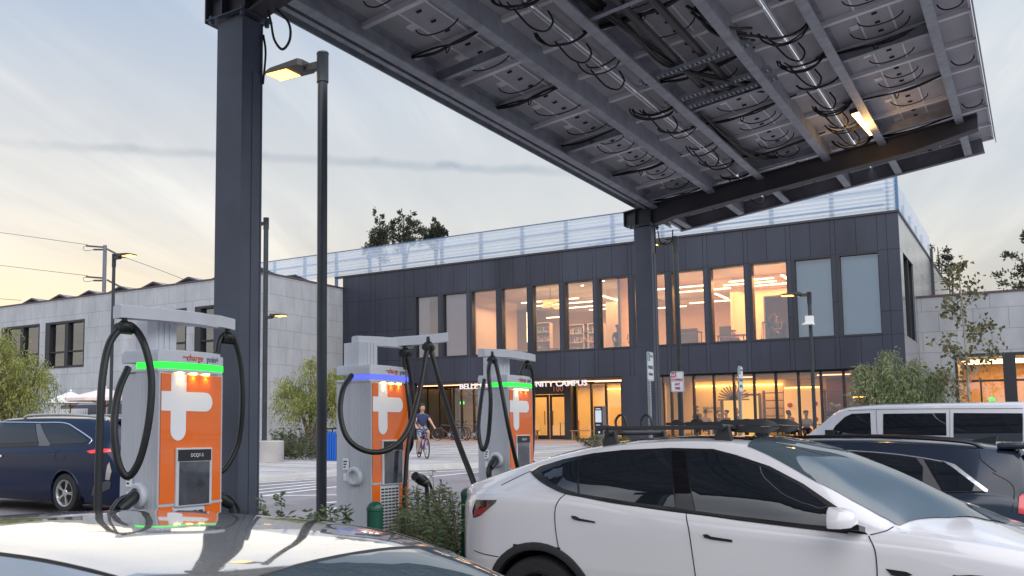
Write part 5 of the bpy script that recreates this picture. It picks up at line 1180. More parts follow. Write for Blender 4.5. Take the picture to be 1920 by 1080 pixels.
# ---------------------------------------------------------------- trees and shrubs
def leaves_mesh(name, P, Dv, ln, wd, m, parent, droop=.0):
    n = len(P); P = np.asarray(P, float); Dv = np.asarray(Dv, float); Dv /= np.linalg.norm(Dv, axis=1)[:, None]+1e-9
    side = np.cross(Dv, RNG.normal(size=(n, 3))); side /= np.linalg.norm(side, axis=1)[:, None]+1e-9
    ln = np.asarray(ln)[:, None] if np.ndim(ln) else ln; wd = np.asarray(wd)[:, None] if np.ndim(wd) else wd
    nrm_ = np.cross(Dv, side); a = P; t = P+Dv*ln+np.array([0, 0, -1])*droop*ln; mdl = P+Dv*ln*.45+nrm_*wd*.25
    V = np.empty((n*4, 3)); V[0::4] = a; V[1::4] = mdl+side*wd*.5; V[2::4] = t; V[3::4] = mdl-side*wd*.5
    o0 = np.array(ORG[parent.name]); V -= o0
    me = bpy.data.meshes.new(name); me.vertices.add(n*4); me.vertices.foreach_set('co', V.ravel()); me.loops.add(n*4); me.loops.foreach_set('vertex_index', np.arange(n*4, dtype=np.int32))
    me.polygons.add(n); me.polygons.foreach_set('loop_start', np.arange(0, n*4, 4, dtype=np.int32)); me.polygons.foreach_set('loop_total', np.full(n, 4, dtype=np.int32)); me.update(calc_edges=True)
    me.materials.append(m); o = link(name, me, parent); ORG[o.name] = ORG[parent.name]; return o
bark = mat('bark', (.16, .12, .09), .9, var=.3, scale=6, bump=.6, bscale=25); bark_pale = mat('pale_bark', (.30, .27, .23), .85, var=.25, scale=8)
lf_willow = leafmat('willow_leaf', (.16, .20, .05), (.42, .42, .12), 1.0); lf_olive = leafmat('olive_leaf', (.15, .19, .09), (.36, .40, .20), 1.2)
lf_dark = leafmat('far_leaf', (.045, .05, .035), (.11, .12, .07), .5); lf_plane = leafmat('plane_leaf', (.06, .08, .035), (.22, .19, .08), .9); lf_shrub = leafmat('shrub_leaf', (.09, .14, .07), (.28, .34, .18), 3.); lf_low = leafmat('low_leaf', (.05, .07, .03), (.14, .16, .08), 1.5)
def weeping(loc, H, rad, lab, m, strands=260, per=26, z0=.28, grp=None, spires=((0, 0, 1.),), ll=.13, seed=1):
    rg = np.random.default_rng(seed); T = thing('tree', loc, lab, 'tree', grp); L = np.array(loc)
    b = MB(); hubs = []
    for k, (sx, sy, hh) in enumerate(spires):
        top = L+np.array([sx*rad, sy*rad, H*hh*.86]); pts = [L+rg.normal(0, .06, 3)*[1, 1, 0], L+np.array([sx*rad*.3, sy*rad*.3, H*.3]), L+np.array([sx*rad*.75, sy*rad*.75, H*hh*.6]), top]
        b.tube(pts, [.10*H/4, .07*H/4, .04*H/4, .015], 7, smooth=4); hubs.append((pts, hh))
    P, D, tips = [], [], []
    for s in range(strands):
        pts, hh = hubs[s % len(hubs)]; u = rg.uniform(.06, 1.0)**.85; base = np.array(pts[1])*(1-u)+np.array(pts[3])*u
        az = rg.uniform(0, 2*math.pi); spread = rad*rg.uniform(.25, .95)*(1.15-.75*u)*(1 if len(hubs) == 1 else .8); dirv = np.array([math.cos(az), math.sin(az), 0])
        rise = rg.uniform(.05, .45)*(1.1-.5*u); n = per; tt = np.linspace(0, 1, n)
        q = base[None, :]+dirv[None, :]*(spread*np.sqrt(tt))[:, None]; q[:, 2] += H*.16*rise*np.sin(tt*2.2)-(tt**2)*H*rg.uniform(.06, .30)
        q += rg.normal(0, .035*rad, (n, 3)); q[:, 2] = np.maximum(q[:, 2], L[2]+H*.10+rg.uniform(0, .3, n))
        dq = np.gradient(q, axis=0); P.append(q[3:]); D.append(dq[3:]/(np.linalg.norm(dq[3:], axis=1)[:, None]+1e-9)+rg.normal(0, .55, (n-3, 3))+np.array([0, 0, -.5]))
        if s % 5 == 0: b.tube([tuple(v) for v in q[::6]], [.012, .004], 4, caps=False)
    b.build('trunk', bark, T, smooth=True)
    P = np.concatenate(P); D = np.concatenate(D); leaves_mesh('crown', P, D, rg.uniform(ll*.6, ll*1.3, len(P)), rg.uniform(ll*.14, ll*.26, len(P)), m, T, .25); return T
def clumpy(name, loc, clumps, n, ll, m, lab, cat, trunk=None, grp=None, seed=2, wr_=.5, up=.2):
    rg = np.random.default_rng(seed); T = thing(name, loc, lab, cat, grp); L = np.array(loc); P, D = [], []
    b = MB()
    if trunk: b.tube([tuple(L), tuple(L+np.array(trunk[0])*.5+rg.normal(0, .1, 3)), tuple(L+np.array(trunk[0]))], [trunk[1], trunk[1]*.7, trunk[1]*.25], 7, smooth=4)
    for c, r in clumps:
        c = np.array(c); r = np.array(r if np.ndim(r) else (r, r, r)); k = max(20, int(n*r[0]*r[2]/sum((q[1][0]*q[1][2] if np.ndim(q[1]) else q[1]**2) for q in clumps)))
        subs = rg.normal(0, .5, (max(4, k//45), 3)); ix = rg.integers(0, len(subs), k); q = subs[ix]+rg.normal(0, .16, (k, 3)); P.append(L+c+q*r); D.append(q+rg.normal(0, .6, (k, 3))+[0, 0, up])
        if trunk: b.tube([tuple(L+np.array(trunk[0])*min(.95, max(.3, c[2]/trunk[0][2]-.15))), tuple(L+c*.6+np.array(trunk[0])*.4*[1, 1, c[2]/trunk[0][2]]), tuple(L+c)], [trunk[1]*.4, trunk[1]*.2, .01], 5, smooth=3)
    if b.v: b.build('trunk', bark, T, smooth=True)
    P = np.concatenate(P); leaves_mesh('crown' if trunk else 'foliage', P, np.concatenate(D), rg.uniform(ll*.6, ll*1.3, len(P)), rg.uniform(ll*wr_*.6, ll*wr_*1.2, len(P)), m, T); return T
def at_px(x, y, Y): p = onY(x, y, Y); return (float(p[0]), Y, float(p[2]))
p = at_px(30, 612, 19.5); weeping((p[0], 19.5, g(p[0], 19.5)+.1), (p[2]-.4)*1.12, 2.3, 'bushy olive green weeping tree left of the blue minivan roof', lf_willow, 420, 30, spires=((-.2, 0, 1.), (.45, .1, .78), (-.8, 0, .85), (.1, -.3, .9)), seed=4, ll=.16)
p = at_px(583, 672, 32.5); weeping((p[0], 32.5, g(p[0], 32.5)+.1), (p[2]-.85)*1.14, 2.3, 'yellow green weeping tree in the bed behind the tall lamp post', lf_willow, 380, 28, spires=((0, 0, 1.), (.55, .1, .86), (-.6, 0, .8), (.9, 0, .8)), seed=8, ll=.17)
p = at_px(1672, 650, 38.5); weeping((p[0], 38.5, g(p[0], 38.5)), (p[2]-.9)*1.10, 1.75, 'grey green weeping tree at the right corner of the dark building', lf_olive, 380, 28, spires=((-.1, 0, 1.), (.4, .1, .90), (-.55, 0, .86), (.85, 0, .78)), seed=5, ll=.17)
# sparse plane tree with large leaves
base = at_px(1822, 775, 38.0); top = at_px(1796, 492, 38.0); T = thing('tree', (base[0], 38.0, g(base[0], 38)), 'thin young tree with sparse large leaves before the right wing', 'tree'); rg = np.random.default_rng(12)
b = MB(); z0 = g(base[0], 38); P, D = [], []
def branch(p, d, L_, r, lev):
    pts = [p]; dd = np.array(d, float)
    for k in range(5): dd = dd+rg.normal(0, .10, 3)+np.array([0, 0, .05]); dd /= np.linalg.norm(dd); pts.append(pts[-1]+dd*L_/5)
    b.tube([tuple(q) for q in pts], [r, r*.35], 5, caps=False)
    for q in pts[(1 if lev else 4):]:
        for _ in range(2):
            P.append(q+rg.normal(0, .10, 3)); D.append(rg.normal(0, 1, 3)+np.array([0, 0, -.4]))
    if lev < 2:
        for k in range(4 if lev == 0 else 3): q = pts[min(5, 1+k+(lev == 0))]; a = rg.uniform(0, 6.28); branch(q, dd*.6+np.array([math.cos(a)*.7, math.sin(a)*.7, rg.uniform(.1, .6)]), L_*.52, r*.5, lev+1)
tr = [np.array([base[0], 38., z0]), np.array([base[0]-.05, 38, z0+2.]), np.array([(base[0]+top[0])/2, 38, (z0+top[2])/2+.8]), np.array([top[0], 38, top[2]])]
b.tube([tuple(q) for q in tr], [.06, .05, .035, .01], 6, smooth=6)
for t in np.linspace(.26, .97, 17):
    q = np.array(spline([tuple(v) for v in tr], 20)[int(t*60)]); a = rg.uniform(0, 6.28); L_ = (2.2*(1-t)**.7+.2)*rg.uniform(.75, 1.1); s_ = 1 if int(t*100) % 2 else -1
    branch(q, (s_*rg.uniform(.5, 1)*R0[0], s_*rg.uniform(.4, 1)*R0[1]+rg.normal(0, .4), rg.uniform(.4, .9)), L_, .02, 1)
b.build('trunk', bark_pale, T, smooth=True); P = np.array(P); leaves_mesh('crown', P, D, rg.uniform(.10, .20, len(P)), rg.uniform(.09, .17, len(P)), lf_plane, T, .2)
# far trees over the roof and at the right edge
for (x, y, Y, cl, lab, sd_) in (((712), 404, 82, [((0, 0, -.5), (.35, .5, 1.)), ((-.5, 0, -1.9), (.8, .8, 1.1)), ((.5, 0, -2.2), (1., .8, 1.2)), ((0, 0, -3.6), (1.4, 1, 1.2))], 'slender dark far tree rising over the roof, left of its neighbours', 21),
                           ((757), 404, 84, [((0, 0, -.6), (.9, .8, .8)), ((-1.2, 0, -1.4), (.9, .8, 1.)), ((1.2, 0, -1.3), (1.1, .8, 1.)), ((0, 0, -2.6), (1.6, 1, 1.)), ((1.6, 0, -2.7), (1., 1, .8))], 'broad dark far tree rising over the roof, the widest of three', 22),
                           ((817), 424, 83, [((0, 0, -.4), (.5, .5, .7)), ((-.6, 0, -1.1), (.7, .6, .7)), ((.7, 0, -.9), (.5, .6, .8))], 'small dark tree top just showing over the roof screen', 23)):
    p = at_px(x, y, Y); clumpy('tree', (p[0], Y, 1), [((c[0], c[1], c[2]+p[2]-1), r) for c, r in cl], 2600, .32, lf_dark, lab, 'tree', trunk=((0, 0, p[2]-1.6), .3), grp='trees beyond the roof', seed=sd_)
p = at_px(1930, 436, 85); clumpy('tree', (p[0], 85, 1), [((c[0], c[1], c[2]+p[2]-1), r) for c, r in [((0, 0, -.5), (.6, .6, .7)), ((-1.0, 0, -2.), (1., .8, .6)), ((.4, 0, -2.5), (1.2, .8, 1.)), ((-.9, 0, -4.), (1.3, 1, .8)), ((.5, 0, -4.6), (2, 1, 1.))]], 2300, .30, lf_dark, 'tall dark far tree at the right edge behind the pale wing', 'tree', trunk=((0, 0, p[2]-1.5), .3), seed=31)
p = at_px(1758, 462, 80); clumpy('tree', (p[0], 80, 1), [((c[0], c[1], c[2]+p[2]-1), r) for c, r in [((0, 0, -.2), (.7, .4, .6)), ((.4, 0, -1.2), (.9, .4, .7))]], 420, .25, lf_dark, 'wispy far tree top beside the ladder cage of the dark building', 'tree', trunk=((0, 0, p[2]-1.2), .15), seed=32)
# shrubs
def shrub(loc, H, r, n, lab, m, ll=.09, seed=1, stems=26, wr_=.24, cat='shrub', grp=None, name='shrub'):
    rg = np.random.default_rng(seed); T = thing(name, loc, lab, cat, grp); b = MB(); P, D = [], []; L = np.array(loc); k = max(6, n//stems)
    for s in range(stems):
        a = rg.uniform(0, 6.28); rr = r*math.sqrt(rg.uniform(0, 1)); h = H*rg.uniform(.6, 1.)*(1-.25*(rr/r)**2); p0 = L+np.array([math.cos(a)*rr*.5, math.sin(a)*rr*.5, 0]); p1 = L+np.array([math.cos(a)*rr, math.sin(a)*rr, h]); pm = (p0+p1)/2+rg.normal(0, .03, 3)
        b.tube([tuple(p0), tuple(pm), tuple(p1)], [.008, .003], 4, caps=False, smooth=3); t = rg.uniform(.12, 1., k)[:, None]; q = p0*(1-t)+p1*t; az = rg.uniform(0, 6.28, k); d = np.stack([np.cos(az), np.sin(az), rg.uniform(-.3, .9, k)], 1)
        P.append(q+rg.normal(0, .02, (k, 3))); D.append(d)
    b.build('stem', bark, T, smooth=True, kind='stuff'); P = np.concatenate(P); leaves_mesh('foliage', P, np.concatenate(D), rg.uniform(ll*.6, ll*1.25, len(P)), rg.uniform(ll*wr_*.7, ll*wr_*1.2, len(P)), m, T, .15); return T
for i, (x, y, X, r, lab) in enumerate(((800, 918, -5.25, .34, 'leafy green shrub right of the middle charging station, under the hanging cable'), (845, 925, -5.3, .32, 'leafy green shrub left of the bollard at the white car'), (775, 960, -5.1, .22, 'low leafy shrub at the right foot of the middle charging station'))):
    p = onX(x, y, X); shrub((p[0], p[1], .05), p[2]+.16, r*1.2, 2600, lab, lf_shrub, .085, 40+i, 34)
for i, (x, y, X, lab) in enumerate(((490, 908, -5.7, 'tall drooping plant stem at the right foot of the near canopy column'), (530, 925, -5.65, 'leaning leafy plant midway between the canopy column and the tall lamp post'), (572, 936, -5.6, 'leafy plant just left of the tall lamp post'), (600, 934, -5.55, 'bright leafy plant directly before the tall lamp post'), (638, 956, -5.5, 'short leafy plant between the tall lamp post and the middle charger'))):
    p = onX(x, y, X); shrub((p[0], p[1], .05), p[2]+.08, .16, 950, lab, lf_shrub, .10, 60+i, 8, .32, 'plant', name='plant')
for i, (x, y, r, h, lab) in enumerate(((512, 862, .9, .8, 'rounded grey green shrub beside the concrete lamp base'), (575, 862, 1.3, .95, 'wide low shrub under the yellow green weeping tree'), (545, 848, 1.0, 1.2, 'dark shrub behind the wide low shrub in the bed'))):
    p = onG(x, y, .1); shrub((p[0], p[1], p[2]), h, r, 1500, lab, lf_low, .14, 70+i, 40, .3)
for i, (x, lab) in enumerate(((1440, 'low shrub before the shopfront between the clamps and van'), (1500, 'low shrub before the shopfront at the nose of the van'), (1130, 'low shrub by the pier behind the roof rack'), (1255, 'low shrub under the no stopping sign'), (1320, 'low shrub before the lit doorway alcove'))):
    p = at_px(x, 818, 38.5 if x > 1300 else 37.5); shrub((p[0], p[1], g(p[0], p[1])+.1), p[2]-g(p[0], p[1])+.05, 1.25, 1100, lab, lf_low, .14, 80+i, 40, .3)
# ---------------------------------------------------------------- lamp posts
polem = mat('pole_paint', (.030, .036, .042), .38, metal=.2, var=.2, scale=4); headm = mat('lamp_head', (.06, .055, .05), .45, metal=.3)
def onD(x, y, d): return CAM+ray(x, y)*(d/float(ray(x, y) @ F0))
def lamp_post(x, ytop, d, r, lab, heads, base_z=None, em=14.):
    p = onD(x, ytop, d); zb = g(p[0], p[1]) if base_z is None else base_z; T = thing('lamp_post', (p[0], p[1], zb), lab, 'lamp post', 'lamp posts of the car park and plaza'); zt = p[2]
    b = MB(); b.lathe([(r*1.0, zb-.3), (r, zt-.5), (r, zt)], (p[0], p[1], 0), n=20); b.lathe([(r+.012, zt-.36), (r+.012, zt-.0), (r+.018, zt+.01), (r+.01, zt+.03), (.01, zt+.035)], (p[0], p[1], 0), n=20, caps=False); b.build('pole', polem, T, smooth=True)
    b = MB(); b.lathe([(r+.10, zb-.2), (r+.10, zb+.08), (r+.03, zb+.16)], (p[0], p[1], 0), n=20); b.build('base', polem, T, smooth=True)
    for dx, dy, z, L_, w in heads:
        c = Vector((p[0], p[1], zt+z)); dv_ = Vector((dx, dy, .03)).normalized(); s_ = Vector((-dv_.y, dv_.x, 0)).normalized(); a0 = c+dv_*(r+.17)
        b = MB(); b.bar(c+dv_*r*.5, a0+dv_*.05, .09, .10); b.build('arm', headm, T, bevel=.01)
        b = MB(); V_ = []
        for t, wd, h in ((0, .7, .085), (.06, 1., .09), (.8, 1., .055), (1., .82, .035)):
            q = a0+dv_*L_*t; V_ += [q-s_*w*wd/2, q+s_*w*wd/2, q+s_*w*wd/2+Vector((0, 0, h)), q-s_*w*wd/2+Vector((0, 0, h))]
        b.add(V_, [(i*4+j, i*4+(j+1) % 4, i*4+4+(j+1) % 4, i*4+4+j) for i in range(3) for j in range(4)]+[(0, 1, 2, 3), (12, 13, 14, 15)]); h_ = b.build('lamp_head', headm, T, bevel=.006)
        b = MB(); b.bar(a0+dv_*L_*.40+Vector((0, 0, -.004)), a0+dv_*L_*.95+Vector((0, 0, -.004)), w*.80, .008); b.build('lens', emat('lamp_lens', (1.0, .52, .10), em*.5), h_)
    return p, zt
lamp_post(605, 103, 11.6, .064, 'tall dark lamp post with lit head right of the near canopy column', [(-1, .0, -.13, .62, .36)], em=12)
p497 = onG(505, 868, .1); f_ = p497-CAM; d497 = float(f_ @ F0)
lamp_post(499, 410, d497, .085, 'dark lamp post with two heads on a concrete block behind the near column', [(-1, .2, -.15, .7, .4), (1, .1, (lambda: 0)() or -3.35, .55, .35)], em=12)
T = thing('concrete_block', (float(p497[0]), float(p497[1]), g(*p497[:2])), 'round pale concrete block under the two headed lamp post', 'concrete block'); b = MB(); b.lathe([(.48, g(*p497[:2])), (.48, g(*p497[:2])+.80), (.45, g(*p497[:2])+.83)], (p497[0], p497[1], 0), n=28); b.build('block', concrete, T, smooth=True)
lamp_post(214, 478, 27.5, .05, 'slim dark lamp post before the left wing, lit head pointing right', [(1, .1, -.1, .55, .34)], em=10)
pl1265, _ = lamp_post(1266, 445, 23., .062, 'dark lamp post carrying the no stopping sign beside the far canopy column', [(-1, .0, -.13, .6, .36)], em=10)
pl1520, zt20 = lamp_post(1517, 549, 30., .055, 'dark lamp post with a white box below its lit head, before the blue shades', [(-1, .0, -.06, .62, .36)], em=12)
zz_ = zt20-.95; b = MB(); b.box(pl1520[0]-.10, pl1520[0]+.12, pl1520[1]-.30, pl1520[1]-.06, zz_-.06, zz_+.18); b.prism([(pl1520[0]-.22, zz_-.10), (pl1520[0]+.14, zz_-.10), (pl1520[0]+.12, zz_-.03), (pl1520[0]-.12, zz_-.03)], pl1520[1]-.32, pl1520[1]-.05)
b.build('camera_box', mat('white_plastic', (.75, .74, .70), .5), [o for o in bpy.data.objects if o.name.startswith('lamp_post')][-1], bevel=.01)
# ---------------------------------------------------------------- signs
signw = mat('sign_white', (.78, .80, .82), .4, var=.03); signr = mat('sign_red', (.50, .015, .04), .4); signg = mat('sign_green', (.02, .16, .14), .4); ppost = mat('perforated_post', (.45, .47, .48), .5, metal=.5, var=.15, scale=10)
def rounded(w, h, r=.035, k=5):
    out = []
    for cx, cy, a0 in ((w/2-r, h/2-r, 0), (-w/2+r, h/2-r, 90), (-w/2+r, -h/2+r, 180), (w/2-r, -h/2+r, 270)): out += [(cx+r*math.cos(R(a0+90*i/k)), cy+r*math.sin(R(a0+90*i/k))) for i in range(k+1)]
    return out
c = onD(1272, 716, 22.6); T = thing('road_sign', (c[0], c[1]-.08, c[2]), 'white no stopping any time sign with red letters on a dark lamp post', 'sign'); X0, Y0_, Z0 = c[0], c[1]-.08, c[2]; W_, H_ = .31, .485
b = MB(); b.prism([(X0+x, Z0+z) for x, z in rounded(W_, H_)], Y0_-.004, Y0_+.004); b.build('plate', signw, T)
b = MB(); P = rounded(W_-.02, H_-.02, .028); Q = rounded(W_-.034, H_-.034, .024); n = len(P); b.add([(X0+x, Y0_-.0055, Z0+z) for x, z in P+Q], [(i, (i+1) % n, n+(i+1) % n, n+i) for i in range(n)]); b.build('border', signr, T)
b = MB(); b.box(X0-.145, X0-.015, Y0_-.0062, Y0_-.0046, Z0+.105, Z0+.225); b.build('red_field', signr, T)
text('lettering', 'NO', .105, signw, T, (X0-.08, Y0_-.008, Z0+.128), ROT_MY, .0008, align='CENTER', bold=.003); text('lettering', 'STOPPING', .085, signr, T, (X0, Y0_-.007, Z0+.015), ROT_MY, .0008, sx=.66, align='CENTER', bold=.003)
text('lettering', 'ANY', .085, signr, T, (X0, Y0_-.007, Z0-.085), ROT_MY, .0008, sx=.72, align='CENTER', bold=.003); text('lettering', 'TIME', .085, signr, T, (X0, Y0_-.007, Z0-.185), ROT_MY, .0008, sx=.72, align='CENTER', bold=.003)
for (x, y, d, yb_, lab) in ((1219.5, 687, 15.4, 800, 'narrow permit parking sign on a perforated post before the far canopy column'), (1389, 711, 17.3, 800, 'narrow edge-on parking sign on a thin post before the lit doorway')):
    c = onD(x, y, d); T = thing('road_sign', (c[0], c[1], g(c[0], c[1])), lab, 'sign', 'parking signs on perforated posts'); W_, H_ = .31, .47
    b = MB(); b.prism([(c[1]+u, c[2]+z) for u, z in rounded(W_, H_)], c[0]-.003, c[0]+.003, 'x'); b.build('plate', signw, T)
    b = MB(); b.box(c[0]-.05, c[0]-.006, c[1]-.025, c[1]+.025, -.2, c[2]+.2); po = b.build('post', ppost, T)
    b = MB()
    for k in range(60): b.box(c[0]-.052, c[0]-.004, c[1]-.006, c[1]+.006, .3+k*.045, .312+k*.045)
    for k in range(60): b.box(c[0]-.034, c[0]-.022, c[1]-.027, c[1]-.024, .3+k*.045, .312+k*.045)
    b.build('perforation', mat('hole_dark', (.03, .03, .03), .8), po)
    P = rounded(W_-.02, H_-.02, .028); Q = rounded(W_-.032, H_-.032, .024); n = len(P); b = MB(); b.add([(c[0]+.0045, c[1]+u, c[2]+z) for u, z in P+Q], [(i, (i+1) % n, n+(i+1) % n, n+i) for i in range(n)]); b.box(c[0]+.0035, c[0]+.005, c[1]-.13, c[1]-.02, c[2]+.09, c[2]+.21); b.build('sign_graphic', signg, T)
    text('lettering', '5', .12, signw, T, (c[0]+.0055, c[1]-.115, c[2]+.105), ROT_PX, .0006, bold=.004); text('lettering', 'MINUTE', .055, signg, T, (c[0]+.0055, c[1]-.005, c[2]+.15), ROT_PX, .0006, sx=.65)
    text('lettering', 'PARKING', .075, signg, T, (c[0]+.0055, c[1], c[2]-.04), ROT_PX, .0006, sx=.75, align='CENTER', bold=.002); text('lettering', '8AM-6PM', .062, signg, T, (c[0]+.0055, c[1], c[2]-.15), ROT_PX, .0006, sx=.75, align='CENTER', bold=.002)
# ---------------------------------------------------------------- utility pole and wires
p = onY(197, 460, 80.); T = thing('utility_pole', (p[0], 80, 1), 'weathered utility pole with insulator arms beyond the left wing roof', 'utility pole'); X0, Z0 = p[0], p[2]; pxm = (p[2]-float(onY(197, 560, 80.)[2]))/100
b = MB(); b.lathe([(.30, 0), (.26, Z0)], (X0, 80, 0), n=12); b.build('pole', mat('weathered_pole', (.16, .17, .19), .8), T, smooth=True)
for dy in (4, 62):
    q1 = onY(162, 459+dy-1, 80.); q2 = onY(195, 464+dy, 80.)
    for a, c in ((onY(176, 464+dy, 80.), onY(195, 464+dy, 80.)), (onY(162, 457+dy, 80.), onY(195, 459.5+dy, 80.)), (onY(201, 463+dy, 80.), onY(226, 476+dy, 80.))): b = MB(); b.tube([a, c], .13, 6); b.build('insulator', mat('insulator', (.10, .08, .08), .5), T, smooth=True)
    b = MB(); b.tube([onY(162, 457+dy, 80.), onY(156, 460+dy, 80.), onY(160, 466+dy, 80.), onY(176, 464+dy, 80.)], .035, 5, smooth=4); b.build('jumper_wire', blackc, T)
for k, (A, lab) in enumerate((([(-60, 430), (0, 436), (80, 447), (165, 459)], 'upper wire running left from the utility pole'), ([(-60, 492), (0, 497.5), (80, 507), (165, 517)], 'lower wire running left from the utility pole'), ([(226, 480), (280, 499), (345, 524)], 'upper wire dropping right from the utility pole'), ([(224, 540), (240, 546)], 'lower wire dropping right from the utility pole'), ([(-60, 556), (40, 563)], 'low far wire just above the left wing roof'))):
    q = [onY(x, y, 80.) for x, y in A]; T = thing('power_line', tuple(q[0]), lab, 'wire', 'power lines'); b = MB(); b.tube(q, .035, 5, smooth=4 if len(q) > 2 else 0); b.build('wire', mat('wire_grey', (.12, .11, .11), .7), T)
# ---------------------------------------------------------------- plaza things
p = onG(629, 863, .13); T = thing('litter_bin', (p[0], p[1], p[2]), 'bright blue slatted litter bin standing between tall lamp post and middle charger', 'bin'); X0, Y0_, Z0 = p; bl = mat('bin_blue', (.010, .11, .50), .45)
b = MB(); b.box(X0-.37, X0+.37, Y0_-.30, Y0_+.30, Z0+.02, Z0+.86); b.build('liner', mat('bin_dark', (.01, .05, .2), .6), T)
b = MB()
for k in range(9): u = -.40+k*.1; b.prism([(u, Z0), (u+.075, Z0), (u+.075, Z0+.9), (u+.0375, Z0+.98), (u, Z0+.9)], Y0_-.33, Y0_-.305) if False else b.prism([(X0+u-.0, Z0), (X0+u+.075, Z0), (X0+u+.075, Z0+.88), (X0+u+.0375, Z0+.97), (X0+u, Z0+.88)], Y0_-.335, Y0_-.305)
for k in range(7): v = Y0_-.31+k*.09; b.prism([(v, Z0), (v+.07, Z0), (v+.07, Z0+.88), (v+.035, Z0+.97), (v, Z0+.88)], X0+.375, X0+.405, 'x')
b.build('slat', bl, T, kind='stuff')
b = MB(); b.box(X0-.38, X0+.38, Y0_-.31, Y0_+.31, Z0+1.02, Z0+1.07)
for sx in (-.34, .34):
    for sy in (-.27, .27): b.box(X0+sx-.015, X0+sx+.015, Y0_+sy-.015, Y0_+sy+.015, Z0+.85, Z0+1.02)
b.build('lid', mat('lid_dark', (.02, .022, .025), .5), T)
def umbrella(x, yt, Y, w, lab, col):
    p = onY(x, yt, Y); zb = g(p[0], Y)+.13; T = thing('patio_umbrella', (p[0], Y, zb), lab, 'umbrella', 'patio umbrellas by the left wing'); X0, Zt = p[0], p[2]; n = 8; V_ = [(X0, Y, Zt)]
    for r, dz in ((w*.5, .26), (w, .52), (w*1.0, .66)): V_ += [(X0+r*math.cos(2*math.pi*(k+.5)/n), Y+r*math.sin(2*math.pi*(k+.5)/n), Zt-dz) for k in range(n)]
    b = MB(); b.add(V_, [(0, 1+k, 1+(k+1) % n) for k in range(n)]+[(1+i*n+k, 1+i*n+(k+1) % n, 1+(i+1)*n+(k+1) % n, 1+(i+1)*n+k) for i in range(2) for k in range(n)]); b.ball((X0, Y, Zt+.05), .07); b.build('canopy', mat('canvas_'+col[0], col[1], .8), T)
    b = MB(); b.lathe([(.04, zb), (.04, Zt)], (X0, Y, 0), n=10); wd = mat('umbrella_wood', (.22, .10, .06), .6)
    b.build('pole', wd, T)
    for k in range(n): a = 2*math.pi*(k+.5)/n; b = MB(); b.bar((X0, Y, Zt-.95), (X0+w*.6*math.cos(a), Y+w*.6*math.sin(a), Zt-.36), .03, .03); b.build('rib', wd, T)
    b = MB(); b.lathe([(.35, zb), (.35, zb+.07), (.06, zb+.12)], (X0, Y, 0), n=16); b.build('base', mat('umbrella_base', (.2, .2, .2), .7), T)
umbrella(133, 734, 33.2, 1.35, 'small white patio umbrella beside the left tree', ('white', (.78, .77, .76)))
umbrella(198, 728, 31.0, 2.0, 'large pale pink patio umbrella behind the slim lamp post', ('pink', (.74, .60, .55)))
T0 = None
p = onY(140, 770, 34.9); T = thing('fence', (p[0], 34.9, 1), 'pale vertical slat fence behind the small white umbrella', 'fence'); b = MB()
xa, xb_ = float(onY(96, 770, 34.9)[0]), float(onY(162, 770, 34.9)[0]); x = xa
while x < xb_: b.box(x, x+.13, 34.88, 34.92, 1.0, 2.95); x += .17
b.build('slat_panel', mat('fence_white', (.55, .55, .55), .7), T); b = MB(); b.box(xa, xb_, 34.93, 34.98, 1.2, 1.28); b.box(xa, xb_, 34.93, 34.98, 2.6, 2.68); b.build('rail', mat('fence_rail', (.3, .3, .3), .7), T)
redm = mat('red_chair', (.55, .02, .03), .45)
def chair(X0, Y0_, lab, rz):
    z = g(X0, Y0_)+.13; T = thing('patio_chair', (X0, Y0_, z), lab, 'chair', 'red patio chairs', rz); O = Vector((X0, Y0_, z))
    def B(name, *bx):
        b = MB()
        for q in bx: b.box(X0+q[0], X0+q[1], Y0_+q[2], Y0_+q[3], z+q[4], z+q[5])
        b.build(name, redm, T)
    B('seat', (-.22, .22, -.22, .22, .43, .46)); B('backrest', (-.22, .22, .20, .23, .55, .86))
    for sx in (-.2, .18):
        for sy in (-.2, .18): B('leg', (sx, sx+.025, sy, sy+.025, 0, .43 if sy < 0 else .86))
    return T
for i, (x, y, rz, lab) in enumerate(((206, 856, .6, 'red patio chair left of the slim lamp post foot'), (228, 858, -1.2, 'red patio chair hidden partly by the cable loop, right of the other'))):
    q = onG(x, y, .13); chair(float(q[0]), float(q[1]), lab, rz)
q = onG(217, 858, .13); T = thing('patio_table', (q[0], q[1], q[2]), 'round red patio table between the two red chairs', 'table'); b = MB(); b.lathe([(.38, q[2]+.71), (.38, q[2]+.74)], (q[0], q[1], 0), n=20); b.build('tabletop', redm, T); b = MB(); b.lathe([(.22, q[2]), (.03, q[2]+.05), (.03, q[2]+.71)], (q[0], q[1], 0), n=12); b.build('pedestal', redm, T)
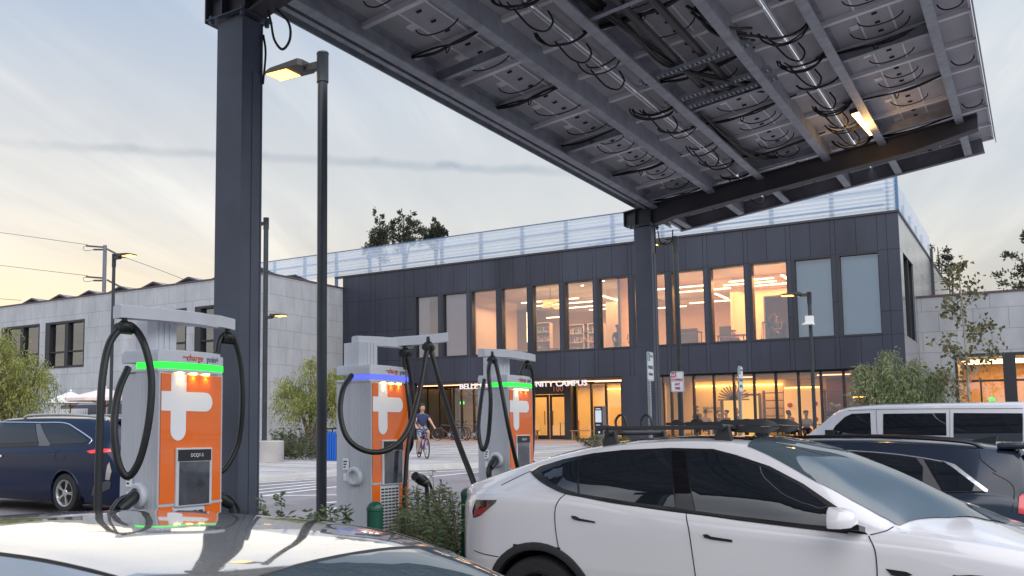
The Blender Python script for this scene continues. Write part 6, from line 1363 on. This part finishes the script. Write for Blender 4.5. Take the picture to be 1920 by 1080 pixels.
# kiosk and benches at the entrance
X0, Y0_ = float(onY(1127, 800, 43.6)[0]), 43.6; zf = g(X0, Y0_)+.135; T = thing('information_kiosk', (X0, Y0_, zf), 'upright grey information kiosk with a bright display panel by the entrance', 'kiosk')
b = MB(); b.box(X0-.30, X0+.30, Y0_-.12, Y0_+.12, zf, zf+1.62); b.build('case', mat('kiosk_grey', (.20, .18, .18), .5), T, bevel=.01)
b = MB(); b.box(X0-.27, X0+.13, Y0_-.128, Y0_-.122, zf+.28, zf+1.58); sc_ = b.build('kiosk_display', mat('kiosk_black', (.015, .015, .02), .3), T)
b = MB(); b.box(X0-.22, X0+.08, Y0_-.133, Y0_-.129, zf+.85, zf+1.42)
for k in range(4): b.box(X0-.20, X0-.02+.03*(k % 2), Y0_-.133, Y0_-.129, zf+.50+k*.07, zf+.53+k*.07)
b.box(X0-.20, X0+.04, Y0_-.133, Y0_-.129, zf+1.47, zf+1.52); b.ball((X0-.05, Y0_-.131, zf+.38), .05, 8, sc=(1, .1, 1)); b.build('notice', mat('display_graphics', (.62, .72, .80), .5, emit=(.6, .75, .9), es=.25), sc_)  # graphics of the digital display, given a glow of their own
def bench(x, Y, lab):
    X0 = float(onY(x, 825, Y)[0]); z = g(X0, Y)+.135; T = thing('bench', (X0, Y, z), lab, 'bench', 'wooden benches by the entrance'); wd = mat('bench_wood', (.36, .20, .11), .6)
    b = MB(); b.box(X0-.7, X0+.7, Y-.2, Y+.2, z+.42, z+.47); b.build('seat', wd, T)
    for sx in (-.64, .56):
        for sy in (-.17, .11): b = MB(); b.box(X0+sx, X0+sx+.07, Y+sy, Y+sy+.06, z, z+.42); b.build('leg', wd, T)
bench(1098, 43.9, 'wooden bench left of the grey information kiosk'); bench(1153, 43.7, 'wooden bench right of the grey information kiosk'); bench(985, 43.9, 'wooden bench left of the entrance doors')
# ---------------------------------------------------------------- bicycles
tyre2 = mat('bike_tyre', (.012, .012, .013), .7); steel = mat('bike_steel', (.4, .4, .42), .3, metal=.9)
def bicycle(col, label=None, group='parked bicycles in a row', loc=(0, 0, 0), rz=0.):
    T = thing('bicycle', (0, 0, 0), label, 'bicycle', group); fm = mat('bike_'+col[0], col[1], .3, coat=.6)
    for wx_ in (-.53, .53):
        b = MB(); b.tube([(wx_+.32*math.cos(a), 0, .335+.32*math.sin(a)) for a in np.linspace(0, 2*math.pi, 29)], .022, 6, caps=False); w = b.build('wheel', tyre2, T, smooth=True)
        b = MB()
        for k in range(14): a = 2*math.pi*k/14; b.bar((wx_, 0, .335), (wx_+.31*math.cos(a), 0, .335+.31*math.sin(a)), .004, .004)
        b.lathe([(.03, -.04), (.03, .04)], (wx_, 0, .335), 'y', 10); b.tube([(wx_+.298*math.cos(a), 0, .335+.298*math.sin(a)) for a in np.linspace(0, 2*math.pi, 29)], .010, 5, caps=False); b.build('spokes', steel, w)
    b = MB(); bb = (-.08, 0, .30); st = (-.22, 0, .80); hd = (.36, 0, .82); hl = (.39, 0, .66)
    for a, c, r in ((bb, st, .018), (bb, hl, .02), ((-.2, 0, .74), (.355, 0, .80), .018), (hd, hl, .02)): b.tube([a, c], r, 8)
    for s_ in (-.05, .05): b.tube([bb, (-.53, s_, .335)], .012, 6); b.tube([(-.205, 0, .74), (-.53, s_, .335)], .010, 6); b.tube([hl, (.42, s_, .58), (.53, s_, .335)], .014, 6)
    b.build('frame', fm, T, smooth=True)
    b = MB(); b.tube([hd, (.34, 0, .95)], .014, 8); b.tube([(.30, -.30, .97), (.35, -.2, .96), (.36, 0, .95), (.35, .2, .96), (.30, .30, .97)], .013, 8, smooth=3)
    for s_ in (-1, 1): b.tube([(.33, s_*.2, .965), (.30, s_*.31, .97)], .019, 8)
    b.build('handlebar', tyre2, T, smooth=True)
    b = MB(); b.tube([st, (-.245, 0, .90)], .013, 8); b.ball((-.25, 0, .92), .13, 10, sc=(1, .5, .28)); b.build('saddle', tyre2, T, smooth=True)
    b = MB(); b.lathe([(.09, -.006), (.09, .006)], (bb[0], .05, bb[2]), 'y', 20); b.bar((bb[0], .06, bb[2]), (bb[0]+.10, .075, bb[2]-.13), .02, .012); b.bar((bb[0], -.06, bb[2]), (bb[0]-.10, -.075, bb[2]+.13), .02, .012); b.box(bb[0]+.05, bb[0]+.15, .075, .16, bb[2]-.145, bb[2]-.12); b.box(bb[0]-.15, bb[0]-.05, -.16, -.075, bb[2]+.12, bb[2]+.145); b.build('crankset', steel, T)
    T.location = loc; T.rotation_euler = (0, 0, rz); return T
def bp(x, Y): X = float(onY(x, 830, Y)[0]); return (X, Y, g(X, Y)+.135)
bk0 = bicycle(('black', (.02, .02, .022)), 'black bicycle parked upright, leftmost by the entrance glazing', loc=bp(840, 42.0), rz=R(200))
for x, Y, rz, lab in ((862, 42.3, 160, 'second black bicycle from the left by the entrance glazing'), (886, 42.2, 205, 'third black bicycle by the entrance, just left of the far charger'), (903, 42.6, 150, 'black bicycle half hidden behind the far charging station')): dup(bk0, loc=bp(x, Y), rz=R(rz), label=lab)
for k, (x, y, rz, lab) in enumerate(((572, 846, 40, 'bicycle leaning among shrubs under the weeping tree, left one'), (622, 846, 70, 'bicycle among shrubs right beside the tall lamp post'))):
    q = onG(x, y, .1); dup(bk0, loc=tuple(q), rz=R(rz), label=lab)
# ---------------------------------------------------------------- people
skin = mat('skin', (.48, .27, .18), .55); hairm = mat('dark_hair', (.018, .012, .010), .6); eyem = mat('eye_dark', (.02, .015, .012), .3)
def skinned(name, J, E, root, m, parent, sub=2):
    bm = bmesh.new(); ly = bm.verts.layers.skin.verify(); idx = {}
    for k, (p, r) in J.items(): v = bm.verts.new(p); v[ly].radius = (r, r); v[ly].use_root = (k == root); idx[k] = v
    for a, c in E: bm.edges.new((idx[a], idx[c]))
    me = bpy.data.meshes.new('tmp'); bm.to_mesh(me); bm.free(); o = bpy.data.objects.new('tmp', me); COL.objects.link(o)
    s_ = o.modifiers.new('s', 'SKIN'); s_.use_smooth_shade = True; u = o.modifiers.new('u', 'SUBSURF'); u.levels = sub; u.render_levels = sub
    dg = bpy.context.evaluated_depsgraph_get(); out = bpy.data.meshes.new_from_object(o.evaluated_get(dg)); bpy.data.objects.remove(o); bpy.data.meshes.remove(me)
    out.name = name; out.materials.clear(); out.materials.append(m)
    for f in out.polygons: f.use_smooth = True
    ob = link(name, out, parent); ORG[ob.name] = Vector((0, 0, 0)); return ob
def person(label, loc, rz, pose='stand', shirt=(.03, .05, .12), legs=(.03, .035, .05), sc=1., cap=None, long_hair=False, hair=(.018, .012, .010), plaid=False, group=None, sleeve=.5, shorts=False):
    T = thing('person', (0, 0, 0), label, 'person', group)
    J = {'pelvis': ((0, 0, .95), .125), 'belly': ((0, -.01, 1.10), .118), 'chest': ((0, -.005, 1.30), .135), 'neck0': ((0, .01, 1.45), .07), 'neck': ((0, -.0, 1.52), .052), 'head': ((0, -.02, 1.60), .078), 'skull': ((0, -.005, 1.675), .088), 'crown': ((0, .0, 1.73), .06), 'nose': ((0, -.105, 1.625), .014), 'chin': ((0, -.06, 1.555), .035)}
    E = [('pelvis', 'belly'), ('belly', 'chest'), ('chest', 'neck0'), ('neck0', 'neck'), ('neck', 'head'), ('head', 'skull'), ('skull', 'crown'), ('head', 'nose'), ('head', 'chin')]
    P = {'stand': dict(hipL=(.09, 0, .90), kneeL=(.10, -.02, .50), ankL=(.10, .02, .09), toeL=(.11, -.13, .04), hipR=(-.09, 0, .90), kneeR=(-.11, -.04, .50), ankR=(-.12, -.0, .09), toeR=(-.14, -.15, .04), elL=(.25, .02, 1.13), wrL=(.24, -.10, .90), elR=(-.25, .02, 1.13), wrR=(-.23, -.12, .91)),
         'sit': dict(hipL=(.09, -.02, .92), kneeL=(.12, -.44, .94), ankL=(.12, -.42, .53), toeL=(.13, -.56, .48), hipR=(-.09, -.02, .92), kneeR=(-.12, -.44, .94), ankR=(-.12, -.40, .53), toeR=(-.13, -.54, .48), elL=(.25, -.05, 1.13), wrL=(.14, -.30, 1.17), elR=(-.25, -.05, 1.13), wrR=(-.12, -.31, 1.16)),
         'ride': dict(hipL=(.09, -.02, .92), kneeL=(.14, -.36, .83), ankL=(.13, -.26, .45), toeL=(.13, -.40, .42), hipR=(-.09, 0, .92), kneeR=(-.13, -.20, .55), ankR=(-.13, -.06, .17), toeR=(-.14, -.20, .13), elL=(.30, -.22, 1.12), wrL=(.30, -.46, 1.02), elR=(-.30, -.22, 1.12), wrR=(-.30, -.46, 1.02)),
         'phone': dict(hipL=(.09, 0, .90), kneeL=(.10, -.02, .50), ankL=(.10, .02, .09), toeL=(.11, -.13, .04), hipR=(-.09, 0, .90), kneeR=(-.11, -.04, .50), ankR=(-.12, 0, .09), toeR=(-.14, -.15, .04), elL=(.27, -.08, 1.18), wrL=(.14, -.22, 1.42), elR=(-.26, -.02, 1.13), wrR=(-.12, -.24, 1.12))}[pose]
    if pose == 'ride':
        for k in ('belly', 'chest', 'neck0', 'neck', 'head', 'skull', 'crown', 'nose', 'chin'): p_, r_ = J[k]; J[k] = ((p_[0], p_[1]-(p_[2]-.95)*.16, p_[2]), r_)
    cy = J['chest'][0][1]
    for s_, k in ((1, 'L'), (-1, 'R')):
        J['sh'+k] = ((s_*.175, cy+.01, 1.385), .062); J['hip'+k] = (P['hip'+k], .088); J['knee'+k] = (P['knee'+k], .058); J['ank'+k] = (P['ank'+k], .038); J['toe'+k] = (P['toe'+k], .034); J['el'+k] = (P['el'+k], .040); J['wr'+k] = (P['wr'+k], .027)
        kn, an = Vector(P['knee'+k]), Vector(P['ank'+k]); J['calf'+k] = (tuple(kn.lerp(an, .35)+Vector((0, .015, 0))), .053)
        E += [('chest', 'sh'+k), ('sh'+k, 'el'+k), ('el'+k, 'wr'+k), ('pelvis', 'hip'+k), ('hip'+k, 'knee'+k), ('knee'+k, 'calf'+k), ('calf'+k, 'ank'+k), ('ank'+k, 'toe'+k)]
        e, w = Vector(P['el'+k]), Vector(P['wr'+k]); d = (w-e).normalized(); sd2 = d.cross(Vector((0, 0, 1)));  sd2 = sd2.normalized() if sd2.length > .05 else Vector((1, 0, 0)); nd = sd2.cross(d)
        J['palm'+k] = (tuple(w+d*.055), .030); E.append(('wr'+k, 'palm'+k))
        for i in range(4):
            q0 = w+d*.085+sd2*(-.024+.016*i); q1 = q0+d*.034-nd*.012; q2 = q1+d*.008-nd*(.032-.004*abs(i-1)); J['f%d%s' % (i, k)] = (tuple(q0), .0095); J['g%d%s' % (i, k)] = (tuple(q1), .009); J['h%d%s' % (i, k)] = (tuple(q2), .008)
            E += [('palm'+k, 'f%d%s' % (i, k)), ('f%d%s' % (i, k), 'g%d%s' % (i, k)), ('g%d%s' % (i, k), 'h%d%s' % (i, k))]
        J['t'+k] = (tuple(w+d*.05-sd2*s_*.035-nd*.012), .011); J['u'+k] = (tuple(w+d*.085-sd2*s_*.045-nd*.03), .009); E += [('palm'+k, 't'+k), ('t'+k, 'u'+k)]
    for k in list(J): pass
    skinned('body', J, E, 'pelvis', skin, T)
    def sub_(keys, grow, extra=()): return {k: (J[k][0], J[k][1]+grow) for k in keys}
    S = sub_(['pelvis', 'belly', 'chest', 'shL', 'shR'], .016); S['pelvis'] = ((0, J['pelvis'][0][1], 1.0), .135); S['nk'] = ((0, J['neck0'][0][1], 1.43), .078)
    for k in 'LR': a, c = Vector(J['sh'+k][0]), Vector(J['el'+k][0]); S['sl'+k] = (tuple(a.lerp(c, sleeve)), .058)
    skinned('shirt', S, [('pelvis', 'belly'), ('belly', 'chest'), ('chest', 'nk'), ('chest', 'shL'), ('chest', 'shR'), ('shL', 'slL'), ('shR', 'slR')], 'pelvis', mat('cloth_%d' % int(1000*sum(shirt)+shirt[0]*77), shirt, .8), T)
    S = {'pelvis': (J['pelvis'][0], .137)}; E2 = []; lm = mat('legs_%d%d' % (int(1000*sum(legs)), plaid), legs, .85)
    for k in 'LR':
        S['hip'+k] = (J['hip'+k][0], .100); a, c = Vector(J['hip'+k][0]), Vector(J['knee'+k][0]); S['kn'+k] = (tuple(a.lerp(c, .92)), .082 if shorts else .068); E2 += [('pelvis', 'hip'+k), ('hip'+k, 'kn'+k)]
        if not shorts: S['cf'+k] = (J['calf'+k][0], .06); S['an'+k] = (J['ank'+k][0], .05); E2 += [('kn'+k, 'cf'+k), ('cf'+k, 'an'+k)]
    if plaid:
        nt_ = lm.node_tree; ck = nn(nt_, 'ShaderNodeTexChecker'); ck.inputs['Scale'].default_value = 16; ck.inputs['Color1'].default_value = (.35, .38, .45, 1); ck.inputs['Color2'].default_value = (.03, .04, .09, 1); t_ = nn(nt_, 'ShaderNodeTexCoord'); nt_.links.new(t_.outputs['Object'], ck.inputs['Vector']); nt_.links.new(ck.outputs[0], nt_.nodes['Principled BSDF'].inputs['Base Color'])
    skinned('shorts' if shorts else 'trousers', S, E2, 'pelvis', lm, T)
    for k in 'LR':
        a, t_ = Vector(J['ank'+k][0]), Vector(J['toe'+k][0]); hl_ = a+(a-t_)*.28; hl_.z = t_.z; b = MB(); b.tube([hl_, hl_.lerp(t_, .5)+Vector((0, 0, .02)), t_, t_+(t_-hl_)*.12], [.045, .05, .044, .02], 8, smooth=2); b.build('shoe', mat('shoe_dark', (.03, .03, .035), .6), T, smooth=True)
    hm = mat('hair_%d' % int(1000*sum(hair)), hair, .6); h0 = J['skull'][0]; b = MB(); b.ball((h0[0], h0[1]+.036, h0[2]+.034), .100, 14, sc=(.95, 1.0, .92))
    rg = np.random.default_rng(int(abs(loc[0]*100))); 
    for _ in range(26):
        a = rg.uniform(0, 6.28); e = rg.uniform(.15, 1.2); b.ball((h0[0]+.095*math.cos(a)*math.cos(e), h0[1]+.045+.085*math.sin(a)*math.cos(e), h0[2]+.045+.08*math.sin(e)), .028, 6)
    if long_hair: b.tube([(h0[0], h0[1]+.07, h0[2]+.02), (h0[0], h0[1]+.11, h0[2]-.14), (h0[0], h0[1]+.12, h0[2]-.32)], [.095, .105, .05], 10, smooth=3)
    b.build('hair', hm, T, smooth=True)
    hd_ = J['head'][0]; b = MB()
    for s_ in (-.032, .032): b.ball((hd_[0]+s_, hd_[1]-.072, hd_[2]+.045), .010, 6)
    b.build('eyes', eyem, T); b = MB()
    for s_ in (-1, 1): b.ball((hd_[0]+s_*.086, hd_[1]+.03, hd_[2]+.035), .024, 8, sc=(.4, .7, 1.2))
    b.build('ears', skin, T, smooth=True); b = MB(); b.ball((hd_[0], hd_[1]-.075, hd_[2]-.022), .02, 8, sc=(1.1, .4, .25)); b.build('mouth', mat('lips', (.35, .12, .10), .5), T, smooth=True)
    if cap: b = MB(); b.ball((h0[0], h0[1]+.012, h0[2]+.045), .115, 14, sc=(.92, 1, .72)); b.tube([(h0[0], h0[1]-.08, h0[2]+.03), (h0[0], h0[1]-.19, h0[2]+.02)], [.07, .05], 8); b.build('cap', mat('cap_cloth', cap, .8), T, smooth=True)
    T.location = loc; T.rotation_euler = (0, 0, rz); T.scale = (sc, sc, sc); return T
q = onG(793, 859, .135); dirv = math.atan2(-F0[1], -F0[0])+R(10); bx_, by_ = float(q[0]), float(q[1])
bicycle(('purple', (.12, .05, .22)), 'purple mountain bike ridden across the plaza by a boy in navy', group='', loc=(bx_, by_, q[2]), rz=dirv)
fx_ = Vector((math.cos(dirv), math.sin(dirv), 0)); person('boy in navy t-shirt and plaid shorts riding a purple bike over the plaza', (bx_-fx_.x*.13, by_-fx_.y*.13, q[2]+.04), dirv+math.pi/2, 'ride', (.022, .035, .10), (.05, .06, .1), plaid=True, shorts=True, sleeve=.45, sc=1.0)
def pp(x, y, Y, top=1.79):                                # stand a head at a sighted point
    p = onY(x, y, Y); return float(p[0]), Y, float(p[2])
FU, FG = ZF, GB
for x, Y, fl, pose, rz, shirt, lab, kw in (
    (1461, 43.7, FU, 'phone', 1.2, (.05, .06, .09), 'standing person with long dark hair in the bright upstairs window', dict(long_hair=True)),
    (1163, 43.8, FU, 'stand', .6, (.10, .12, .14), 'person standing upstairs in the window left of the far canopy column', {}),
    (1176, 44.2, FU, 'stand', -.8, (.16, .20, .22), 'person upstairs beside another one, hard against the window edge', {}),
    (1382, 44.6, FU-.48, 'sit', .4, (.08, .05, .10), 'person seated upstairs at a table under the green exit light', {}),
    (1308, 45.2, FG-.10, 'stand', 1.0, (.02, .02, .025), 'person in black standing behind the ground floor glass by the alcove', dict(sc=.98)),
    (1324, 44.6, FG-.30, 'sit', 2.9, (.60, .45, .30), 'person in a cream top seated before the lit doorway', {}),
    (1349, 45.6, FG-.34, 'sit', .4, (.05, .05, .06), 'dark clothed person seated right of the one in cream', {}),
    (1362, 44.9, FG-.34, 'sit', -.6, (.10, .07, .05), 'brown clothed person seated at the right edge of the lit doorway', {}),
    (1382, 45.4, FG-.25, 'sit', 1.5, (.06, .08, .12), 'person seated behind the thin edge-on parking sign post', {}),
    (1480, 43.9, FG-.42, 'sit', 2.6, (.55, .22, .10), 'person in an orange top seated right of the flower panel', {}),
    (1512, 44.6, FG-.42, 'sit', .3, (.45, .40, .40), 'person in pale grey seated behind the lamp post with white box', {}),
    (1560, 44.0, FG-.10, 'sit', .9, (.05, .05, .07), 'person wearing a pale cap behind glass left of the van windscreen', dict(cap=(.65, .60, .50))),
    (1576, 44.8, FG-.14, 'sit', -.8, (.10, .08, .08), 'person wearing a tan cap right beside the pale capped one', dict(cap=(.45, .34, .24))),
    (1079, 46.8, FG, 'stand', .2, (.60, .05, .05), 'child in a red shirt standing inside the right entrance door', dict(sc=.75))):
    X = float(onY(x, 790, Y)[0]); person(lab, (X, Y, fl), rz, pose, shirt, group='people seen through the windows', sleeve=.8, **kw)
# tables and stools in the rooms
def table(x, Y, fl, h, lab, w=1.3, top=(.40, .28, .18)):
    X = float(onY(x, 700, Y)[0]); T = thing('table', (X, Y, fl), lab, 'table', 'tables inside the building'); m = mat('table_top_%d' % int(top[0]*100), top, .5)
    b = MB(); b.box(X-w/2, X+w/2, Y-.35, Y+.35, fl+h, fl+h+.04); b.build('tabletop', m, T)
    for sx in (-1, 1):
        for sy in (-1, 1): b = MB(); b.box(X+sx*(w/2-.06)-.02, X+sx*(w/2-.06)+.02, Y+sy*.3-.02, Y+sy*.3+.02, fl, fl+h); b.build('leg', mat('table_leg', (.05, .05, .05), .5), T)
for a in ((1285, 44.2, FU, 1.25, 'high dark table upstairs in the window right of the slim post', 1.5, (.08, .06, .06)), (1376, 43.9, FU, .95, 'red fronted table upstairs under the green exit light', 1.2, (.40, .10, .12)), (850, 44.3, FU, .9, 'low table upstairs behind the second window', 1.2, (.45, .38, .35)), (960, 44.4, FU, .85, 'reading table upstairs behind the fourth window', 1.2, (.42, .33, .30)), (1030, 44.6, FU, .85, 'reading table upstairs below the yellow pendant', 1.2, (.41, .30, .25)), (1340, 44.9, FG, .75, 'long table before the lit doorway on the ground floor', 2.2, (.36, .24, .14)), (1500, 44.4, FG, .75, 'table between the orange and grey dressed sitters', 1.6, (.30, .20, .14)), (1066, 47.2, FG, .9, 'yellow lit display table inside the entrance doors', .9, (.62, .40, .14))): table(*a)
for x, lab in ((1437, 'metal stool upstairs at the left foot of the standing person'), (1447, 'second metal stool upstairs nearer the standing person')):
    X = float(onY(x, 630, 43.6)[0]); T = thing('stool', (X, 43.6, FU), lab, 'stool', 'metal stools upstairs'); b = MB(); b.box(X-.15, X+.15, 43.45, 43.75, FU+1.42, FU+1.46); b.build('seat', mat('stool_metal', (.12, .13, .15), .4, metal=.5), T)
    for sx in (-1, 1):
        for sy in (-1, 1): b = MB(); b.bar((X+sx*.12, 43.6+sy*.12, FU+1.42), (X+sx*.2, 43.6+sy*.2, FU), .025, .025); b.build('leg', MATS['stool_metal'], T)
p = onY(1032, 572, 45.0); T = thing('pendant_lamp', (p[0], 45.0, ZC), 'yellow stacked block pendant lamp hanging upstairs in the fifth window', 'pendant lamp'); b = MB(); rg = np.random.default_rng(4)
for _ in range(16): c_ = np.array([p[0], 45., p[2]])+rg.uniform(-1, 1, 3)*[.38, .25, .22]; b.box(c_[0]-.14, c_[0]+.14, c_[1]-.1, c_[1]+.1, c_[2]-.06, c_[2]+.06)
b.build('lamp_shade', mat('pendant_yellow', (.9, .6, .2), .6, emit=(1, .62, .18), es=1.6), T); b = MB(); b.tube([(p[0], 45, p[2]+.2), (p[0], 45, ZC)], .015, 6); b.build('cord', blackc, T)
